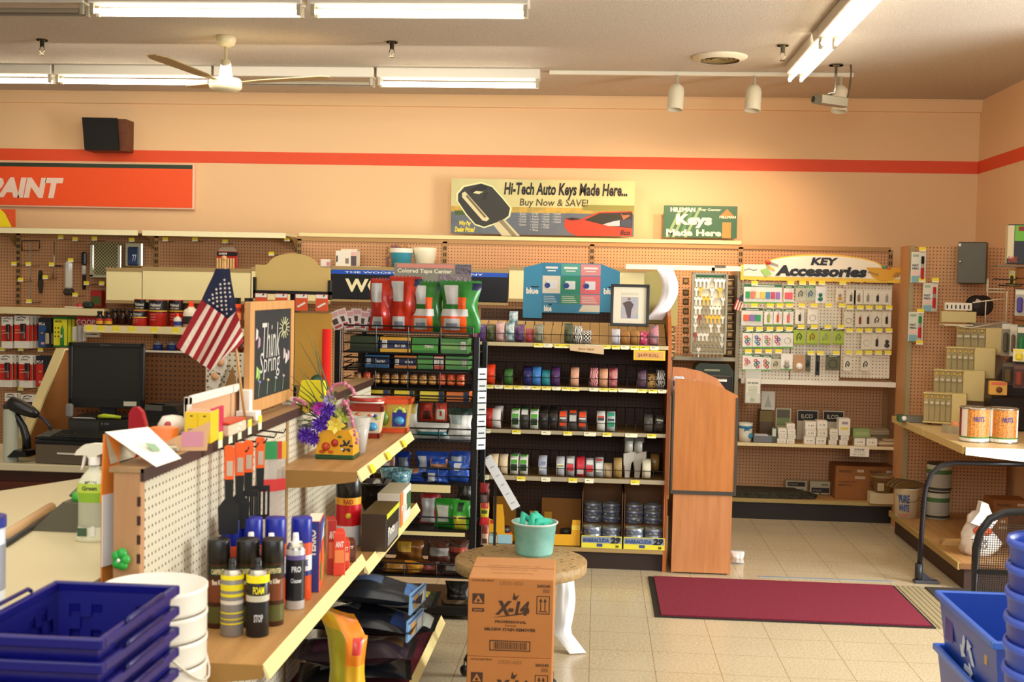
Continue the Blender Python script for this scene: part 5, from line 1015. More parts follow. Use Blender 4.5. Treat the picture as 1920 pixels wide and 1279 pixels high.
def tape(X, row, top, col, kind=None, c2=None, label='', sc_=1.0, dy=0, up=0, band=None, tilt=0):
    s4 = 4.567 if row < 2 else 3.998; oy = 480 if row < 2 else 740; bot = (725, 1092, 250, 605)[row]+(18*(X-900)/900 if row < 2 else 16*(X-800)/800)
    x = 880+X/s4; h = (bot-top)/s4; r = min(.064, max(.042, pm(h, TY+.08)/2)); p = at(x, 700, TY+.08+dy); z = zl[row]-.003+r+up
    m = mat(col, .25 if kind is None else .35, kind=kind, c2=c2, sc=sc_) if kind else mat(col, .25)
    where = ('on the top tape shelf', 'on the second tape shelf', 'on the third tape shelf', 'on the fourth tape shelf')[row]
    t = thing('tape_roll', label+' '+where, 'tape', (p.x, TY+.08+dy+.0, z), 0, 'tape rolls '+where, (0, R(tilt), 0))
    troll(m, r).build('tape', t); MB().lathe([(.0365, -.025), (.038, -.025), (.038, .025), (.0365, .025)], mat('#b8935c', .7), 20, axis='x', close=True).build('core', t)
    if band:
        b = MB(); n_ = 10
        for k, (a0, a1, c) in enumerate(band):
            pts = []; 
            for q in range(n_+1): a = R(a0+(a1-a0)*q/n_); pts.append((a, -(r+.0012)*math.cos(a), (r+.0012)*math.sin(a)))
            V = [(-.02, y, z_) for a, y, z_ in pts]+[(.02, y, z_) for a, y, z_ in pts]; F = [(q, q+n_+1, q+n_+2, q+1) for q in range(n_)]
            b.add(V, F, mat(c, .4), True)
        b.build('label_band', t)
    return t
T1 = [(35,560,'#c4586a',None,None,'pink and red tape roll partly behind the candy bags'),(103,560,'#5c4076',None,None,'purple tape roll, leftmost fully seen'),(182,560,'#6a6f48','marb','#3a4228','green camouflage tape roll right of the purple one'),
 (262,525,'#e0bcb0','marb','#b88a90','pale pink patterned tape roll'),(345,545,'#e2e6e0','marb','#3f7f8c','white and teal tape roll under an upright one'),(425,560,'#76507c','marb','#3a2850','dark purple floral tape roll'),
 (512,597,'#c45a5c','marb','#a83c48','small red tape roll'),(592,560,'#9a9882','marb','#75735e','grey camouflage tape roll'),(843,530,'#5a6044','marb','#3c4430','dark green camouflage tape roll'),
 (922,570,'#f0ece0','zig','#141210','black and white zigzag tape roll'),(1000,608,'#f0ece0','check','#141210','black and white checkered tape roll'),(1245,595,'#c9c4c8',None,None,'silver white tape roll in front of the photo frame'),
 (1328,612,'#a8733c',None,None,'brown tape roll, left of the two under the photo frame'),(1410,608,'#a8733c',None,None,'brown tape roll, right of the two under the photo frame'),(1492,615,'#dd4a76','spots','#f0b8c8','bright pink spotted tape roll'),(1572,550,'#d0808c','marb','#7c6c78','tall pink floral tape roll at the right end')]
for X, tp, c, k, c2, l in T1: tape(X, 0, tp, c, k, c2, l)
tape(370, 0, 620, '#dfe6e0', 'marb', '#3f8c98', 'white and teal tape roll standing on top of another', dy=.09, up=.11)
T2 = [(75,905,'#c02418',None,None,'dark red tape roll behind the rack post'),(185,902,'#e8401c',None,None,'orange red tape roll'),(340,942,'#3c6f34',None,None,'forest green tape roll'),(503,930,'#2b2c66',None,None,'navy tape roll'),
 (580,925,'#3c7cc0',None,None,'bright blue tape roll'),(660,950,'#2c8c94',None,None,'teal tape roll'),(742,930,'#4c2c5e',None,None,'purple tape roll'),(905,930,'#d8a082',None,None,'peach tape roll standing alone'),
 (1068,930,'#e8b0a8','zig','#8c3440','pink zebra print tape roll'),(1150,935,'#dca27e','marb','#c88c68','peach mottled tape roll'),(1232,935,'#c89088','marb','#a83848','red floral tape roll'),(1477,945,'#6a4c5e','marb','#3c2c3c','dusky purple tape roll'),
 (1560,975,'#b08a50','spots','#3a2810','leopard print tape roll'),(1637,945,'#e8e4dc','zig','#16120f','zebra print tape roll at the right end')]
for X, tp, c, k, c2, l in T2: tape(X, 1, tp, c, k, c2, l)
for X, c, l, k, c2 in ((503, '#16183c', 'very dark navy tape roll behind the navy one', None, None), (580, '#3470b4', 'second blue tape roll behind the bright blue one', None, None), (742, '#44285a', 'second purple tape roll behind the first', None, None), (905, '#d49c7e', 'second peach tape roll behind the lone one', None, None), (1232, '#a85a60', 'second red floral tape roll behind the first', 'marb', '#5c3c40')): tape(X, 1, 975, c, k, c2, l, dy=.12, up=.03)
GW = [(-30, 10, '#1f3a22'), (12, 34, '#4ca02c'), (36, 44, '#e8e4da'), (60, 85, '#4ca02c')]; OR = [(-30, -5, '#e24a20'), (12, 20, '#d8d4c8'), (25, 62, '#e24a20')]
T3 = [(155,20,'#a8241c','red tape roll at the left end',None),(215,65,'#ddd5ce','white tape roll beside the red one',None),(357,50,'#cdd2c4','green and white wrapped tape roll, first of three',GW),(425,60,'#3a3834','black tape roll with white top label between green ones',[(30, 70, '#d8d8cc'), (75, 95, '#4ca02c')]),
 (497,50,'#cdd2c4','green and white wrapped tape roll, third of three',GW),(570,90,'#2c2826','plain black tape roll, left of the two together',None),(640,90,'#2c2826','plain black tape roll, right of the two together',None),(712,65,'#55504c','grey roll with orange label, first of three',OR),
 (785,60,'#4a4644','grey roll with silver and orange label, second of three',[(0, 35, '#b8b4ac'), (50, 85, '#e24a20')]),(857,60,'#55504c','grey roll with orange label, third of three',OR),(995,85,'#c8c6bc','silver roll with black and red label',[(8, 25, '#2a2a30'), (26, 36, '#c83c30')]),
 (1070,85,'#a8b0a8','silver roll with green label',[(-25, 2, '#2c9c74'), (8, 20, '#2a2a40'), (36, 60, '#2c9c74')]),(1350,120,'#4c4844','charcoal tape roll near the right end',None),(1430,120,'#38342f','dark tape roll leaning at the right end',[(20, 30, '#b8b4a4')])]
for X, tp, c, l, bd in T3: tape(X, 2, tp, c, None, None, l, band=bd, tilt=8 if X == 1430 else 0)
for X, c, l in ((230, '#d8cfc8', 'white tape roll behind the other white one'), (570, '#1d1a18', 'black tape roll behind the left black one'), (640, '#1d1a18', 'black tape roll behind the right black one'), (425, '#1f3a22', 'dark green labelled roll behind the green and white ones')): tape(X, 2, 120, c, None, None, l, dy=.13, up=.03)
RD = [(-20, 20, '#c82430'), (25, 55, '#d8d4cc')]; RD2 = [(-5, 60, '#c82430'), (-40, -10, '#d0ccc4')]
T4 = [(205,440,'#e0caa4','cream masking tape roll, left of the two together',None),(275,435,'#e0caa4','cream masking tape roll, right of the two together',None),(355,420,'#d4d4c4','green and white wrapped roll, left of the two together',GW),(425,405,'#d4d4c4','green and white wrapped roll, right of the two together',GW),
 (567,430,'#aab0bc','silver blue wrapped roll standing alone',[(-20, 0, '#d8dce0'), (10, 30, '#7c84a0')]),(700,455,'#b4b4b8','silver roll with yellow bee label',[(0, 20, '#e8e4d0'), (4, 14, '#8c8c2c')]),(775,410,'#9a9898','red and silver wrapped roll, first of the red ones',RD),(850,405,'#a82434','mostly red wrapped roll, second of the red ones',RD2),
 (920,465,'#a09c9a','red and silver wrapped roll, third of the red ones',RD),(990,450,'#9a9c98','silver and white wrapped roll right of the red ones',[(-20, 30, '#d8d8d0'), (45, 60, '#b83c40')]),(1057,500,'#c4aa84','small beige tape roll',None),(1130,420,'#9c7f4c','clear brown packing tape roll',None),(1345,465,'#d8d0b4','cream packing tape roll',None)]
for X, tp, c, l, bd in T4: tape(X, 3, tp, c, None, None, l, band=bd)
tape(1405, 3, 480, '#8c6a34', None, None, 'brown packing tape roll at the right end', dy=.12, up=.03); tape(365, 3, 500, '#6c7c84', None, None, 'clear packaged roll behind the green and white ones', dy=.13, up=.035)
for X, l in ((1195, 'left'), (1275, 'right')):
    p = at(880+X/3.998, 800, TY+.1); t = thing('tape_dispenser', 'clear and silver hand tape dispenser on the fourth tape shelf, %s one' % l, 'tape dispenser', (p.x, TY+.1, zl[3]), R(6 if l == 'left' else -8))
    MB().prism([(-.02, 0), (.01, 0), (.02, .09), (.05, .13), (.05, .17), (-.03, .15), (-.03, .10)], -.02, .02, mat('#bdb9ac', .2)).build('handle', t)
    b = MB(); b.X = Matrix.Translation((0, .0, .2)); b.lathe([(.02, -.024), (.045, -.024), (.045, .024), (.02, .024)], mat('#a8a79c', .15), 20, axis='x'); b.build('roll', t)
    MB().box(-.03, .035, -.03, .0, .22, .27, mat('#4a4844', .3), b=.006).build('blade_guard', t)
# price cards hanging from the top shelf
single(MB().prism([(-.10, .0), (.11, -.02), (.11, .035), (-.105, .035)], -.003, 0, mat('#d9b98c')).text('duct tape', -.05, .05, .0, .02, -.004, mat('#8a5a34')), 'paper_strip', 'crumpled tan paper strip hanging under the top tape shelf', 'paper', at(1099, 658, TY-.01))
single(MB().box(-.098, .098, -.002, .0, -.062, 0, mat('#f0c02c')).rect(-.085, .085, -.052, -.01, -.003, mat('#d8a460')).text('$4.99 ROLL', -.07, .06, -.045, -.02, -.004, mat('#a05a2c'), .02), 'price_card', 'yellow edged price card hanging at the right of the top tape shelf', 'price card', at(1218, 657, TY-.01))
# ---- silver tape boxes on the base
BX = [(1090, 1167, 'left'), (1169, 1247, 'right')]; rp = None; zb_ = zl[4]+.003
for x0, x1, n in BX:
    a = at(x0, 1025, TY+.0); W_ = pm(x1-x0, TY)-.003; hb_ = pm(107, TY); t = thing('display_box', 'cardboard tray of silver duct tape with yellow and blue front lip, %s one' % n, 'display box', (a.x, TY, zb_))
    BR = mat('#7a5128', .7); MB().box(.002, W_-.002, .34, .345, .002, hb_, BR).box(0, .003, .0, .345, 0, hb_*.98, BR).box(W_-.003, W_, .0, .345, 0, hb_*.98, BR).box(0, W_, 0, .345, 0, .003, BR).build('carton', t)
    hf = pm(23, TY); b = MB().box(0, W_, -.003, .001, 0, hf, mat('#e8dc3c', .4)); b.rect(.004, W_-.004, hf*.42, hf*.95, -.0035, mat('#8c949c')).text('BARRACUDA', .01, W_*.68, hf*.48, hf*.82, -.005, mat('#2c4c8c'), .04, .12).text('29', W_*.72, W_*.95, hf*.4, hf*.95, -.0055, mat('#1a1a20'), .06, .1).text('24', W_*.84, W_*.92, hf*.08, hf*.3, -.0045, BLK, .04).rect(W_*.38, W_*.52, hf*.12, hf*.38, -.0042, mat('#3c4c8c')); b.build('front_lip', t)
    rr = W_/4-.003
    for row_ in (0, 1):
        for c_ in (0, 1):
            for k in range(3):
                p = Vector((a.x+W_*(.26+.48*c_), TY+.075+.15*row_, zb_+.004+row_*.125+k*.041)); lb = '%s silver duct tape roll of its stack in the %s tape tray, %s row' % (('lowest', 'middle', 'topmost')[k], n, ('front', 'back')[row_])
                if rp is None:
                    rp = thing('duct_tape_roll', lb, 'tape', p, 0, 'duct tape rolls in the yellow fronted trays'); MB().lathe([(rr*.62, 0), (rr-.001, 0), (rr, .001), (rr, .0385), (rr-.001, .0395), (rr*.62, .0395)], mat('#8f939c', .3, .3), 24, close=True).build('tape', rp)
                    MB().lathe([(rr+.0006, .008), (rr+.0006, .026)], mat('#5b6480', .35, kind='spots', c2='#d8d890', sc=.6), 24).lathe([(rr*.62, .0397), (rr*.98, .0397)], mat('#a8a86c', .35, kind='spots', c2='#5a5a48', sc=1), 24).build('wrapper', rp)
                else: clone(rp, p, R(40*k+25*c_+70*row_), lb, 'duct tape rolls in the yellow fronted trays')
    if n == 'left': pass
# riser inside boxes for the back row
for x0, x1, n in BX:
    a = at(x0, 1025, TY); W_ = pm(x1-x0, TY)-.003; single(MB().box(.006, W_-.006, .155, .30, 0, .124, mat('#6b4520', .7)), 'carton_riser', 'cardboard step inside the %s silver tape tray carrying the back stacks' % n, 'carton insert', (a.x, TY, zb_+.0035))
# yellow trays
Y3 = mat('#e8a91e', .5); a = at(916, 1024, TY+.02); un = pm(1/3.998, TY+.02)
t = thing('yellow_tray', 'yellow cut-out display tray with pale blue label left of the teal tub', 'display tray', (a.x, TY+.02, zb_))
MB().prism([(0, 0), (180*un, 0), (180*un, 75*un), (120*un, 80*un), (115*un, 200*un), (100*un, 300*un), (55*un, 300*un), (50*un, 170*un), (0, 190*un)], 0, .006, Y3).box(0, 180*un, .3, .306, 0, 300*un, mat('#c2841a', .6)).box(0, 180*un, 0, .3, 0, .004, Y3).build('carton', t)
MB().rect(4*un, 62*un, 2*un, 68*un, -.001, mat('#a8ccd0')).rect(70*un, 175*un, 2*un, 70*un, -.001, mat('#9cc8d4')).rect(8*un, 62*un, 62*un, 84*un, -.002, BLK).text('Scotch', 10*un, 58*un, 66*un, 80*un, -.003, WHT, .03).text('3M', 8*un, 50*un, 150*un, 180*un, -.001, mat('#c82c20'), .06).build('print', t)
a = at(1040, 1024, TY+.02); t = thing('yellow_tray', 'yellow cut-out display tray between the teal tub and the silver tape trays', 'display tray', (a.x, TY+.02, zb_))
MB().prism([(-120*un, 0), (190*un, 0), (190*un, 200*un), (130*un, 200*un), (122*un, 90*un), (-120*un, 85*un)], 0, .006, Y3).box(-120*un, 190*un, .3, .306, 0, 300*un, mat('#a86c18', .6)).box(-120*un, 190*un, 0, .3, 0, .004, Y3).build('carton', t)
MB().rect(125*un, 188*un, 125*un, 160*un, -.001, mat('#f0cc4c')).build('print', t)
for k, (x, w_, c, l) in enumerate(((945, .05, '#e0522c', 'orange rimmed roll in the left yellow tray'), (1062, .045, '#6a5a2c', 'dark olive rolls in the right yellow tray'))):
    p = at(x, 1000, TY+.12); single(MB().lathe([(.025, 0), (w_, 0), (w_, .05), (.025, .05)], mat(c, .4), 20, close=True).lathe([(.02, .052), (w_*.9, .052), (w_*.9, .085), (.02, .085)], mat('#3a352c', .4), 20, close=True), 'tape_roll', l, 'tape', (p.x, TY+.12, zb_+.005))
for k, (x, w_) in enumerate(((1000, 17), (1020, 15))): single(MB().box(0, pm(w_, 7.6), 0, .02, 0, pm(48, 7.6), Y3), 'carton_flap', 'yellow carton flap standing at the back of the base deck, %s one' % ('left' if k == 0 else 'right'), 'carton', (at(x-10+k*8, 1000, 7.6).x, 7.74, zb_+.045*0+.001))
# ---- displays on top
def board_top(x0, x1, y0, y1, Y0): a = at((x0+x1)/2, y1, Y0); return a, pm(x1-x0, Y0), pm(y1-y0, Y0)
a, W_, h_ = board_top(980, 1160, 494, 592, 7.85); t = thing('masking_tape_display', 'blue folding masking tape display board with green and pink columns', 'display board', a)
BL = mat('#3a8cac', .45); MB().prism([(-W_/2, -.02), (-W_*.30, -.02), (-W_*.30, h_*.05), (W_*.30, h_*.05), (W_*.30, h_*.08), (W_/2, h_*.08), (W_/2, h_*.86), (W_*.30, h_), (-W_*.30, h_), (-W_/2, h_*.90)], 0, .006, BL).build('board', t)
b = MB(); cs = [(-.30, -.115, '#3c86a4', '#e8dcc4', '#3c80a0'), (-.11, .09, '#5aa894', '#2f8c6c', '#4a9464'), (.095, .30, '#e89490', '#e86a6c', '#e8807c')]
for x0, x1, c1, c2_, c3 in cs:
    b.rect(W_*x0, W_*x1, h_*.77, h_*.985, -.001, mat(c1)).rect(W_*x0, W_*x1, h_*.42, h_*.755, -.001, mat(c2_)).rect(W_*x0, W_*x1, h_*.22, h_*.405, -.001, mat(c3))
    for q in range(4): b.rect(W_*(x0+.015), W_*(x1-.03-.01*q), h_*(.25+.035*q), h_*(.26+.035*q), -.0016, mat('#dfe6dc'))
    b.rect(W_*(x0+.03), W_*(x1-.03), h_*.89, h_*.93, -.0016, mat('#f0eadc')); b.rect(W_*(x0+.05), W_*(x1-.05), h_*.84, h_*.86, -.0016, mat('#f0eadc'))
    cx = W_*(x0+x1)/2; b.box(cx-W_*.055, cx+W_*.05, -.004, -.001, h_*.50, h_*.66, mat('#e6e4e0'), b=.002).prism([(cx-W_*.04+W_*.028*math.cos(R(30*q)), h_*.57+W_*.028*math.sin(R(30*q))) for q in range(12)], -.006, -.004, mat('#24448c'))
b.prism([(-W_*.3, h_*.08), (W_*.3, h_*.08), (W_*.3, h_*.21), (W_*.12, h_*.21), (W_*.08, h_*.08)], -.0015, -.001, mat('#e8dcc0')).rect(-W_*.3, W_*.08, h_*.08, h_*.21, -.0018, mat('#3c8cac')).build('picture_panels', t)
for xx0, xx1, z_, w_ in ((-.47, -.34, .45, .06), (-.28, -.2, .12, .04), (.335, .46, .47, .05)):
    b = MB(); b.text('blue', W_*xx0, W_*xx1, h_*(z_-.05), h_*(z_+.07), -.003, mat('#f0ecdc'), .05).rect(W_*(xx0+.05), W_*xx1, h_*(z_+.075), h_*(z_+.10), -.003, BLK); b.build('lettering', t)
p = at(1180, 612, 7.58); fw, fh = pm(72, 7.58), pm(79, 7.58); t = thing('photo_frame', 'black picture frame with a matted photo standing on the tape shelving', 'picture frame', p, 0, None, (R(-8), 0, R(-2)))
b = MB(); q_ = .018
for x0, x1, z0, z1 in ((-fw/2, fw/2, 0, q_), (-fw/2, fw/2, fh-q_, fh), (-fw/2, -fw/2+q_, q_, fh-q_), (fw/2-q_, fw/2, q_, fh-q_)): b.box(x0, x1, -.01, .01, z0, z1, mat('#1c1a16', .35), b=.002)
b.build('frame', t); MB().box(-fw/2+q_, fw/2-q_, 0, .006, q_, fh-q_, mat('#eadfc4', .5)).build('mat_board', t)
b = MB().rect(-fw*.22, fw*.22, fh*.18, fh*.70, -.001, mat('#c4b0a8', .5, kind='cloud', c2='#9cacbc', sc=9)); b.prism([(-.012, fh*.2), (.006, fh*.2), (.01, fh*.38), (.024, fh*.52), (.004, fh*.6), (-.012, fh*.60), (-.045, fh*.55), (-.03, fh*.45)], -.0024, -.0014, mat('#5a4a4c')).sph((-.002, -.003, fh*.65), .007, mat('#8a5c44'), 8); b.rect(-fw*.22, fw*.22, fh*.74, fh*.80, -.001, mat('#d8ccb4')).build('photo', t)
a, W_, h_ = board_top(737, 884, 494, 537, 7.7); t = thing('colored_tape_sign', 'grey sign reading Colored Tape Center behind the candy bags', 'sign', (a.x, 7.7, a.z-.22)); o_ = .22
b = MB().box(-W_/2, W_/2, 0, .008, 0, h_+o_, mat('#8e8a78', .45), b=.001).rect(-W_*.46, W_*.28, h_*.80+o_, h_*.97+o_, -.001, mat('#e0907c')).rect(W_*.30, W_*.5, h_*.55+o_, h_*.97+o_, -.001, mat('#7c6f78', .4, kind='marb', c2='#3c3438', sc=2)).rect(W_*.08, W_*.5, h_*.02+o_, h_*.53+o_, -.001, mat('#6c5f60', .4, kind='marb', c2='#a8989c', sc=2))
for k in range(12): b.rect(-W_*.06+k*W_*.045, -W_*.04+k*W_*.045, -h_*.1+o_, h_*.0+o_, -.0015, mat('#d85a60'))
b.build('board', t); MB().text('Colored Tape Center', -W_*.455, W_*.25, h_*.52+o_, h_*.76+o_, -.002, mat('#f2e8c8'), .035).text('Featuring tapes for marking', -W_*.46, -W_*.1, h_*.22+o_, h_*.32+o_, -.002, mat('#4a4438')).text('Protect and decorate', -W_*.46, -W_*.12, h_*.05+o_, h_*.15+o_, -.002, mat('#4a4438')).build('lettering', t)
single(MB().prism([(-.10, 0), (.12, 0), (.12, .30), (.08, .34), (-.02, .36), (-.10, .34)], 0, .02, mat('#a89a58', .5)), 'rounded_panel', 'olive rounded board behind the photo frame', 'board', at(1235, 610, 7.84))
b = bag_geo(.11, .34, .05, mat('#ebe4e4', .8), seed=7); b.v = [(x+.10*math.sin(2.6*(z/.34))-.04, y, z) for x, y, z in b.v]
single(b, 'white_cloth', 'white cloth draped over the top right corner of the tape shelving', 'cloth', at(1238, 600, 7.68), R(10))
# ---------------------------------------------------------------- wood tower at the right end
WT = mat('#bd7638', .38, kind='wood', c2='#ab652a', sc=1); WT2 = mat('#c48350', .38, kind='wood', c2='#b4723e', sc=1)
a = at(1249, 1077, 7.43); t = thing('wood_tower', 'orange wood laminate tower with curved top at the end of the tape shelving', 'cabinet', (a.x+.03, 7.43, 0)); Wt = at(1371, 1000, 7.43).x-a.x-.03
zz = lambda y: at(1310, y, 7.43).z; EDG = mat('#3f3a30', .4)
MB().box(0, Wt, 0, .02, .01, zz(927), WT2).build('lower_panel', t)
MB().prism([(-.01, zz(921)), (Wt+.01, zz(921)), (Wt+.015, zz(740)), (Wt*.82, zz(728)), (Wt*.55, zz(718)), (Wt*.25, zz(712)), (-.01, zz(711))], -.012, .008, WT).build('upper_panel', t)
MB().box(-.02, -.008, -.016, .03, zz(925), zz(735), EDG).build('edge_strip', t); MB().box(Wt+.006, Wt+.02, -.016, .03, zz(925), zz(744), EDG).build('edge_strip', t); MB().box(-.02, Wt+.02, -.014, .03, zz(927), zz(920), EDG).build('edge_strip', t)
MB().box(0, .018, .02, .42, 0, zz(735), WT2).box(Wt-.018, Wt, .02, .42, 0, zz(745), WT2).build('side_panel', t)
MB().prism([(0, 0), (Wt, 0), (Wt, zz(745)), (Wt*.8, zz(718)+.0), (Wt*.5, zz(704)), (Wt*.2, zz(698)), (0, zz(697))], .40, .42, WT2).box(.018, Wt-.018, .02, .40, zz(760), zz(755), WT2).build('inner_panel', t)
for k in range(2): 
    p = at(1272+24*k, 713, 7.65); t = thing('bottled_pack', 'clear and blue wrapped pack inside the wood tower top, %s one' % ('left' if k == 0 else 'right'), 'pack', (p.x, 7.65, zz(755)+.001), R(-8))
    MB().box(-.045, .045, -.04, .04, 0, .145-.02*k, mat('#b4c4d4', .15, kind='marb', c2='#e8ecf0', sc=1), b=.02).build('wrap', t); MB().box(-.03, .03, -.044, -.03, .08, .12, mat('#2c5a94', .3), b=.006).build('label', t)
single(bag_geo(.09, .09, .06, mat('#c8c4bc', .3), seed=14, crimp=.1), 'plastic_scrap', 'scrap of white plastic on the floor beside the wood tower', 'plastic', atz(1382, 1058, 0))
# ================================================================ SNACK RACK
SY = 6.2; SD = .42
t = thing('snack_rack', 'tall black wire snack rack with tilted baskets in the middle', 'rack', (0, SY, 0))
sx0 = at(630, 900, SY).x; sx1 = at(889, 900, SY).x; zt = at(889, 632, SY).z
for x, y, z in ((sx0, 0, zt+.02), (sx1, 0, zt), (sx0+.06, SD, zt+.02), (at(908, 700, SY+SD).x, SD, at(908, 640, SY+SD).z)):
    MB().box(x-.016, x+.016, y-.012, y+.012, 0.02, z, BLKM, b=.003).build('post', t)
MB().box(sx0-.02, sx1+.02, -.02, SD+.02, .03, .075, BLKM, b=.004).build('base', t)
MB().box(sx0+.02, sx1-.0, SD+.014, SD+.03, at(760, 1076, SY).z, zt-.06, PEGD).build('back_panel', t)
def basket(yt, yb, slats=True):
    zf, zb_ = at(760, yt, SY).z, at(760, yb, SY).z; b = MB()
    ht = zf-zb_; n = max(2, int(round(ht/.045)))
    for k in range(n+1): b.tube([(sx0+.03, .22, zb_+ht*k/n), (sx0+.03, -.0, zb_+ht*k/n), (sx1-.02, -.0, zb_+ht*k/n), (sx1-.02, .22, zb_+ht*k/n)], .0028, BLKM, 4)
    for k in range(5): x = sx0+.03+(sx1-sx0-.05)*k/4; b.tube([(x, 0, zf), (x, 0, zb_), (x, SD-.02, zb_+.01)], .003, BLKM, 4)
    b.tube([(sx0+.03, 0, zf), (sx1-.02, 0, zf)], .0045, BLKM, 5); b.build('wire_basket', t)
    MB().box(sx0+.02, sx1-.01, .006, SD-.01, zb_-.006, zb_-.001, mat('#181613', .5)).build('shelf_pan', t); return zb_
z1 = basket(612, 662); z2 = basket(672, 692); z3 = basket(696, 728); z4 = basket(741, 752); z5 = basket(802, 826); z6 = basket(876, 906); z7 = basket(968, 992); z8 = basket(1056, 1080); z9 = basket(1150, 1162)
for (x0, x1, y0, y1) in ((665, 845, 907, 921), (720, 872, 995, 1002)): MB().box(at(x0, y0, SY).x, at(x1, y0, SY).x, -.012, -.006, at(760, y1, SY).z, at(760, y0, SY).z, mat('#e2d296', .45)).build('price_channel', t)
b = MB()
for k in range(7): b.box(.0, .05, -.001, 0, -.062*k-.055, -.062*k, mat('#e0e2e0' if k % 2 == 0 else '#c4c8c8'))
for k in range(7): b.rect(.008, .042, -.062*k-.035, -.062*k-.028, -.0015, BLK)
b.X = None; o = b.build('label_strip', t); o.location = (at(893, 690, SY).x+.012, -.02, at(897, 690, SY).z); o.rotation_euler = (0, 0, R(30))
# boxes in the upper baskets
def sbox(x0, x1, y0, y1, z, c, label, stripe=None, code=None, word=None, dy=.02, dp=.16):
    p = at((x0+x1)/2, y1, SY+dy); W_ = pm(x1-x0, SY+dy)-.002; h_ = pm(y1-y0, SY+dy); t = thing('snack_box', label, 'box', (p.x, SY+dy, z)); b = MB().box(-W_/2, W_/2, 0, dp, 0, h_, mat(c, .4), b=.002); it = []
    if stripe: it.append((0, 1, stripe[0], stripe[1], mat(stripe[2])))
    if stripe and len(stripe) > 3: it.append((stripe[3], stripe[4], 0, 1, mat(stripe[5])))
    if code: it += [(code, code+.16, .3, .8, WHT)]+[(code+.02+.03*k, code+.03+.03*k, .35, .75, BLK) for k in range(4)]
    if word: it.append((word, .5, .85, .35, .6, WHT, .03))
    b.print(W_, h_, it); b.build('carton', t); return h_
sbox(655, 710, 628, 658, z1, '#2c3a1e', 'dark green candy box in the top basket, leftmost', (.0, .35, '#1c2412'), None, None)
sbox(711, 770, 632, 661, z1, '#e0a82c', 'yellow and navy candy box in the top basket', (.25, .8, '#1c2850'), .08, 'BUTTER')
sbox(771, 822, 632, 661, z1, '#2f7a2c', 'green candy box in the middle of the top basket', (.2, .6, '#4c9c34'), None, 'MINT')
sbox(824, 878, 632, 661, z1, '#44803a', 'pale green candy box at the right of the top basket', (.3, .7, '#7cb060'), .75, None)
sbox(683, 730, 664, 689, z2+.0, '#23567c', 'teal and navy candy box in the second basket', (.3, .85, '#18264c'), .08, 'MACRO')
sbox(738, 781, 664, 689, z2, '#c8762c', 'orange and navy candy box in the second basket', (.25, .8, '#1a2448'), .06, 'GOLD')
sbox(782, 812, 664, 690, z2, '#3c8034', 'small green candy box in the second basket', (.3, .7, '#5ca04c')); sbox(813, 832, 664, 690, z2, '#c8482c', 'narrow red and white candy box in the second basket', (.3, .9, '#e0d8cc'), .3)
sbox(834, 880, 664, 690, z2, '#4c8c44', 'wide green candy box at the right of the second basket', (.3, .8, '#7cb464'), .72)
sbox(690, 730, 729, 748, z4, '#e4c42c', 'yellow and navy flat box, leftmost in the fourth basket', (.0, .25, '#1c2a58', .72, 1, '#1c2a58')); sbox(738, 776, 729, 748, z4, '#e8cc34', 'yellow and navy flat box, second in the fourth basket', (.0, .2, '#c8a020', .8, 1, '#1c2a58'))
sbox(786, 832, 729, 748, z4, '#ecd03c', 'yellow and navy flat box, third in the fourth basket', (.0, .2, '#c8a020', .8, 1, '#1c2a58')); sbox(836, 880, 731, 750, z4, '#e87a2c', 'orange and navy flat box at the right of the fourth basket', (.0, .2, '#b85a1c', .75, 1, '#1c2a58'))
# jars
jr = None
for k in range(12):
    p = at(671+k*17.5, 719, SY+.05); org = k >= 9 or k == 1; lb = ('orange lidded snack jar in the third basket' if org else 'amber snack jar in the third basket'); g = 'orange snack jars' if org else 'amber snack jars'
    if k in (0, 9) or k == 1:
        jr_ = thing('snack_jar', lb, 'jar', (p.x, SY+.05, z3+.02), 0, g); r = .021
        if k == 1: jr1 = jr_
        MB().lathe([(0, 0), (r, 0), (r, .04), (r*.95, .046)], mat('#a8702c' if not org else '#e0582a', .25), 16).lathe([(r+.0006, .008), (r+.0006, .032)], mat('#d8a85c' if not org else '#f07a3c', .35, kind='spots', c2='#8a4c1c', sc=1.5), 16).build('glass', jr_)
        MB().cyl(r, .046, .056, mat('#4a2c14' if not org else '#c8401c', .35), 16, b=.001).build('lid', jr_); jr = jr_
    else: clone(jr, (p.x, SY+.05, z3+.02), label=lb, group=g)
    if k == 1: jr = bpy.data.objects['snack_jar']
# hanging packs behind baskets 4-5
def pack(x0, x1, y0, y1, c, label, prints=(), z=None, Y0=SY+.1, rz=0, T=.035, name='snack_bag', cat='snack bag', seed=1, rot=None, **k):
    W_ = pm(x1-x0, Y0); h_ = pm(y1-y0, Y0); return bag(name, label, cat, (x0+x1)/2, y1, Y0, W_, h_, T, c, prints, seed, z=z, rz=rz, rot=rot, **k)
pack(750, 783, 756, 822, '#cfc9b8', 'silver bag standing behind the talavera planter in the snack rack', ((.1, .9, .75, 1, '#c8a838'),), z=z5, seed=3)
pack(786, 812, 754, 800, '#b8301c', 'red card pack hanging in the middle of the snack rack', ((.0, 1, .55, 1, '#c8401c'), (.25, .8, .1, .45, '#4c1c10')), Y0=SY+.15, seed=4, T=.02, z=z5+.09)
pack(814, 838, 754, 800, '#c8371c', 'red pack with a round white and green label', ((.2, .8, .1, .5, '#dfe4c4'), (.4, .6, .22, .4, '#c83030')), Y0=SY+.15, seed=5, T=.02, z=z5+.09)
pack(840, 886, 762, 822, '#d4d2c8', 'white bag with dark green top at the right of the middle basket', ((0, 1, .8, 1, '#223426'), (.1, .6, .5, .75, '#9aa8a0')), z=z5, seed=6, T=.06)
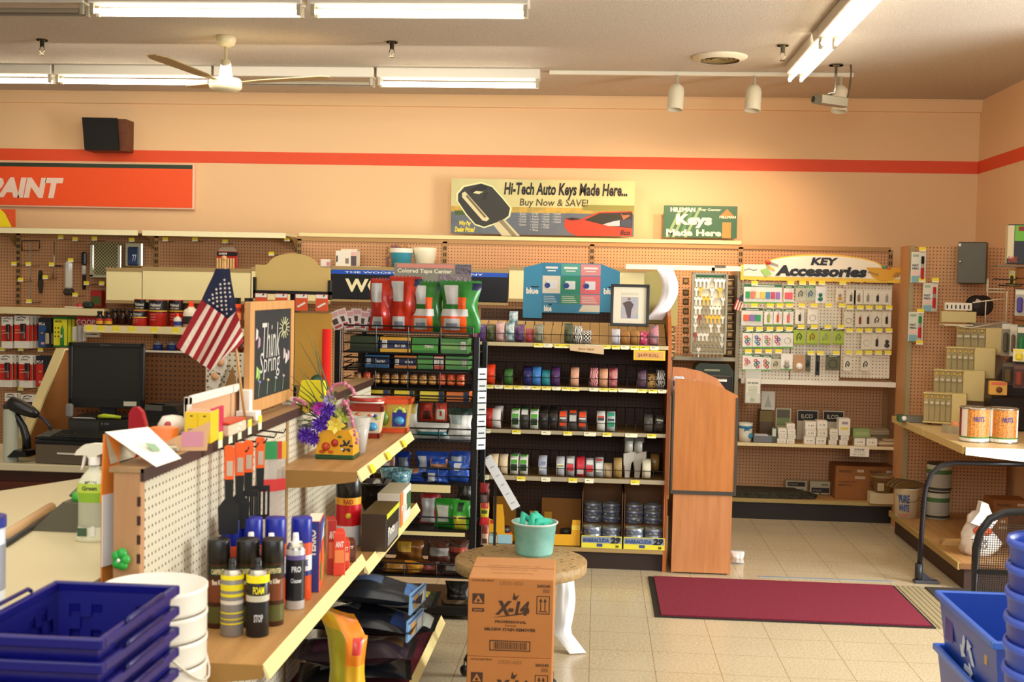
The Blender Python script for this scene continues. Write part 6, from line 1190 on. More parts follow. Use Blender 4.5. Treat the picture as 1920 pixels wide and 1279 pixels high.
pack(778, 842, 795, 826, '#c9c9c0', 'white bag with teal stripe lying flat in the middle basket', ((.0, 1, .25, .5, '#2a6a70'),), z=z5+.004, Y0=SY+.06, seed=8, T=.07)
CH = '#1c3f9c'
pack(682, 742, 845, 903, '#6a3c24', 'brown snack bag behind the shelf corner in the blue bag basket', ((.2, .8, .2, .6, '#8c8478'),), z=z6, seed=11, T=.05); pack(742, 770, 838, 885, CH, 'blue cookie bag standing at the back left of the blue group', ((.15, .85, .2, .8, '#8a9098'),), z=z6, Y0=SY+.22, seed=12)
pack(778, 842, 836, 876, '#24489c', 'blue cookie bag with white label at the back of the blue group', ((.05, .32, .0, .8, '#c8ccd0'),), z=z6+.03, Y0=SY+.2, seed=13); pack(842, 882, 838, 885, '#203c88', 'blue cookie bag at the back right of the blue group', ((.1, .6, .2, .8, '#98a0a4'),), z=z6+.02, Y0=SY+.18, seed=14)
pack(742, 795, 878, 904, '#23469c', 'blue cookie bag lying front left of the blue group', ((.2, .8, .7, 1, '#9c6a44'),), z=z6, Y0=SY+.05, seed=15, T=.08); pack(798, 842, 880, 904, '#2750ac', 'blue cookie bag lying front middle of the blue group', ((.1, .45, .1, .8, '#c4c8cc'),), z=z6, Y0=SY+.05, seed=16, T=.08)
pack(838, 882, 862, 900, '#2b58b8', 'blue cookie bag tilted at the front right of the blue group', ((.3, .7, .6, .9, '#d8dce8'),), z=z6+.01, Y0=SY+.05, seed=17, T=.07, rz=R(-20)); pack(805, 840, 866, 885, '#a8724c', 'small pack with cookie picture on top of the blue bags', ((.1, .9, .5, 1, '#23469c'),), z=z6+.07, Y0=SY+.08, seed=18, T=.04)
pack(786, 826, 928, 986, '#9c2420', 'dark red snack bag with white back label left of the green ones', ((.1, .75, .1, .85, '#b8b4b0'),), z=z7, Y0=SY+.16, seed=21, T=.05)
pack(814, 862, 932, 988, '#2c8c28', 'green snack bag with white back label, left of the pair', ((.05, .55, .25, .8, '#c8ccc0'),), z=z7, Y0=SY+.08, seed=22, T=.07); pack(846, 884, 930, 986, '#38a030', 'green and yellow snack bag, right of the pair', ((.2, .8, .0, .5, '#d8cc3c'), (.3, .7, .65, .9, '#1c3a28')), z=z7, Y0=SY+.04, seed=23, T=.07, rz=R(-12))
pack(857, 886, 893, 935, '#2a2620', 'black snack bag above the green pair', ((.2, .7, .2, .7, '#4a4640'),), z=z7+.12, Y0=SY+.26, seed=24)
for k, (x0, x1, y0, y1, c, pr, l) in enumerate(((740, 795, 1008, 1050, '#7a4a1c', ((.1, .6, .5, .9, '#d8a83c'),), 'gold and black snack bag, top left of the brown basket'), (758, 805, 1032, 1058, '#c8801c', ((.3, .7, .2, .8, '#e0a83c'),), 'orange snack bag lying in the brown basket'),
  (800, 850, 1010, 1052, '#5a3424', ((.1, .8, .35, .7, '#9c968c'),), 'brown snack bag with white label'), (838, 880, 1010, 1056, '#4a2a1c', ((.1, .9, .5, .7, '#a83c24'),), 'dark brown snack bag with red lettering at the right'), (715, 770, 1050, 1076, '#6a4018', ((.2, .8, .2, .8, '#a8742c'),), 'brown and gold snack bag, front left of the brown basket'),
  (772, 826, 1052, 1078, '#4a2418', ((.2, .8, .3, .7, '#7c3020'),), 'dark red brown snack bag at the front middle'), (826, 878, 1050, 1076, '#3c2620', ((.2, .8, .3, .8, '#8c8884'),), 'dark snack bag with grey label at the front right'))):
    pack(x0, x1, y0, y1, c, l, pr, z=z8+(.03 if y0 < 1030 else 0), Y0=SY+(.2 if y0 < 1030 else .05), seed=30+k, T=.06)
for k, (x0, x1, y0, y1, c, l) in enumerate(((658, 710, 1098, 1140, '#1f3a26', 'dark green snack bag low at the left of the snack rack'), (745, 800, 1102, 1150, '#4a1c1c', 'dark red snack bag in the lowest basket'), (834, 882, 1092, 1150, '#241f16', 'black snack bag in the lowest basket near the table'), (826, 876, 1124, 1160, '#4a3618', 'brown snack bag at the front of the lowest basket'))):
    pack(x0, x1, y0, y1, c, l, ((.2, .8, .3, .6, '#4a4438'),), z=z9+.002 if k else z9+.05, Y0=SY+(.2 if k < 3 else .05), seed=40+k, T=.07)
# candy bags on top
def candy(x0, x1, y0, c, side, label, seed, diag=False):
    W_ = pm(x1-x0, SY-.02); h_ = pm(632-y0, SY-.02); L1 = '#c8c6c0'
    pr = [(.05 if not diag else .1, .45, .55, .92, L1), (.12, .48, .06, .26, L1), (.72, 1, 0, 1, side)]
    if diag: pr = [(.0, .68, .0, .42, '#ee5a1c'), (.42, .68, .42, .7, '#ee5a1c'), (.0, .7, .32, .44, '#d8d4cc')]+pr
    pr += [(.78, .98, .82, .95, '#1c2448'), (.16, .42, .1, .2, '#8a8c94')]
    t = thing('candy_bag', label, 'candy bag', (at((x0+x1)/2, 632, SY+.08).x, SY+.10, z1+.11), R(4)); bag_geo(W_, h_*1.02, .09, c, pr, seed, nu=18, nv=22, crimp=.045, jag=True).build('bag', t)
candy(690, 744, 533, '#b8260e', '#96200c', 'red candy bag standing on the top basket, leftmost of the four', 51); candy(728, 788, 528, '#bc2a0e', '#9c220c', 'red candy bag standing on the top basket, second of the four', 52)
candy(768, 832, 536, '#246c20', '#1f5c1c', 'green and orange candy bag standing on the top basket, third of the four', 53, True); candy(822, 900, 534, '#28782a', '#2c8030', 'green and orange candy bag standing on the top basket, rightmost', 54, True)
random.seed(9)
for k in range(6):
    x = 640+k*9; single(MB().box(-.028, .028, 0, .002, 0, .10, mat('#ecdcd4', .4)).rect(-.024, .024, .07, .092, -.001, mat('#e0a8a8')).rect(-.02, .01, .03, .06, -.001, mat('#4a3a34')).rect(-.02, .02, .008, .022, -.001, mat('#b8433c')), 'gum_pack', 'small white and pink pack fanned at the left of the top basket', 'pack', (at(x, 611, SY+.1).x, SY+.06+.012*k, z1+.115+.012*(k % 2)), 0, 'white and pink packs in the top basket', (R(-8), R(-26+k*9), R(6)))
single(MB().box(sx0+.04, sx1-.03, .02, SD-.04, .0, .006, mat('#1a1815', .5)), 'basket_tray', 'black tray under the candy bags on the top basket', 'tray', (0, SY, z1+.102))
# strip of meat snacks hanging from the right post
for k, (y0, y1, c, pr) in enumerate(((905, 945, '#3a1814', ((.1, .9, .6, 1, '#8c2020'), (.2, .8, .1, .4, '#6a5c58'))), (940, 985, '#c8b42c', ((.0, 1, .0, .35, '#c82c34'), (.1, .9, .75, 1, '#c84040'), (.2, .8, .5, .62, '#3a4c2c'))), (978, 1022, '#c8a48c', ((.1, .9, .5, .9, '#8c3a34'), (.2, .8, .1, .3, '#4a3028'))))):
    pack(897+k*2, 918-k, y0, y1, c, ('dark red snack pouch, top of the hanging strip', 'yellow and red snack pouch, middle of the hanging strip', 'tan snack pouch, bottom of the hanging strip')[k], pr, Y0=SY+.02, seed=60+k, T=.02, rz=R(-8))
# pole with white card strip
p = at(927, 1021, 6.9); t = thing('sign_pole', 'thin black pole holding a tilted white card strip beside the snack rack', 'sign holder', (p.x, 6.9, 0))
MB().cyl(.008, 0, at(927, 880, 6.9).z, BLKM, 8).cyl(.09, 0, .01, BLKM, 20).build('pole', t)
q = at(940, 905, 6.88); Lc = pm(112, 6.88); b = MB().box(-.028, .028, -.002, 0, -Lc/2, Lc/2, mat('#efefec', .4))
for k in range(6): b.rect(-.012, .012, -Lc*.4+k*.06, -Lc*.385+k*.06, -.003, mat('#b0b0b0'))
for s_ in (-1, 1):
    for e in (-1, 1): b.prism([(s_*.028, e*Lc/2), (s_*.012, e*Lc/2), (s_*.02, e*(Lc/2+.012))][::1 if s_*e < 0 else -1], -.002, 0, mat('#2c5a34'))
o = b.build('card_strip', t); o.location = (q.x-p.x, -.02, q.z); o.rotation_euler = (0, R(-31), 0)
# ================================================================ SPOOL TABLE, TUB, BOXES
tz = .535; c0 = atz(977, 1048, tz)
t = thing('spool_table', 'round speckled board table on black legs behind the cardboard boxes', 'table', (c0.x, c0.y, 0)); rt = pm(125, c0.y)
MB().cyl(rt, tz-.05, tz, mat('#a88a5a', .6, kind='speck', c2='#94764a', sc=.8), 48, b=.004).build('tabletop', t)
b = MB(); random.seed(2)
for k in range(46):
    a_ = R(k*7.8+random.uniform(-3, 3)); rr = rt*random.choice((.62, .78, .9)); b.box(rr*math.cos(a_)-.007, rr*math.cos(a_)+.007, rr*math.sin(a_)-.002, rr*math.sin(a_)+.002, tz, tz+.0012, mat('#4a3820', .4))
b.build('staples', t)['kind'] = 'stuff'
for k in range(3):
    a_ = R(-50+120*k); MB().tube([(.08*math.cos(a_), .08*math.sin(a_), tz-.05), (.1*math.cos(a_), .1*math.sin(a_), .35), (.24*math.cos(a_), .24*math.sin(a_), .07)], [.02, .017, .013], BLKM, 8).sph((.24*math.cos(a_), .24*math.sin(a_), .028), .028, BLK, 12).cyl(.012, .03, .075, CHROME, 8, cx=.24*math.cos(a_), cy=.24*math.sin(a_)).build('leg', t)
p = atz(1001, 1040, tz); ru = pm(38, p.y); hu = pm(64, p.y); t = thing('plastic_tub', 'translucent plastic tub filled with teal net on the round table', 'tub', (p.x, p.y+.02, tz+.001))
MB().lathe([(0, 0), (ru*.9, 0), (ru*.93, .01), (ru*1.08, hu*.9, mat('#bcd4c8', .3)), (ru*1.16, hu*.93, mat('#cfdcd0', .3)), (ru*1.18, hu*.96, mat('#cfdcd0', .3)), (ru*1.1, hu*.97), (ru*.9, hu*.78), (0, hu*.74)], mat('#8fc4b8', .35, kind='cloud', c2='#6fb0a2', sc=5), 36).build('tub_body', t)
b = MB(); random.seed(5); TL = mat('#35b494', .6)
for k in range(7):
    x, y = random.uniform(-.03, .05), random.uniform(-.02, .02); b.tube([(x-.03, y-.03, hu*.8), (x-.02+random.uniform(-.01, .01), y, hu*.95+random.uniform(0, .035)), (x+.02, y+.02, hu*.92), (x+.035, y-.01, hu*.78)], [.012, .018, .016, .01], TL, 8)
b.build('net_filling', t)
# white cloth hanging under the table
b = bag_geo(.10, .46, .06, mat('#f2f2f0', .8), seed=3, nu=10, nv=20, crimp=.0); 
def wc(v): x, y, z = v; q = 1-z/.46; w_ = 1.05-.35*abs(q-.5); return (x*w_+.03*math.sin(q*3.2)+(.06*max(0, q-.85)/.15), y-(.12*max(0, q-.8)/.2), z)
b.v = [wc(v) for v in b.v]; single(b, 'white_cloth', 'bright white cloth hanging below the round table beside the boxes', 'cloth', tuple(atz(1048, 1215, 0).xy)+(.005,), R(20))
def x14(z, label, D_=.36):
    W_ = .335; h_ = .312; Yb_ = 4.60; xc = at(957, 1160, Yb_).x; t = thing('shipping_box', label, 'cardboard box', (xc, Yb_, z), R(1)); CB = mat('#b8773a', .75, kind='cloud', c2='#b06e32', sc=1); IK = mat('#3d2410', .6)
    MB().box(-W_/2, W_/2, 0, D_, 0, h_, CB, b=.003, top=mat('#c58a54', .75, kind='cloud', c2='#bf8450')).box(-W_/2+.004, W_/2-.004, D_/2-.001, D_/2+.001, h_, h_+.0012, mat('#7a4a20')).build('carton', t); b = MB()
    U = lambda u: -W_/2+W_*u; V_ = lambda v: h_*(1-v); y = -.0012
    b.text('X-14', U(.32), U(.70), V_(.46), V_(.28), y, IK, .06, .18).prism([(U(.28), V_(.50)), (U(.62), V_(.43)), (U(.72), V_(.385)), (U(.715), V_(.43)), (U(.5), V_(.47))], -.0016, -.001, IK).prism([(U(.52), V_(.26)), (U(.56), V_(.27)), (U(.60), V_(.20)), (U(.555), V_(.225)), (U(.535), V_(.17))], -.0016, -.001, IK)
    b.text('PROFESSIONAL', U(.32), U(.69), V_(.565), V_(.53), y, IK, .04).text('Formula', U(.44), U(.57), V_(.605), V_(.585), y, IK, .02).text('MILDEW STAIN REMOVER', U(.20), U(.80), V_(.665), V_(.625), y, IK, .045)
    for x0, x1, v0, v1 in ((.26, .74, .785, .797), (.26, .74, .905, .917), (.26, .272, .785, .917), (.728, .74, .785, .917)): b.rect(U(x0), U(x1), V_(v1), V_(v0), y, IK)
    random.seed(3); u = .31
    while u < .69: w_ = random.choice((.006, .01, .014)); b.rect(U(u), U(u+w_), V_(.895), V_(.805), y, IK); u += w_+.008
    for v0, v1 in ((.20, .33), (.385, .43)): b.rect(U(.05), U(.19), V_(v1), V_(v0), y, IK)
    b.prism([(U(.065), V_(.315)), (U(.175), V_(.315)), (U(.12), V_(.215))], -.0018, -.0014, CB).sph((U(.12), -.0018, V_(.285)), .006, IK, 8).text('IRRITANT', U(.07), U(.17), V_(.42), V_(.395), -.0018, CB, .03)
    for a0, a1, v0, v1 in ((.80, .955, .205, .215), (.80, .955, .425, .435), (.80, .81, .205, .435), (.945, .955, .205, .435), (.83, .925, .395, .408)): b.rect(U(a0), U(a1), V_(v1), V_(v0), y, IK)
    for u0 in (.85, .90): b.rect(U(u0-.006), U(u0+.006), V_(.39), V_(.27), y, IK).prism([(U(u0-.02), V_(.28)), (U(u0+.02), V_(.28)), (U(u0), V_(.23))], -.0016, -.001, IK)
    b.text('L75321-0223', U(.37), U(.64), V_(.08), V_(.035), y, mat('#8a5a2c'), .01).text('260240', U(.80), U(.96), V_(.10), V_(.06), y, IK, .03).text('CAUTION: KEEP UPRIGHT', U(.04), U(.30), V_(.045), V_(.02), y, IK, .01).rect(U(.87), U(.95), V_(.165), V_(.12), y, mat('#8a5426'))
    for q in range(3): b.text('THIS SIDE UP - HANDLE WITH CARE', U(.25-.04*q), U(.75+.04*q), D_*(.22+.17*q), D_*(.26+.17*q), h_+.0016, mat('#9c6a3c'), .0, plane='xy')
    b.build('print', t)
x14(.0, 'cardboard shipping box with black printing, lower of the stack, cut by the frame'); x14(.3125, 'cardboard shipping box printed mildew stain remover, top of the stack')
# ================================================================ LEFT AISLE GONDOLA (white pegboard, runs away from the camera)
ZL = 1.272; q = atz(262, 878, ZL); GX = q.x; GY0 = q.y; GY1 = 6.15; SX = GX-.07
TW_ = mat('#b98a5c', .55, kind='wood', c2='#ad7d50', sc=1); BT = mat('#3a2216', .5); MAR = mat('#7c1a2c', .95, kind='carpet', c2='#4a0c18')
t = thing('aisle_gondola', 'white pegboard aisle shelving running away from the camera at left', 'shelving', (0, 0, 0))
ys = [GY0+.03, at(412, 900, 4).y, GY1]; y1_ = GX*FPX/(412-1120)
for a_, b_ in ((GY0+.03, y1_), (y1_+.03, y1_+.74), (y1_+.77, GY1)): MB().box(GX-.006, GX, a_, b_, .18, ZL-.03, PEGWY).build('peg_panel', t)
MB().box(SX+.003, GX-.008, GY0+.01, GY1, .1, ZL-.006, mat('#6b4c30', .6)).build('core_panel', t)
MB().box(SX, GX+.003, GY0, GY0+.03, 0, ZL-.012, TW_, b=.002).build('end_post', t)
for yy in (y1_+.015, y1_+.755): MB().box(GX-.003, GX+.004, yy-.015, yy+.015, .1, ZL-.03, mat('#9a7a48', .5)).build('upright', t)
b = MB()
for k in range(22): b.box(GX-.006, GX+.0005+.003, GY0-.0012, GY0+.0005, ZL-.10-.05*k, ZL-.075-.05*k, mat('#3a1a10'))
b.build('upright_slots', t)['kind'] = 'stuff'
MB().box(SX-.01, GX+.012, GY0-.004, GY1, ZL-.012, ZL, mat('#a88458', .5, kind='wood', c2='#96744a', sc=2)).build('top_ledge', t)
MB().box(GX+.004, GX+.013, GY0-.004, GY1, ZL-.035, ZL-.001, BT).build('top_trim', t)
def lshelf(y0, y1, z, xf, th=.04, nm='shelf', deck=None):
    MB().box(GX+.001, xf, y0, y1, z-.012, z, deck or DECKY).build(nm, t)
    MB().prism([(GX+.001, z-.07), (GX+.12, z-.062), (xf-.03, z-th), (xf+.004, z-th+.006), (xf+.004, z), (GX+.001, z)], y0-.006, y0, mat('#9a7234', .5)).build('shelf_bracket', t)
    MB().prism([(xf, z-.002), (xf+.004, z+.004), (xf+.024, z-.034), (xf+.018, z-.038)], y0-.004, y1, mat('#ecd992', .5)).build('price_channel', t)
XF = -.862
lshelf(GY0+.06, 4.37, .75, XF); lshelf(4.42, 5.72, .70, XF); lshelf(4.34, 5.59, 1.065, XF-.016)
lshelf(GY0+.02, 5.58, .19, -.712, .05, 'base_deck', MAR)
for y_, z_ in ((4.5, 1.065), (4.85, 1.065), (5.25, 1.065), (5.1, .70)): MB().prism([(XF+.002, z_), (XF+.007, z_+.001), (XF+.020, z_-.028), (XF+.016, z_-.03)], y_, y_+.05, TAGY).build('price_tag', t)
MB().box(GX+.05, -.76, GY0+.05, 5.56, 0, .17, mat('#2a1b12', .6)).build('plinth', t)
def lz(x, y, z): return atz(x, y, z)
def zput(mb, name, label, cat, x, y, z, rz=0, group=None, rot=None): return single(mb, name, label, cat, lz(x, y, z), rz, group, rot)
# ---- spray cans on the lower shelf
def spray(r, h, caph, cap, body, bands=(), txt=None, nozzle=False, dome=CHROME):
    if nozzle: pr = [(0, 0), (r-.001, 0), (r, .002), (r, h-caph-.02, dome), (r*.7, h-caph, cap), (r*.34, h-caph, cap), (r*.32, h-.012, cap), (r*.28, h, cap), (0, h, cap)]
    else: pr = [(0, 0), (r-.001, 0), (r, .002), (r, h-caph, cap), (r*1.02, h-caph+.001, cap), (r*1.0, h-.005, cap), (r*.93, h, cap), (0, h, cap)]
    b = MB().lathe(pr, body, 28)
    for z0, z1, c in bands: b.lathe([(r+.0007, h*z0), (r+.0007, h*z1)], mat(c, .3), 28)
    for s_, z0, z1, c, hw in (txt or ()): b.text(s_, -r*hw, r*hw, h*z0, h*z1, 0, mat(c), .03, cyl=r+.0016)
    return b
def can_at(x, y, w_, top, label, body, cap, caph, z=.75, **k):
    p = lz(x, y, z); s_ = p.y/FPX; r = w_*s_/2; h = (y+4-top)*s_*1.0; o = single(spray(r, h, caph*h, mat(cap, .35), mat(body, .3, .15), **k), 'spray_can', label, 'spray can', p+Vector((0, r*.4, .0008)), R(20)); return o
YB = [(.60, .68, '#e8d81c'), (.52, .56, '#e8d81c'), (.42, .47, '#e0d8c8'), (.30, .32, '#e8d81c'), (.22, .24, '#d8c81c'), (.16, .18, '#e8d81c')]
def add_tri(o): return o
can_at(432, 1192, 44, 1047, 'yellow and grey banded spray can with black nozzle, front left', '#8a8680', '#14120f', .14, bands=YB+[(.74, .80, '#f0e01c')], nozzle=True)
can_at(480, 1193, 44, 1047, 'yellow and black spray can with black nozzle, front right of the pair', '#1c1b1e', '#14120f', .14, bands=[(.70, .80, '#f0e01c'), (.46, .54, '#c8c0a8')], txt=[('FOAM', .56, .66, '#f0e01c', .5), ('STOP', .2, .3, '#c8c8c8', .4)], nozzle=True)
for x, y, n in ((406, 1176, 'left behind the banded pair'), (461, 1174, 'middle behind the banded pair'), (508, 1172, 'right behind the banded pair')):
    can_at(x, y, 44, 1010, 'tall spray can with brown label and black cap, '+n, '#4a2a1a', '#16110d', .27, bands=[(.60, .71, '#1f2412'), (.3, .55, '#7a3c1c'), (.06, .25, '#5c5a28')], txt=[('CARPENTER', .62, .68, '#d8c890', .7), ('Bee Killer', .5, .56, '#e8dcc0', .6)])
for x, y, n in ((431, 1140, 'first from the left'), (469, 1138, 'second from the left'), (513, 1134, 'third from the left'), (562, 1124, 'fourth, beside the ant bait box')):
    can_at(x, y, 40, 970, 'spray can with large blue cap and orange body, '+n, '#e0501e', '#1a2590', .30, bands=[(.36, .55, '#d8d4d8'), (.30, .36, '#1c2a6c'), (.55, .70, '#d8502c')], txt=[('HOME', .42, .5, '#1c2a6c', .6)])
for x, y, top, n in ((467, 1150, 998, 'left, behind the brown cans'), (505, 1150, 1000, 'middle, behind the brown cans'), (551, 1142, 1000, 'right, fully seen')):
    can_at(x, y, 37, top, 'silver spray can with white nozzle and black label, '+n, '#c8c4bc', '#e8e4dc', .12, bands=[(.12, .66, '#232226'), (.66, .72, '#6a5a94')], txt=[('PRO', .5, .58, '#e8e8e8', .5), ('Cleaner', .36, .42, '#d8d8d8', .6)], nozzle=True)
# ant bait boxes
p = lz(601, 1112, .75); s_ = p.y/FPX; t = thing('bait_box', 'orange and blue ant bait box standing among the spray cans', 'box', (p.x-.02, p.y+.0, .7505), R(8)); h = .235
MB().box(-.03, .015, 0, .14, 0, h, mat('#e8551c', .4), top=mat('#e8e0c8'), front=mat('#2c3a84', .4), b=.0015).build('carton', t)
b = MB().text('TERRO', 0, 1, 0, 1, 0, WHT, .05); b.v = [(-.022+.025*(1-z), -.0015, h*.50+.09*x) for x, y, z in b.v]; b.build('lettering', t)
b = MB(); b.X = Matrix.Translation((.0155, 0, 0)) @ Matrix.Rotation(R(90), 4, 'Z'); b.rect(.004, .13, .16, .22, -.001, mat('#c8d8dc')).rect(.02, .10, .03, .09, -.001, mat('#3f8c3a')).rect(.06, .13, .03, .14, -.0014, mat('#e86a2c')).prism([(.0, .23), (.14, .23), (.0, .13)], -.002, -.0012, mat('#2c4a94')); b.build('side_print', t)
for k, (x, y, w_, h, c, c2, l) in enumerate(((636, 1080, .04, .15, '#e0442c', '#e88a4a', 'small orange bait box right of the tall blue one'), (622, 1078, .03, .19, '#a8281c', '#d86a3c', 'red bait box with red top behind the tall blue box'), (645, 1068, .04, .10, '#d84a2c', '#e8a070', 'low orange pack near the end of the lower shelf'), (652, 1055, .06, .075, '#5a2a1c', '#6a4028', 'small dark brown box at the end of the lower shelf'))):
    p = lz(x, y, .75); single(MB().box(-w_/2, w_/2, 0, .08, 0, h, mat(c, .4), side=mat(c2, .4), b=.0015).rect(-w_*.4, w_*.4, h*.3, h*.6, -.001, mat(c2)).text('ANT', -w_*.35, w_*.35, h*.66, h*.8, -.001, WHT, .03), 'bait_box', l, 'box', (p.x, p.y, .7505), R(18))
# wasp spray on the far lower shelf
p = lz(652, 1022, .70); r = pm(24, p.y); h = .285
b = spray(r, h, .30*h, mat('#15120f', .3), mat('#dcd4cc', .3), bands=[(.60, .70, '#f0a81c'), (.30, .60, '#c8141c'), (.02, .30, '#e0dcd6')], txt=[('RAID', .61, .68, '#a82014', .4)])
b.prism([(-r*.5, h*.95), (r*.5, h*.95), (0, h*.80)], -r-.004, -r-.002, mat('#3a3632', .4)); b.sph((0, -r-.001, h*.45), .012, mat('#e8c02c'), 8)
single(b, 'spray_can', 'large wasp spray can with black cap and red and yellow label', 'spray can', (p.x, p.y, .7008), R(12))
# boxes and vases there
def bx2(x, y, z, w_, d, h, c, side, top, label, pr=()):
    p = lz(x, y, z); t = thing('garden_box', label, 'box', (p.x, p.y, z+.0005), 0); MB().box(-w_/2, w_/2, 0, d, 0, h, mat(c, .4), side=mat(side, .4), top=mat(top, .4), b=.0015).build('carton', t)
    b = MB(); b.X = Matrix.Translation((w_/2+.001, 0, 0)) @ Matrix.Rotation(R(90), 4, 'Z')
    for a0, a1, v0, v1, m in pr: b.rect(d*a0, d*a1, h*v0, h*v1, -.001, mat(m))
    b.text('Pots', d*.1, d*.6, h*.35, h*.6, -.002, mat('#e8e0d0'), .03); b.build('print', t)
bx2(700, 1035, .70, .10, .30, .15, '#3a2a1c', '#1c1a12', '#5a4a24', 'dark long box with white lettering on the far lower shelf', ((.0, 1, .86, 1, '#c8cc2c'), (.1, .9, .1, .5, '#8a8880')))
bx2(728, 990, .70, .10, .30, .15, '#e8e0cc', '#e8e4d8', '#c4bca0', 'white and orange long box on the far lower shelf', ((.0, .25, .0, 1, '#e87a2c'), (.6, .95, .3, .8, '#3a6a3c')))
def vase(x, y, z, pr, m, label, m2=None):
    p = lz(x, y, z); return single(MB().lathe(pr, m, 32), 'vase', label, 'vase', (p.x, p.y+.06, z+.0005))
vase(700, 962, .70, [(0, 0), (.055, 0), (.06, .01), (.075, .05), (.085, .09), (.078, .115), (.095, .13), (.097, .14), (.085, .14), (.06, .1), (0, .1)], mat('#0c0e12', .08), 'glossy black rounded vase on the far lower shelf')
vase(738, 950, .70, [(0, 0), (.05, 0), (.052, .01), (.045, .02), (.07, .13), (.078, .17), (.07, .17), (.05, .06), (0, .06)], mat('#1f5a68', .15, kind='marb', c2='#8ab4b8', sc=2), 'teal mottled glazed vase behind the black one')
# ---- upper shelf: flower arrangement and planters
ZU = 1.0655
p = lz(626, 862, ZU); px_, py_ = p.x, p.y+.07
t = thing('flower_arrangement', 'artificial flowers and grasses in a yellow hand-painted pot', 'flower arrangement', (px_, py_, ZU))
PY = mat('#e0a41c', .25); b = MB()
b.prism([(-.075, .015), (.075, .015), (.07, .09), (.055, .115), (-.055, .115), (-.07, .09)], -.06, .06, PY).box(-.077, .077, -.063, .063, 0, .018, mat('#1f4a26', .3), b=.003); b.build('pot', t)
b = MB()
for cx, cz, r_, c in ((-.035, .05, .018, '#b8401c'), (0, .065, .016, '#a8281c'), (-.05, .03, .013, '#b8401c'), (.045, .06, .012, '#1a1a3c'), (.055, .04, .01, '#1a1a3c'), (.03, .04, .009, '#e8e0c0'), (-.015, .03, .012, '#c84a1c'), (.02, .09, .01, '#2c6a30')): b.sph((cx, -.058, cz), r_, mat(c, .3), 10, .5+.5*(r_ > .015))
for k in range(6): a_ = R(60*k); b.tube([(.048+.012*math.cos(a_), -.062, .055+.012*math.sin(a_)), (.048+.026*math.cos(a_), -.062, .055+.026*math.sin(a_))], .004, mat('#1a1a3c', .3), 5)
b.build('painted_decor', t)
random.seed(12)
def FP(x, y, dy=0): v = at(x, y, py_-.02+dy); return (v.x-px_, v.y-py_, v.z-ZU)
GRN = mat('#2c4420', .5); GRN2 = mat('#4a6a30', .5)
o0 = (0, 0, .11)
bl = [(575, 622), (589, 640), (561, 640), (520, 700), (500, 735), (488, 775), (480, 810), (505, 806), (520, 770), (515, 745), (530, 720), (545, 705), (560, 690), (596, 660), (540, 800), (530, 790), (608, 700), (570, 700)]
gb = MB()
for k, (x, y) in enumerate(bl):
    e = Vector(FP(x, y, random.uniform(-.1, .1))); s0 = Vector((random.uniform(-.04, .04), random.uniform(-.03, .03), .11)); md = (s0+e)*.5+Vector((0, 0, .02)); gb.tube([s0, md, e], [.0028, .0024, .0006], GRN if k % 3 else GRN2, 4)
gb.build('grass', t)
gb = MB()
for k in range(26):
    a_ = random.uniform(0, 6.28); r_ = random.uniform(.03, .13); z_ = random.uniform(.10, .25); c0_ = Vector((r_*math.cos(a_)-.03, r_*math.sin(a_)*.6, z_)); d = Vector((math.cos(a_), math.sin(a_)*.6, .5))*.03
    n_ = d.cross(Vector((0, 0, 1))).normalized()*.009; gb.add([c0_, c0_+d*.5+n_, c0_+d, c0_+d*.5-n_], [(0, 1, 2, 3)], GRN if k % 2 else GRN2)
gb.build('leaves', t)['kind'] = 'stuff'
def bloom(x, y, r_, c, c2, n_, lay, nm):
    c0_ = Vector(FP(x, y, -.03)); b = MB()
    for L_ in range(lay):
        for k in range(n_):
            a_ = 2*math.pi*(k+.5*L_)/n_; el = .2+.5*L_; d = Vector((math.cos(a_)*math.cos(el), -math.sin(el), math.sin(a_)*math.cos(el)))*r_; s_ = Vector((-math.sin(a_), 0, math.cos(a_)))*r_*.75/n_*2
            b.add([c0_, c0_+d*.6+s_, c0_+d, c0_+d*.6-s_], [(0, 1, 2, 3)], mat(c if (k+L_) % 2 else c2, .6))
    b.sph(c0_, r_*.22, mat(c2, .6), 8); b.build(nm, t)
PU = '#4a1f96'; PU2 = '#7a50c8'
for x, y, r_ in ((575, 815, .045), (590, 822, .038), (602, 795, .045), (615, 768, .042), (612, 782, .03)): bloom(x, y, r_, PU, PU2, 12, 3, 'flower')
bloom(630, 797, .045, '#f0e06c', '#e8d04c', 6, 2, 'flower'); bloom(600, 766, .035, '#c83cb0', '#a02c98', 6, 2, 'flower'); bloom(575, 766, .022, '#d8b83c', '#c8a430', 6, 2, 'flower'); bloom(618, 750, .03, '#a08cc8', '#c8b8dc', 8, 2, 'flower')
for x, y in ((634, 772), (640, 780), (648, 786), (620, 748), (626, 752)): bloom(x, y, .018, '#c0c85c', '#98a840', 6, 2, 'flower')
for pts in (((552, 748), (548, 770), (547, 795), (551, 808)), ((556, 748), (566, 752), (573, 760)), ((614, 738), (628, 722), (645, 718), (660, 730), (668, 742)), ((646, 752), (656, 775), (663, 800), (672, 838)), ((650, 752), (640, 760))):
    b = MB(); P_ = [Vector(FP(x, y, -.06)) for x, y in pts]; b.tube([o0]+P_[:1], .0015, GRN, 4)
    for i in range(len(P_)-1):
        for k in range(5):
            v = P_[i].lerp(P_[i+1], k/5)+Vector((random.uniform(-.004, .004), random.uniform(-.004, .004), 0)); b.sph(v, .0075, mat('#d08a98' if k % 2 else '#b86a80', .7), 6)
    b.build('amaranth_strand', t)
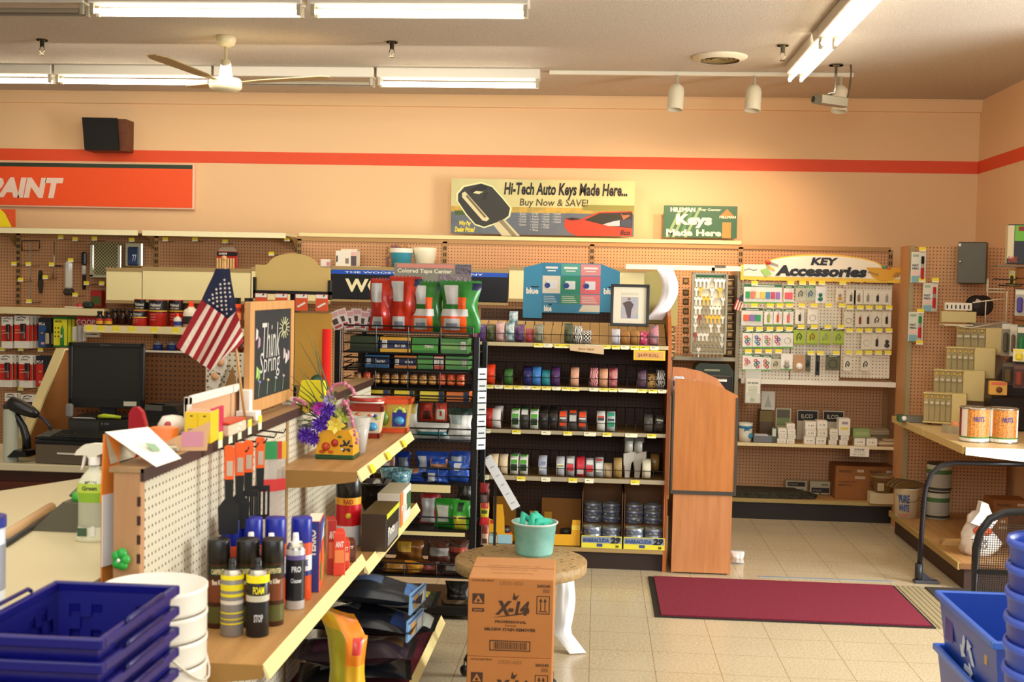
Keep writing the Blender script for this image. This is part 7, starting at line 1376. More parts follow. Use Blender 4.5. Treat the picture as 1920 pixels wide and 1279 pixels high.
p = lz(672, 850, ZU); single(MB().lathe([(0, 0), (.028, 0), (.05, .15), (.047, .15), (.03, .02), (0, .02)], mat('#d8d4c8', .15, alpha=.6), 24), 'glass_cup', 'frosted glass cup between the flowers and the painted planters', 'cup', (p.x, p.y, ZU+.0005))
def planter(x, y, w_, h, label, rim, side, seed):
    p = lz(x, y, ZU); t = thing('planter', label, 'planter', (p.x, p.y+w_*.45, ZU+.0005), R(4)); a_ = w_/2; b = MB(); RM = mat(rim, .25)
    V = [(-a_*.78, -a_*.78, .012), (a_*.78, -a_*.78, .012), (a_*.78, a_*.78, .012), (-a_*.78, a_*.78, .012), (-a_, -a_, h), (a_, -a_, h), (a_, a_, h), (-a_, a_, h)]
    b.add(V, [(0, 1, 5, 4), (1, 2, 6, 5), (2, 3, 7, 6), (3, 0, 4, 7), (3, 2, 1, 0)], mat(side, .3)); b.build('body', t)
    b = MB(); 
    for z0, z1, k1 in ((h-.018, h+.004, 1.08), (0, .022, .84)):
        for s1, s2, s3, s4 in ((-1, 1, -1, -.82), (-1, 1, .82, 1), (-1, -.82, -1, 1), (.82, 1, -1, 1)): b.box(a_*s1*k1, a_*s2*k1, a_*s3*k1, a_*s4*k1, z0, z1, RM)
    b.build('rim', t); b = MB(); cols = ['#8aa838', '#24308c', '#e8e0c8', '#c83c2c', '#3c8cb8', '#e8b82c']; random.seed(seed)
    b.prism([(-.0, h*.2), (a_*.75, h*.2), (a_*.85, h*.85), (-.0, h*.85)], -a_*.93, -a_*.90, mat('#20288c' if seed == 1 else '#e8dcc0', .3))
    for k in range(5): an = R(90+k*36-72); b.sph((a_*.4+a_*.28*math.cos(an), -a_*.94, h*.62+a_*.26*math.sin(an)), .011, mat('#b8cc5c' if seed == 1 else cols[k], .3), 8, .7)
    b.sph((a_*.4, -a_*.94, h*.38), .025, mat('#3c8cb8', .3), 12, .8).sph((a_*.4, -a_*.97, h*.34), .015, mat('#d85a4c', .3), 10).sph((-a_*.45, -a_*.92, h*.45), .022, mat('#6a8428', .3), 10, 1.6).sph((-a_*.45, -a_*.97, h*.45), .010, mat('#5a1c28', .3), 8, 1.8).sph((-a_*.45, -a_*.92, h*.78), .016, mat('#e07a5c', .3), 8, .5)
    b.build('painted_decor', t); MB().box(-a_*.8, a_*.8, -a_*.8, a_*.8, h*.8, h*.82, mat('#e8dcc8')).build('liner', t)
planter(733, 812, .165, .155, 'large hand-painted talavera planter with orange rim at the shelf corner', '#d8501c', '#c8a848', 1)
planter(683, 822, .15, .14, 'smaller hand-painted planter with dark red rim behind the glass cup', '#8c2a1c', '#e8dcb8', 2)
p = lz(640, 822, ZU); single(MB().lathe([(0, 0), (.06, 0), (.08, .13), (.085, .15), (.09, .165), (.075, .165), (.06, .02), (0, .02)], mat('#e4dcc8', .4), 24).lathe([(.086, .15), (.091, .167), (.075, .167)], mat('#b03420', .3), 24), 'planter', 'round white planter with red rim behind the flowers', 'planter', (p.x+.07, p.y+.25, ZU+.0005))
# ---- ledge things
def led(x, y): return atz(x, y, ZL+.0006)
p = led(356, 832)
for k in range(2):
    t = thing('yellow_box', 'yellow box with a grey barcode standing on the gondola top, %s of the pair' % ('left' if k == 0 else 'right'), 'box', (p.x-.0+k*.040, p.y+.012, ZL+.0006), R(6)); MB().box(-.02, .0195, 0, .11, 0, .094, mat('#ecc81c', .4), top=mat('#e0a888'), b=.001).build('carton', t)
    b = MB().rect(-.012, .010, .012, .045, -.0006, mat('#c8a878'))
    for q_ in range(6): b.rect(-.009, .008, .015+q_*.005, .0175+q_*.005, -.001, mat('#7a6a70'))
    b.rect(-.004, .004, .08, .084, -.0006, BLK).build('barcode', t)
p = led(396, 826); single(MB().box(-.004, .006, -.01, .10, 0, .098, mat('#c82c50', .4)), 'thin_book', 'thin dark pink booklet standing against the yellow boxes', 'book', (p.x+.004, p.y, ZL+.0006), R(2))
b = MB().box(-.03, .03, -.02, .16, 0, .035, mat('#d8c8a8', .5), b=.004).box(-.03, .03, -.02, .15, .037, .045, mat('#c8401c', .4), b=.002); p = led(412, 822); single(b, 'card_box', 'low white tray with a red lid behind the yellow boxes', 'tray', (p.x-.012, p.y+.06, ZL+.0006))
b = MB().box(-.03, .035, -.01, .02, .02, .032, mat('#e8e0d0', .4), b=.003).box(-.028, .03, -.008, .018, 0, .02, mat('#e84a1c', .4), b=.003).sph((-.012, -.014, .004), .006, WHT, 8).sph((.022, -.014, .012), .006, WHT, 8)
p = led(432, 812); single(b, 'label_gun', 'small orange and white pricing gun on the gondola top', 'pricing gun', (p.x, p.y, ZL+.002), R(35))
# whiteboard-like frame standing behind
yw0, yw1 = atx(343, 745, SX-.03).y, atx(454, 725, SX-.03).y; wf = (yw1-yw0)/1.35; t = thing('framed_board', 'large white framed tan panel standing on edge behind the yellow boxes', 'framed panel', (SX-.03, yw0, ZL-.06), R(90))
zt0 = at(343, 744, yw0).z-(ZL-.06); FRW = mat('#efe6d4', .4)
MB().box(0, wf*1.35, -.012, -.006, .0, zt0-.01, mat('#cf9f72', .6)).build('panel', t)
for x0, x1, z0, z1 in ((0, .03, 0, zt0), (0, wf*1.35, zt0-.028, zt0), (wf*1.35-.03, wf*1.35, 0, zt0)): MB().box(x0, x1, -.02, -.002, z0, z1, FRW, b=.004).build('frame_rail', t)
p = at(425, 735, 5.4); t = thing('perforated_board', 'cream perforated board with a brown triangle and gnome ornaments', 'board', (p.x, 5.4, p.z-.12))
MB().box(-.10, .14, 0, .015, 0, .30, PEGW).build('board', t); MB().prism([(-.05, .03), (.07, .05), (.03, .24)], -.012, -.004, mat('#a87840', .6)).build('triangle_card', t)
for k, (x, y) in enumerate(((413, 686), (402, 712))):
    v = at(x, y, 5.36); t = thing('ornament', 'small white figure ornament with dark leaves, %s one' % ('upper' if k == 0 else 'lower'), 'ornament', v, 0)
    MB().prism([(-.03, -.02), (.01, -.05), (.03, -.01), (.03, .03), (-.005, .04)], -.01, .01, mat('#efe4d0', .5)).sph((.005, -.012, .015), .018, mat('#d8a070', .5), 10).build('figure', t)
    b = MB(); 
    for q_ in range(6): b.sph((.034*math.cos(q_*1.1), 0, .03*math.sin(q_*1.1)), .006, mat('#6a6a4a'), 6)
    b.build('leaves', t)
# chalkboard
cxx = SX+.014; cy0, cy1 = atx(463, 700, cxx).y, atx(545, 700, cxx).y; zb0 = ZL+.02; zt_ = at(463, 566, cy0).z; OAK = mat('#d09a5c', .5, kind='wood', c2='#c08a4c', sc=1)
t = thing('chalkboard', 'oak framed chalkboard with chalk writing Think Spring standing on the gondola top', 'chalkboard', (cxx, cy0, 0)); Lb = cy1-cy0
for y0, y1, z0, z1 in ((0, .05, zb0, zt_), (Lb-.04, Lb, zb0, zt_), (.05, Lb-.04, zt_-.032, zt_), (.05, Lb-.04, zb0, zb0+.045)): MB().box(-.012, .012, y0, y1, z0, z1, OAK, b=.002).build('frame', t)
MB().box(-.006, .006, .045, Lb-.035, zb0+.03, zt_-.03, mat('#17191b', .7, kind='cloud', c2='#202426', sc=2)).build('slate', t)
CK = mat('#c8c4b8', .9); b = MB(); xs = .0075
def ctext(s_, y0, y1, z0, z1, m=CK): b.text(s_, y0, y1, z0, z1, xs, m, -.004, .1, 'yz')
ctext('Think', .15, .40, zt_-.21, zt_-.08); ctext('Spring', .13, .40, zb0+.11, zb0+.21)
for k in range(14): a_ = R(k*26); c_ = (.47, zt_-.105); b.tube([(xs, c_[0]+.032*math.cos(a_), c_[1]+.018*math.sin(a_)), (xs, c_[0]+.075*math.cos(a_), c_[1]+.042*math.sin(a_))], .0018, mat('#d8d4a0'), 4)
b.tube([(xs, .47+.03*math.cos(R(40*k)), zt_-.105+.018*math.sin(R(40*k))) for k in range(9)], .0018, mat('#d8d4a0'), 4, True)
for y_, z_, c in ((.10, zb0+.14, '#a8c86a'), (.12, zb0+.13, '#88b050'), (.47, zb0+.19, '#c8b0a8'), (.50, zb0+.17, '#d8d0c8'), (.53, zb0+.18, '#c0a8a8'), (.12, zt_-.15, '#b890a0'), (.09, zt_-.12, '#d0c8c0')): b.prism([(y_-.012, z_-.02), (y_+.012, z_-.012), (y_+.016, z_+.014), (y_-.006, z_+.024)], xs-.001, xs+.001, mat(c, .9), 'yz')
for k in range(4): y_ = .12+.11*k; b.tube([(xs, y_, zb0+.052), (xs, y_+.01, zb0+.10)], .0014, mat('#6a9a5a'), 4).sph((xs, y_+.01, zb0+.105), .006, mat(('#8a90c8', '#d8cc8a', '#c8c8c8', '#d0b0b0')[k]), 6)
b.build('chalk_drawing', t)
MB().box(-.03, .045, -.03, .03, ZL, ZL+.035, WHT, b=.003).box(-.02, .02, -.025, .005, ZL+.03, ZL+.11, WHT, b=.003).build('stand_foot', t); MB().box(-.02, .03, Lb-.05, Lb, ZL, ZL+.03, WHT, b=.003).build('stand_foot', t)
b = MB().box(-.016, .016, -.016, .016, 0, .15, BLK, b=.003); single(b, 'black_post', 'small black plastic post left of the chalkboard foot', 'post', (SX-.012, 4.16, ZL-.0), 0)
# flag on a stick
FY = 4.02; t = thing('american_flag', 'American flag hanging from a wooden stick above the gondola top', 'flag', (0, FY, 0))
def W2(x, y, wv=0): v = at(x, y, FY+.018*math.sin(x*.11+y*.05)+wv); return (v.x, v.y-FY, v.z)
SP = [(378,562),(389,569),(395,574),(402,579),(408,584),(415,588),(421,593),(427,598),(443,583),(449,600),(451,612),(454,622),(455,631),(457,640)]
EP = [(330,650),(338,656),(346,662),(354,666),(361,671),(369,676),(374,681),(380,685),(387,688),(394,695),(402,690),(410,679),(421,670),(432,660)]
RED = mat('#9a1420', .8); WHF = mat('#ead8c4', .8); NAV = mat('#141a3a', .8); b = MB()
for k in range(13):
    V = []; F = []
    for j in range(9):
        u_ = j/8; 
        for q_ in (k, k+1):
            bul = math.sin(math.pi*u_)*7*(q_/13); V.append(W2(SP[q_][0]*(1-u_)+EP[q_][0]*u_-bul*.2, SP[q_][1]*(1-u_)+EP[q_][1]*u_+bul*.6, .006*math.sin(q_*1.7+u_*3)))
    for j in range(8): F.append((2*j, 2*j+1, 2*j+3, 2*j+2))
    b.add(V, F, RED if k % 2 == 0 else WHF, False)
b.build('stripes', t)
TOPL = [(404, 504), (400, 515), (388, 540), (378, 562)]; TOPR = [(431, 504), (434, 528), (440, 560), (443, 583)]; b = MB(); V = []; F = []
for j in range(4):
    for i in range(6): u_ = i/5; V.append(W2(TOPL[j][0]*(1-u_)+TOPR[j][0]*u_, TOPL[j][1]*(1-u_)+TOPR[j][1]*u_))
for j in range(3):
    for i in range(5): F.append((j*6+i, j*6+i+1, j*6+i+7, j*6+i+6))
n_ = len(V); V.append(W2(427, 598)); F += [(18+i, 19+i, n_) for i in range(5)]; b.add(V, F, NAV, True); b.build('canton', t)
b = MB(); ST = [(592,262),(547,310),(595,305),(640,300),(504,365),(550,355),(598,352),(645,352),(463,423),(507,408),(552,400),(598,397),(650,397),(427,480),(468,463),(510,455),(556,450),(605,445),(655,443),(470,515),(513,495),(558,492),(607,490),(658,488),(515,548),(560,538),(610,536),(695,545),(565,585),(613,580),(664,578),(615,628)]
for X, Y in ST:
    c = Vector(W2(320+X/5.8125, 480+Y/5.8125))+Vector((0, -.006, 0)); pts = [(c.x+(.0056 if k % 2 == 0 else .0023)*math.sin(R(36*k)), c.y, c.z+(.0056 if k % 2 == 0 else .0023)*math.cos(R(36*k))) for k in range(10)]
    b.add(pts+[tuple(c)], [(k, (k+1) % 10, 10) for k in range(10)], mat('#e8dccc', .8))
b.build('stars', t)['kind'] = 'stuff'
v0 = W2(418, 500); MB().tube([(v0[0], .03, v0[2]+.02), (SX+.03, .03, ZL+.02)], .005, mat('#c8985c', .5), 8).sph((v0[0], .03, v0[2]+.03), .009, mat('#c8985c', .5), 8).cyl(.03, ZL, ZL+.02, mat('#8a6438'), 16, cx=SX+.03, cy=.03).build('stick', t)
# arched sign rack
AYr = 5.35; p = at(548, 556, AYr); t = thing('sign_rack', 'black display rack with a tan arched top board and hanging orange cards', 'display rack', (p.x, AYr, 0)); un = pm(1/4.2625, AYr)
def rz_(Y): return at(548, 430+Y/4.2625, AYr).z
TN = mat('#dcbc70', .5, kind='cloud', c2='#d4b266'); ar = [(-307*un, rz_(493)), (307*un, rz_(500)), (307*un, rz_(300)), (225*un, rz_(298))]+[((a_)*un, rz_(296-104*math.sqrt(1-(a_/205)**2))) for a_ in (200, 190, 170, 140, 100, 50, 0, -50, -100, -140, -170, -190, -200)]+[(-225*un, rz_(290)), (-307*un, rz_(288))]
MB().prism(ar, 0, .008, TN).build('header_board', t)
b = MB().box(-312*un, 318*un, -.02, .02, rz_(520), rz_(492), BLKM).box(-316*un, -296*un, -.02, .02, rz_(560), rz_(388), BLKM).box(298*un, 318*un, -.02, .02, rz_(560), rz_(402), BLKM).box(-305*un, -292*un, .04, .09, 0, rz_(520), BLKM).box(-.02, .0, .04, .09, 0, rz_(520), BLKM); b.build('frame', t)
MB().box(-312*un, -.0+.12, .02, .3, 0, .03, BLKM).build('base', t)
for k in range(4): x = (-270+k*165)*un; MB().tube([(x, 0, rz_(545)), (x+.03, -.05, rz_(530)), (x+.035, -.05, rz_(520))], .0035, BLKM, 5).build('hook', t)
MB().box(10*un, 318*un, .03, .036, rz_(1250), rz_(668), mat('#c89838', .55)).build('lower_board', t)
for k in range(4): single(MB().box(-.028, .028, 0, .004, -.075, 0, mat('#d8501c', .4)).rect(-.026, .026, -.018, -.002, -.001, WHT).prism([(-.02, -.055), (.015, -.035), (.02, -.042), (-.015, -.062)], -.002, -.001, mat('#e8e0d0')), 'hanging_card', 'orange and white carded tool hanging below the arched board', 'packaged tool', (p.x+(-285+k*165)*un+.03, AYr-.05, rz_(515)), 0, 'orange cards below the arched board')
p = atz(611, 734, ZL+.0006); single(MB().cyl(pm(8.5, p.y), 0, pm(119, p.y), mat('#e01a14', .45), 20), 'red_tube', 'tall bright red tube standing on the far end of the gondola top', 'tube', p)
p = atz(588, 752, ZL+.0006); single(MB().prism([(-.06, 0), (.06, 0), (.045, .085), (-.045, .085)], -.03, .03, mat('#f0e01c', .5)), 'yellow_block', 'yellow cardboard shape behind the flowers', 'card', p)
p = atz(601, 735, ZL+.0006); single(MB().sph((0, 0, .04), .035, mat('#2c4a34', .3), 14, 1.1), 'green_bulb', 'dark green rounded ornament left of the red tube', 'ornament', (p.x-.02, p.y+.02, ZL))
# price tags on the trim and hooks
for k, (x, y) in enumerate(((415, 822), (434, 814), (451, 807), (470, 798), (489, 790))):
    p = atx(x, y, GX+.02); t = thing('peg_hook', 'black wire hook with yellow topped price tag on the white gondola', 'peg hook', (GX+.001, p.y, p.z-.03), 0, 'hooks with tags above the spatulas')
    MB().tube([(0, 0, 0), (.10, 0, -.008), (.108, 0, .006)], .003, BLKM, 5).build('wire', t); MB().box(.014, .017, -.018, .018, .0, .05, TAGW).box(.0171, .0176, -.018, .018, .025, .05, TAGY).build('price_tag', t)
def spatula(x, ytop, label, slotted, dy=0):
    p = atx(x, ytop, GX+.085); t = thing('grill_tool', label, 'grill tool', (p.x, p.y+dy, p.z), R(28), None); t.scale = (.8, .8, .74); OR_ = mat('#ee5a14', .4)
    MB().prism([(-.016, -.135), (.016, -.135), (.018, -.01), (.010, 0), (-.010, 0), (-.018, -.01)], -.012, .012, OR_).box(-.011, .011, -.0135, -.012, -.12, -.06, mat('#b8a890')).build('handle', t)
    MB().prism([(-.014, -.22), (.014, -.22), (.016, -.135), (-.016, -.135)], -.009, .009, BLK).build('shaft', t); b = MB()
    if slotted:
        for k in range(5): b.box(-.04+k*.018, -.031+k*.018, -.003, .003, -.35, -.235, BLK)
        b.box(-.04, .041, -.003, .003, -.24, -.215, BLK).box(-.04, .041, -.003, .003, -.365, -.345, BLK)
    else: b.prism([(-.035, -.36), (.035, -.36), (.04, -.25), (.014, -.215), (-.014, -.215), (-.04, -.25)], -.004, .004, BLK)
    b.build('blade', t)
spatula(430, 836, 'orange handled spatula with black solid blade, nearest on the pegboard', False); spatula(446, 832, 'orange handled spatula with black solid blade, second nearest', False, .02)
spatula(466, 826, 'orange handled turner with slotted black blade, third along', True); spatula(488, 820, 'orange handled turner with slotted black blade, farthest of the four', True)
for k, (x, c) in enumerate(((503, '#2c8c4c'), (512, '#c83c3c'), (520, '#e0b02c'))):
    p = atx(x, 828, GX+.07); t = thing('bagged_tool', 'clear bagged tool with %s header card hanging right of the spatulas' % ('green', 'red', 'yellow')[k], 'packaged tool', (p.x, p.y, p.z), R(30))
    MB().box(-.03, .03, -.003, .003, -.36, -.05, mat('#c8c0b4', .15, alpha=.3)).build('bag', t); MB().box(-.03, .03, -.006, .004, -.06, 0, mat(c, .4)).box(-.03, .03, -.006, .004, -.17, -.13, mat('#d03a34', .4)).build('header_card', t)
# near end of the ledge
t = thing('tent_card', 'white folded tent card with a small green stamp at the gondola end', 'card', (SX+.035, GY0+.13, ZL+.001), R(0))
MB().add([(.075, -.12, .002), (.085, .04, .002), (-.01, .045, .085), (-.075, -.09, .085)], [(0, 1, 2, 3)], mat('#f0e6d4', .6)).add([(-.075, -.09, .085), (-.01, .045, .085), (-.05, .05, .0), (-.06, -.09, .0)], [(0, 1, 2, 3)], mat('#c8bc9c', .6)).build('card', t)
MB().add([(.045, -.07, .0245+.012), (.055, -.03, .0195+.012), (.035, -.025, .037+.012), (.022, -.065, .045+.012)], [(0, 1, 2, 3)], mat('#8aa882')).build('stamp', t)
p = atz(228, 862, ZL); t = thing('pocket_knife_display', 'oversized red pocket knife shape leaning at the gondola end', 'display piece', (SX-.03, p.y+.14, ZL-.02), 0, None, (0, R(-7), 0))
MB().prism([(-.022, 0), (.022, 0), (.024, .10), (.018, .135), (.006, .15), (-.008, .15), (-.02, .135), (-.025, .10)], -.01, .012, mat('#9c1420', .3)).build('body', t); MB().prism([(-.006, .03), (.006, .03), (.008, .045), (-.004, .05)], -.0115, -.0101, WHT).build('emblem', t)
single(MB().cyl(.035, 0, .075, mat('#ee7a2c', .3), 24, r2=.042), 'orange_cup', 'translucent orange cup behind the red pocket knife', 'cup', (SX-.05, GY0+.50, ZL-.03)); 
single(MB().lathe([(0, 0), (.03, 0), (.045, .03), (.03, .055), (0, .06)], mat('#e8dcc8', .4), 16).sph((0, -.035, .03), .014, mat('#a83a3c'), 8), 'tape_dispenser', 'white rounded dispenser behind the orange cup', 'dispenser', (SX-.07, GY0+.62, ZL+.01))
b = MB().prism([(0, 0), (.14, 0), (.15, .085), (.0, .015)], -.002, .002, mat('#d8a878', .5)).rect(.07, .13, .012, .055, -.003, mat('#d08a98')); single(b, 'leaning_card', 'small tan and pink card leaning on the gondola top', 'card', (SX-.0, GY0+.30, ZL+.001), R(20))
b = MB().box(-.02, .02, -.03, .03, 0, .02, mat('#a89c80', .3, .5), b=.006); single(b, 'metal_clip', 'small silver clip behind the white tent card', 'clip', (SX+.04, GY0+.30, ZL+.001), R(30))
b = MB()
for k in range(6): b.tube([(.015*math.cos(k), .015*math.sin(k), .005+.004*k), (.02*math.cos(k+2), .02*math.sin(k+2), .012+.003*k), (.016*math.cos(k+4), .016*math.sin(k+4), .008)], .003, mat('#3a342c', .4), 5)
single(b, 'cord_bundle', 'small dark cord bundle on the gondola top before the yellow boxes', 'cord', (SX+.05, GY0+.37, ZL+.001))
single(MB().prism([(-.03, 0), (.03, 0), (.035, .17), (-.02, .18)], -.002, .004, mat('#e8832c', .6)).box(-.03, .025, -.006, -.003, -.17, .02, mat('#e8e2d8', .6)).box(-.02, .03, .005, .01, -.26, 0, mat('#c87a2c', .6)), 'envelope', 'orange envelope and white slip hanging on the left side of the end post', 'envelope', (SX-.035, GY0+.06, ZL-.10), R(68))
b = MB()
for k in range(5): b.sph((.012*math.cos(k*1.3), -.004, .016*math.sin(k*1.3)), .014, mat('#1f9c34', .35), 8)
b.sph((0, -.018, 0), .005, WHT, 6); single(b, 'green_clip', 'small green flower clip on the end post', 'clip', (SX+.03, GY0-.018, at(226, 1045, GY0).z))
b = MB(); random.seed(8)
for k in range(16):
    a_ = random.uniform(0, 6.28); e_ = random.uniform(-.5, .9); L_ = random.uniform(.02, .045); d = Vector((math.cos(a_)*math.cos(e_), math.sin(a_)*math.cos(e_), math.sin(e_)))*L_
    b.tube([(0, 0, 0), d*.6+Vector((0, 0, .008)), d+Vector((0, 0, -.006))], [.006, .006, .002], mat('#14663a', .6), 5)
single(b, 'green_tassel', 'bright green ribbon tassel beside the red pocket knife', 'ribbon', (SX-.058, GY0+.16, ZL+.035))
# ================================================================ PET FOOD BAGS ON THE BASE DECK
def lying(y0, Yc, z, L_, Wd, T, c, pr, label, seed, rz=-90, x0=GX+.03, tilt=0):
    o = single(bag_geo(Wd, L_, T, c, pr, seed, nu=16, nv=20, crimp=.05), 'pet_food_bag', label, 'pet food bag', (x0+.012, Yc, z+T*.5+.01), 0, None, (R(-90+tilt), 0, R(rz))); return o
KB = '#16181f'
lying(0, 4.50, .285, .46, .26, .10, '#2a1f28', ((.2, .8, .15, .5, '#4a2c3c'), (.3, .7, .7, .9, '#6a4a2c')), 'dark plum pet food bag, lowest of the near stack', 71, -86)
lying(0, 4.60, .382, .45, .28, .09, KB, ((.1, .9, .8, .95, '#24345c'), (.3, .6, .3, .5, '#5a5c60')), 'black pet food bag in the middle of the near stack', 72, -90)
lying(0, 4.66, .475, .46, .30, .10, '#22272e', ((.1, .9, .86, .95, '#4a7cc0'), (.3, .7, .4, .65, '#4c6484'), (.1, .5, .1, .3, '#7a7c7c')), 'grey and blue pet food bag on top of the near stack', 73, -84)
lying(0, 5.15, .195, .46, .28, .12, '#17161a', ((.2, .8, .8, .95, '#c8c8b8'),), 'black pet food bag on the deck behind the stack', 74, -88)
lying(0, 5.18, .315, .46, .28, .10, '#1a1a1c', ((.2, .6, .7, .9, '#b8b43c'),), 'black and yellow pet food bag stacked at the far end of the deck', 75, -88)
for k, (yc, z) in enumerate(((4.60, .42), (4.66, .51))):
    single(MB().prism([(-.12, -.03), (.12, -.03), (.125, .04), (-.11, .05)], -.004, .004, mat('#7fb0dc', .35)).rect(-.07, -.01, -.02, .03, -.005, mat('#e0a44a')).rect(.02, .09, -.02, .02, -.005, mat('#e8e4dc')).rect(-.11, .11, .035, .043, -.005, mat('#2c4c8c')), 'bag_end_label', 'blue and orange printed end flap of the stacked pet food bag, %s' % ('lower' if k == 0 else 'upper'), 'bag flap', (GX+.485, yc, z), 0, None, (0, 0, R(84)))
lying(0, 4.52, .195, .44, .26, .09, '#15171a', ((.2, .8, .2, .4, '#8a8c8c'),), 'black and silver pet food bag at the very bottom of the near stack', 76, -80)
p = Vector((-.862, 4.20, .195)); t = thing('yellow_bag', 'yellow and orange upright pet food bag at the front of the deck', 'pet food bag', (p.x-.01, p.y+.0, .195), R(12))
b = bag_geo(.145, .395, .09, mat('#d8a818', .25), ((.0, .45, .0, .8, '#a8a01c'), (.45, 1, .5, 1, '#f08a1c'), (.5, 1, .0, .5, '#e8b424'), (.65, .85, .62, .75, '#d83c34')), 77, nu=16, nv=20, crimp=.06)
b.v = [(x+(.05*max(0, z/.395-.75)/.25)*(-1), y, z+(.0 if z < .3 else -.02*math.sin(x*20))) for x, y, z in b.v]; b.build('bag', t)
# ================================================================ CHECKOUT COUNTERS
ZF = .857; cf = 5.55; ctr = thing('register_counter', 'cream topped register counter with dark wood drawers at left', 'counter', (0, cf, 0)); xl, xr_ = -3.6, -1.62; DW = mat('#3f1a0c', .35, kind='wood', c2='#2c1006', sc=3)
MB().box(xl, xr_, 0, .66, ZF-.035, ZF, mat('#d9c9a0', .4), b=.004).build('worktop', ctr); MB().box(xl+.02, xr_-.02, .03, .64, 0, ZF-.036, DW).build('body', ctr)
for k in range(3):
    x0 = xl+.06+.64*k; d = MB().box(x0, x0+.61, .01, .03, ZF-.30, ZF-.09, mat('#5a2611', .3, kind='wood', c2='#46190a', sc=3), b=.004).build('drawer', ctr); MB().cyl(.012, -.0, .012, CHROME, 14, axis='y').build('lock', d).location = (x0+.47, -.003, ZF-.17)
bp = thing('register_backboard', 'brown pegboard backboard with cream slanted side behind the register', 'backboard', (0, 6.22, ZF)); xa = at(126, 700, 6.2).x; xb = at(484, 700, 6.2).x; hb_ = at(300, 661, 6.2).z-ZF
MB().box(xa, xb, 0, .012, 0, hb_, mat('#7a4a1e', .6, kind='pegx', c2='#24120a', sc=1.2)).build('peg_panel', bp); MB().box(xa, xb, -.03, .016, hb_, hb_+.008, mat('#e0d8c0', .5)).build('top_edge', bp)
MB().prism([(0, 0), (-.46, 0), (-.46, .09), (-.05, hb_), (0, hb_)], xa-.012, xa, mat('#9a6028', .6), 'yz').build('side_panel', bp)
MB().prism([(-.46, 0), (-.475, 0), (-.475, .10), (-.06, hb_+.01), (0, hb_+.01), (0, hb_), (-.05, hb_), (-.46, .09)], xa-.045, xa+.004, mat('#e2cb8c', .5), 'yz').build('edge_strip', bp)
NB = thing('near_counter', 'pale cream near counter left of the white pegboard gondola', 'counter', (0, 0, 0)); ZN = .965
MB().prism([(-3.2, 2.2), (SX-.06, 2.2), (SX-.06, 4.75), (-1.95, 4.75), (-2.35, 3.95), (-3.2, 3.5)], ZN-.03, ZN, mat('#d9cba0', .4), 'xy').build('worktop', NB); MB().prism([(-3.15, 2.3), (SX-.08, 2.3), (SX-.08, 4.70), (-1.93, 4.70), (-2.3, 3.98), (-3.15, 3.55)], 0, ZN-.031, mat('#6a4a2c', .5), 'xy').build('body', NB)
a = atz(4, 1010, ZN+.02); c = atz(96, 952, ZN+.02); single(MB().tube([(0, 0, 0), tuple(c-a)], .018, mat('#c8a070', .5), 8).tube([(.02, -.03, -.012), (c.x-a.x+.02, c.y-a.y-.03, -.012)], .012, mat('#3c3a38', .4), 6), 'counter_rail', 'tan and dark rail lying along the far edge of the near counter', 'rail', a)
a = atz(118, 998, ZN); single(MB().prism([(-.10, 0), (.11, 0), (.10, .085), (.0, .095), (-.04, .06)], 0, .12, mat('#5c5848', .5)), 'grey_wedge', 'dark grey wedge shaped holder beside the spray bottle', 'holder', (a.x, a.y, ZN+.0005))
b = MB().tube([(0, 0, 0), (.03, 0, .03), (.07, 0, .02), (.1, 0, .0)], .005, CHROME, 5).sph((.03, -.01, .0), .02, mat('#3cae3c', .4), 10).sph((.07, 0, .01), .015, mat('#c8d8d8', .4), 8); single(b, 'keychain', 'green and silver key chain lying on the grey wedge', 'key chain', (a.x-.0, a.y+.05, ZN+.105))
# spray bottle
p = atz(168, 1018, ZN); h = .295; t = thing('spray_bottle', 'white and lime green trigger spray bottle on the near counter', 'spray bottle', (p.x, p.y+.03, ZN+.0005), R(8))
b = MB().lathe([(0, 0), (.052, 0), (.053, .01), (.046, .05), (.045, .12), (.050, .15), (.047, .18), (.03, .205), (.016, .22), (.015, .235), (0, .235)], mat('#e4e2c4', .3), 28); b.v = [(x, y*.6, z) for x, y, z in b.v]; b.build('bottle', t)
b = MB().lathe([(.0468, .045, mat('#b4b49c', .3)), (.0462, .12, mat('#8cb82c', .3)), (.0512, .15, mat('#c0d84c', .3)), (.048, .178)], mat('#b8d044', .3), 28); b.v = [(x, y*.602-.0002, z) for x, y, z in b.v]; b.rect(-.04, -.012, .02, .045, -.034, mat('#3a5a3c')).rect(.0, .012, .02, .05, -.034, mat('#e8e8dc')); b.build('label', t)
MB().text('MEAN', -.02, .014, .176, .186, -.0275, mat('#5a6a3c'), .02).text('Green', -.028, .016, .158, .171, -.031, mat('#3a4a2c'), .03).build('lettering', t)
MB().cyl(.017, .232, .256, WHT, 20).prism([(-.055, .262), (-.05, .275), (-.03, .292), (.0, .297), (.035, .297), (.035, .27), (.012, .262), (.012, .25), (-.012, .25), (-.02, .262)], -.014, .014, mat('#e8e2cc', .35)).prism([(-.03, .262), (-.022, .262), (-.03, .225), (-.038, .215)], -.008, .008, WHT).build('trigger_head', t)
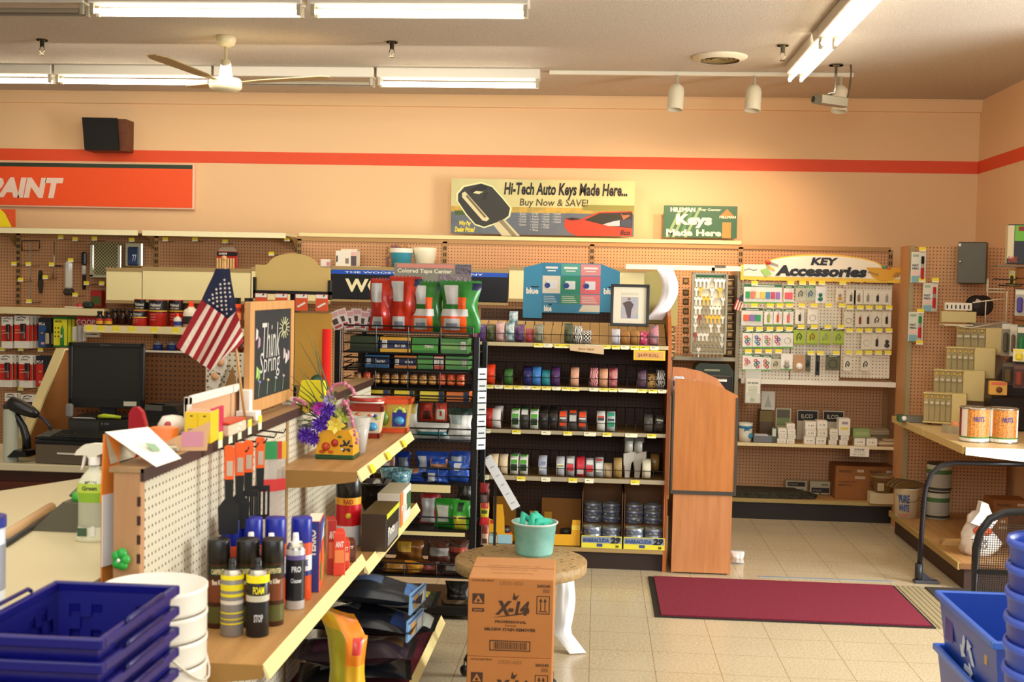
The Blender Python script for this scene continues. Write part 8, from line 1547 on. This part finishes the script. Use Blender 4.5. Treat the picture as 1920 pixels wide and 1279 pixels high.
# register, pc, monitor, keyboard, printer
a = at(135, 868, cf+.02); dw = pm(152, cf+.02); t = thing('cash_box', 'brown metal cash drawer on the register counter', 'cash drawer', (a.x, cf+.02, ZF+.0005), R(-3)); hd = pm(40, cf)
MB().box(-dw/2, dw/2, 0, .42, 0, hd, mat('#4a4034', .35, .4), front=mat('#6b5c48', .35, .3), b=.004).box(-dw/2, dw/2, -.004, .42, hd, hd+.012, BLK).build('body', t); MB().box(-.075, .07, -.005, 0, hd*.5, hd*.58, mat('#e0d8c0', .3)).build('slot_plate', t)
t = thing('keyboard', 'black computer keyboard on the cash drawer', 'keyboard', (a.x-.005, cf+.05, ZF+hd+.014), R(-3)); MB().prism([(0, 0), (.15, .0), (.15, .03), (0, .012)], -.20, .19, BLK, 'yz').build('case', t); b = MB()
for r_ in range(5):
    for k in range(18): b.box(-.19+k*.0208, -.172+k*.0208, .012+r_*.027, .034+r_*.027, .013+r_*.0032, .021+r_*.0036, mat('#2a2824', .3) if not (k < 3) else mat('#6a6658', .2), b=.002)  # leftmost key columns coloured paler to imitate highlights
b.build('keys', t)['kind'] = 'stuff'
hz = ZF+hd+.014; t = thing('desktop_computer', 'black flat desktop computer under the monitor', 'computer', (a.x+.06, cf+.24, hz), R(-3)); MB().box(-.185, .23, .0, .26, 0, .085, mat('#1c1a17', .35), front=mat('#2a2824', .3), b=.003).build('case', t)
MB().box(-.18, -.02, -.003, 0, .01, .075, mat('#3a3832', .3)).text('3 03', -.01, .03, .06, .068, -.001, mat('#a8a8a0')).build('front_panel', t)
a2 = at(200, 780, 5.92); t = thing('monitor', 'black flat monitor with dark screen on the desktop computer', 'monitor', (a2.x, 5.92, hz+.086), R(5)); mw = .385; zt2 = at(200, 643, 5.92).z-hz-.086
b = MB(); zb2 = .045
for x0, x1, z0, z1 in ((-mw/2, mw/2, zt2-.022, zt2), (-mw/2, mw/2, zb2, zb2+.045), (-mw/2, -mw/2+.02, zb2, zt2), (mw/2-.02, mw/2, zb2, zt2)): b.box(x0, x1, -.012, .01, z0, z1, mat('#1a1815', .35), b=.002)
b.build('bezel', t); MB().box(-mw/2+.018, mw/2-.018, -.004, .03, zb2+.04, zt2-.02, mat('#26241f', .25)).build('screen', t); MB().box(-.13, .13, -.08, .09, 0, .012, BLK, b=.005).box(-.04, .04, .01, .04, .01, .1, BLK).build('stand', t); MB().box(.09, .155, -.0135, -.012, zb2+.012, zb2+.035, mat('#d8ceac')).text('lenovo', -.03, .02, zt2-.014, zt2-.007, -.0135, mat('#7a786c'), .0).build('sticker', t)
zm = hz+.086; single(MB().box(-.018, .018, -.014, .014, 0, .07, mat('#8a867c', .3), b=.008), 'small_bottle', 'small grey bottle in front of the monitor corner', 'bottle', (a2.x-.155, 5.83, zm))
single(MB().prism([(-.07, 0), (.05, 0), (.0, .035), (-.05, .03)], 0, .002, WHT, 'xy'), 'paper_slip', 'white paper slip in front of the monitor', 'paper', (a2.x-.06, 5.81, zm+.0005))
single(MB().tube([(-.05, 0, .012), (-.02, -.01, .018), (.02, 0, .015), (.06, .01, .01)], [.01, .012, .01, .008], mat('#c8d82c', .4), 8), 'yellow_marker', 'yellow-green highlighter shape in front of the monitor', 'marker', (a2.x+.06, 5.80, zm))
a = at(298, 828, 5.75); t = thing('receipt_printer', 'black receipt printer right of the monitor', 'printer', (a.x, 5.75, ZF+.0005), R(-14)); hp = at(298, 760, 5.75).z-ZF
MB().prism([(-.11, 0), (.11, 0), (.11, hp*.86), (.09, hp), (-.08, hp), (-.11, hp*.75)], 0, .22, mat('#15130f', .35)).build('case', t); MB().box(-.10, .06, -.006, .0, hp*.35, hp*.7, mat('#211f1a', .25), b=.003).box(-.08, .02, -.004, .05, hp*.9, hp*1.0, mat('#5a564c', .3)).build('cover', t); MB().box(.02, .06, -.008, -.006, hp*.33, hp*.37, mat('#a89a4c')).build('badge', t)
# barcode scanner
a = at(52, 850, 5.58); t = thing('barcode_scanner', 'black barcode scanner on a curved stand at the left of the counter', 'barcode scanner', (a.x, 5.62, ZF)); u = pm(1/7.105, 5.62)
def sc(X, Y): v = at(X/7.105, 680+Y/7.105, 5.62); return (v.x-a.x, 0, v.z-ZF)
MB().prism([sc(160, 1240)[0:3:2], sc(415, 1240)[0:3:2], sc(400, 1175)[0:3:2], sc(250, 1150)[0:3:2]], -.05, .05, BLK).build('stand_base', t)
MB().tube([sc(360, 1150), sc(350, 1000), sc(310, 860), sc(240, 740), sc(200, 690)], [.022, .02, .018, .016, .02], mat('#1c1a18', .35), 10).build('stand_arm', t)
b = MB(); P_ = [sc(90, 620), sc(180, 560), sc(290, 600), sc(420, 660), sc(500, 700)]; b.tube(P_, [.028, .042, .036, .028, .018], mat('#221f1b', .3), 10); b.build('scanner_head', t)
MB().tube([sc(500, 700), sc(590, 760), sc(650, 830), sc(680, 900)], .008, mat('#2a2c34', .35), 6).build('cable', t)
c = at(5, 825, 5.5); single(MB().cyl(.035, 0, pm(105, 5.5), mat('#b4b49c', .4), 16), 'grey_post', 'pale grey green post at the left edge of the register counter', 'post', (c.x-.02, 5.62, ZF+.0005))
c = at(27, 838, 5.9); single(MB().box(-.05, .05, 0, .05, 0, .19, mat('#d8cdb0', .5), b=.003).rect(-.02, .04, .02, .10, -.001, mat('#cdb09c')), 'paper_roll_box', 'white and pink box behind the barcode scanner', 'box', (c.x, 6.0, ZF+.0005))
# ================================================================ FOREGROUND: pails, baskets, bins, chair
p = atz(290, 1096, 1.0); pr_ = pm(101, p.y); 
def pail(z, label, bail):
    t = thing('plastic_pail', label, 'pail', (p.x, p.y, z), R(0), 'stacked white pails'); PW = mat('#e8e0d0', .35)
    MB().lathe([(0, 0), (pr_*.80, 0), (pr_*.88, .10), (pr_*.905, .138), (pr_*.98, .141), (pr_*.985, .15), (pr_*.985, .185), (pr_*1.0, .19), (pr_*1.0, .20), (pr_*.965, .20), (pr_*.79, .004), (0, .004)], PW, 40).build('body', t)
    if bail: MB().tube([(pr_*1.04*math.cos(R(-60+k*14)), pr_*1.04*math.sin(R(-60+k*14)), .13-.10*math.sin(R(k*180/9))) for k in range(10)], .003, mat('#d8d0bc', .4), 5).build('bail_handle', t)
    return t
z = 1.0-.20; names = ('topmost of the white pail stack behind the blue baskets', 'second white pail from the top of the stack', 'third white pail from the top of the stack', 'fourth white pail from the top of the stack', 'fifth white pail down the stack')
for k in range(12): pail(z-.064*k, names[k] if k < 5 else 'white pail low in the stack, below the frame', k in (1, 3))
# blue shopping baskets
BB = mat('#0f0f66', .3); BB2 = mat('#0c0c54', .3)
q1 = atz(325, 1099, 1.06); q2 = atz(181, 1196, 1.06); q3 = atz(112, 1088, 1.06); Wb = q1.x-q3.x; Lb = q1.y-q2.y
bc = Vector(((q1.x+q3.x)/2, (q1.y+q2.y)/2, 0))
def basket_shell(W_, L_, h_, tp, m, holes=True):
    """open tapered basket with a lattice cut into the walls"""
    b = MB(); a_, c_ = W_/2, L_/2; f_ = 1-tp
    def corner(z): s_ = f_+(1-f_)*z/h_; return [(-a_*s_, -c_*s_), (a_*s_, -c_*s_), (a_*s_, c_*s_), (-a_*s_, c_*s_)]
    zs = [0, h_*.2, h_*.34, h_*.48, h_*.62, h_*.76, h_]
    for e in range(4):
        n = 10 if e % 2 == 0 else 14
        for j in range(6):
            A0, B0 = corner(zs[j])[e], corner(zs[j])[(e+1) % 4]; A1, B1 = corner(zs[j+1])[e], corner(zs[j+1])[(e+1) % 4]
            for i in range(n):
                if holes and 1 <= j <= 4 and 1 <= i < n-1 and (i+j) % 2 == 0 and not (n//2-1 <= i <= n//2): continue
                u0, u1 = i/n, (i+1)/n; L = lambda P, Q, u, z: (P[0]+(Q[0]-P[0])*u, P[1]+(Q[1]-P[1])*u, z)
                b.add([L(A0, B0, u0, zs[j]), L(A0, B0, u1, zs[j]), L(A1, B1, u1, zs[j+1]), L(A1, B1, u0, zs[j+1])], [(0, 1, 2, 3)], m)
    b.prism([(x, y) for x, y in corner(0)], 0, .003, m, 'xy'); return b
def bask(z, label, top):
    t = thing('shopping_basket', label, 'shopping basket', (bc.x, bc.y, z), 0, None); h_ = .20
    basket_shell(Wb, Lb, h_, .16, BB).build('basket_body', t); b = MB(); a_, c_ = Wb/2, Lb/2
    for x0, x1, y0, y1 in ((-a_-.012, a_+.012, -c_-.012, -c_+.004), (-a_-.012, a_+.012, c_-.004, c_+.012), (-a_-.012, -a_+.004, -c_+.004, c_-.004), (a_-.004, a_+.012, -c_+.004, c_-.004)): b.box(x0, x1, y0, y1, h_-.022, h_, BB, b=.003)
    b.build('rim', t)
    for s_ in (-1, 1): MB().tube([(s_*(a_+.012), -c_*.5, h_+.002), (s_*(a_+.016), -c_*.46, h_+.009), (s_*(a_+.016), c_*.46, h_+.009), (s_*(a_+.012), c_*.5, h_+.002)], .005, BB2, 6).build('handle', t)
for k in range(8): bask(1.06-.20-.048*k, ('topmost blue shopping basket of the stack in the lower left corner', 'second blue basket from the top of the corner stack', 'third blue basket from the top of the corner stack', 'fourth blue basket from the top of the corner stack')[k] if k < 4 else 'blue basket low in the corner stack, %s from the top' % ORD[k], k == 0)
single(MB().box(-Wb*.38, Wb*.38, -Lb*.38, Lb*.38, 0, 1.06-.20-.048*7-.002, mat('#15151c', .6)), 'basket_stand', 'dark stand under the blue shopping baskets', 'stand', (bc.x, bc.y, 0))
# label cylinder at left edge
c = atz(14, 1120, ZN); t = thing('marker_tub', 'white tub with blue lid and grey label at the left edge', 'tub', (c.x-.0, c.y-.12, ZN+.0005)); rr = .05
MB().cyl(rr, 0, .20, mat('#d8dce0', .3), 24, b=.002).lathe([(rr+.001, .05), (rr+.001, .16)], mat('#8c8c90', .4), 24).build('body', t); MB().cyl(rr+.003, .20, .225, mat('#1c2a7c', .3), 24).build('lid', t); MB().box(.0, .012, -rr-.02, -rr-.008, 0, .27, BLK).build('strap', t)
# blue recycling bins
r1 = atz(1752, 1108, .74); r2 = atz(1843, 1206, .74); bw_ = .36; LB = r1.y-r2.y; BM = mat('#1b44a6', .32); BM2 = mat('#15368c', .32)
def rbin(z, label, top):
    h_ = .34; t = thing('recycling_bin', label, 'recycling bin', (r1.x, r2.y, z)); b = MB(); tp = .05
    V = lambda e, z_: [(e, e), (bw_-e, e), (bw_-e, LB-e), (e, LB-e)]
    o_ = V(.012, 0); i_ = V(tp, 0)
    P1 = [(x, y, h_) for x, y in V(.012, 0)]; P0 = [(x, y, 0) for x, y in V(tp, 0)]; Q1 = [(x, y, h_) for x, y in V(.018, 0)]; Q0 = [(x, y, .006) for x, y in V(tp+.006, 0)]
    for P_, Q_ in ((P0, P1), (Q0, Q1)): b.add(P_+Q_, [(k, (k+1) % 4, (k+1) % 4+4, k+4) for k in range(4)], BM)
    b.add(P0, [(0, 1, 2, 3)], BM).add(Q0, [(0, 1, 2, 3)], BM2); b.build('bin_body', t); b = MB()
    for x0, x1, y0, y1 in ((0, bw_, 0, .018), (0, bw_, LB-.018, LB), (0, .018, .018, LB-.018), (bw_-.018, bw_, .018, LB-.018)): b.box(x0, x1, y0, y1, h_-.02, h_+.004, mat('#3a6cd0', .3), b=.004)
    b.build('rim', t)
    if top:
        b = MB(); b.X = Matrix.Translation((.0255, LB*.50, .205)) @ Matrix.Rotation(R(-90), 4, 'Z') @ Matrix.Rotation(R(6.4), 4, 'X') @ Matrix.Scale(1.25, 4); W2_ = mat('#c8d4e8', .5)
        for k in range(3):
            an = R(90+120*k); M0 = b.X; b.X = M0 @ Matrix.Rotation(R(120*k), 4, 'Y'); b.prism([(-.035, -.042), (.012, -.042), (.012, -.056), (.036, -.034), (.012, -.012), (.012, -.026), (-.028, -.026)], -.003, -.001, W2_); b.X = M0
        b.build('recycling_symbol', t)
        b = MB(); b.X = Matrix.Translation((.0225, LB*.80, .245)) @ Matrix.Rotation(R(-90), 4, 'Z'); b.prism([(-.05, -.05), (.04, -.04), (.03, .03), (-.05, .05)], -.003, -.001, mat('#3c2c8c', .4)); b.build('sticker', t)
        b = MB(); b.X = Matrix.Translation((.024, LB*.20, .24)) @ Matrix.Rotation(R(-90), 4, 'Z'); b.box(-.01, .012, -.004, -.001, 0, .03, mat('#c89c3c', .4)); b.build('tag', t)
rbin(.40, 'upper blue recycling bin with white arrow symbol at the lower right', True); rbin(.215, 'lower blue recycling bin nested under the one with the arrow symbol', False)
single(MB().box(.05, bw_-.05, .05, LB-.05, 0, .214, mat('#1a2c60', .5)), 'bin_stand', 'dark blue base under the recycling bins', 'stand', (r1.x, r2.y, 0))
# round blue tub stack at the right edge
c = Vector((1.158, 3.35, 0))
for k in range(9):
    t = thing('round_tub', 'translucent blue round tub in the stack at the right edge, %s from the top' % ORD[k], 'tub', (c.x, c.y-.35, 1.165-.14-.064*k)); r_ = .128
    MB().lathe([(r_*.86, 0), (r_*.93, .075), (r_*.955, .085), (r_*.985, .12), (r_*1.01, .125), (r_*1.01, .14), (r_*.98, .14), (r_*.95, .12), (r_*.845, .004), (0, .006)], mat('#22389c' if k % 2 else '#2c4aac', .4), 32).build('body', t)
    MB().lathe([(r_*1.012, .124), (r_*1.035, .130), (r_*1.012, .143), (r_*.98, .143)], mat('#4460c4', .4), 32).build('rim', t)
# mesh office chair
c = at(1893, 1100, 5.0); t = thing('mesh_chair', 'black chair with rounded mesh back behind the blue bins', 'chair', (c.x+.06, 5.0, 0)); zt3 = at(1893, 958, 5.0).z; zb3 = .46
o_ = [(-.20, zb3)]+[(-.20, zt3-.16), (-.185, zt3-.09), (-.15, zt3-.035), (-.09, zt3-.005), (0, zt3), (.12, zt3-.005), (.2, zt3-.05), (.23, zt3-.12), (.23, zb3)]
MB().tube([(x, .02-.06*(z-zb3), z) for x, z in o_], .017, mat('#17130f', .4), 8, True).build('backrest_frame', t)
b = MB(); ME = mat('#2e2c2a', .4, .3)
for k in range(42): x = -.185+.0096*k; b.tube([(x, .02, zb3+.01), (min(x+.0, .21), -.01, zt3-.02-.10*max(0, (abs(x-.02)-.10)/.1)**2)], .0017, ME, 3)
for k in range(42): z_ = zb3+.015+k*.0096; b.tube([(-.19, .0, z_), (.22, .0, z_)], .0017, ME, 3) if z_ < zt3-.05 else None
b.build('backrest_mesh', t)['kind'] = 'stuff'
MB().box(-.22, .25, -.46, .02, zb3-.07, zb3-.01, mat('#1a1816', .7), b=.02).build('seat', t)
for x, y in ((-.19, .0), (.22, .0), (-.19, -.42), (.22, -.42)): MB().tube([(x, y, zb3-.05), (x*1.1, y+(.03 if y == 0 else -.03), .0)], .014, mat('#17130f', .4), 6).build('leg', t)
MB().box(-.19, .22, -.005, .012, at(1893, 1075, 5.0).z-.006, at(1893, 1075, 5.0).z+.012, mat('#17130f', .4)).build('cross_rail', t)
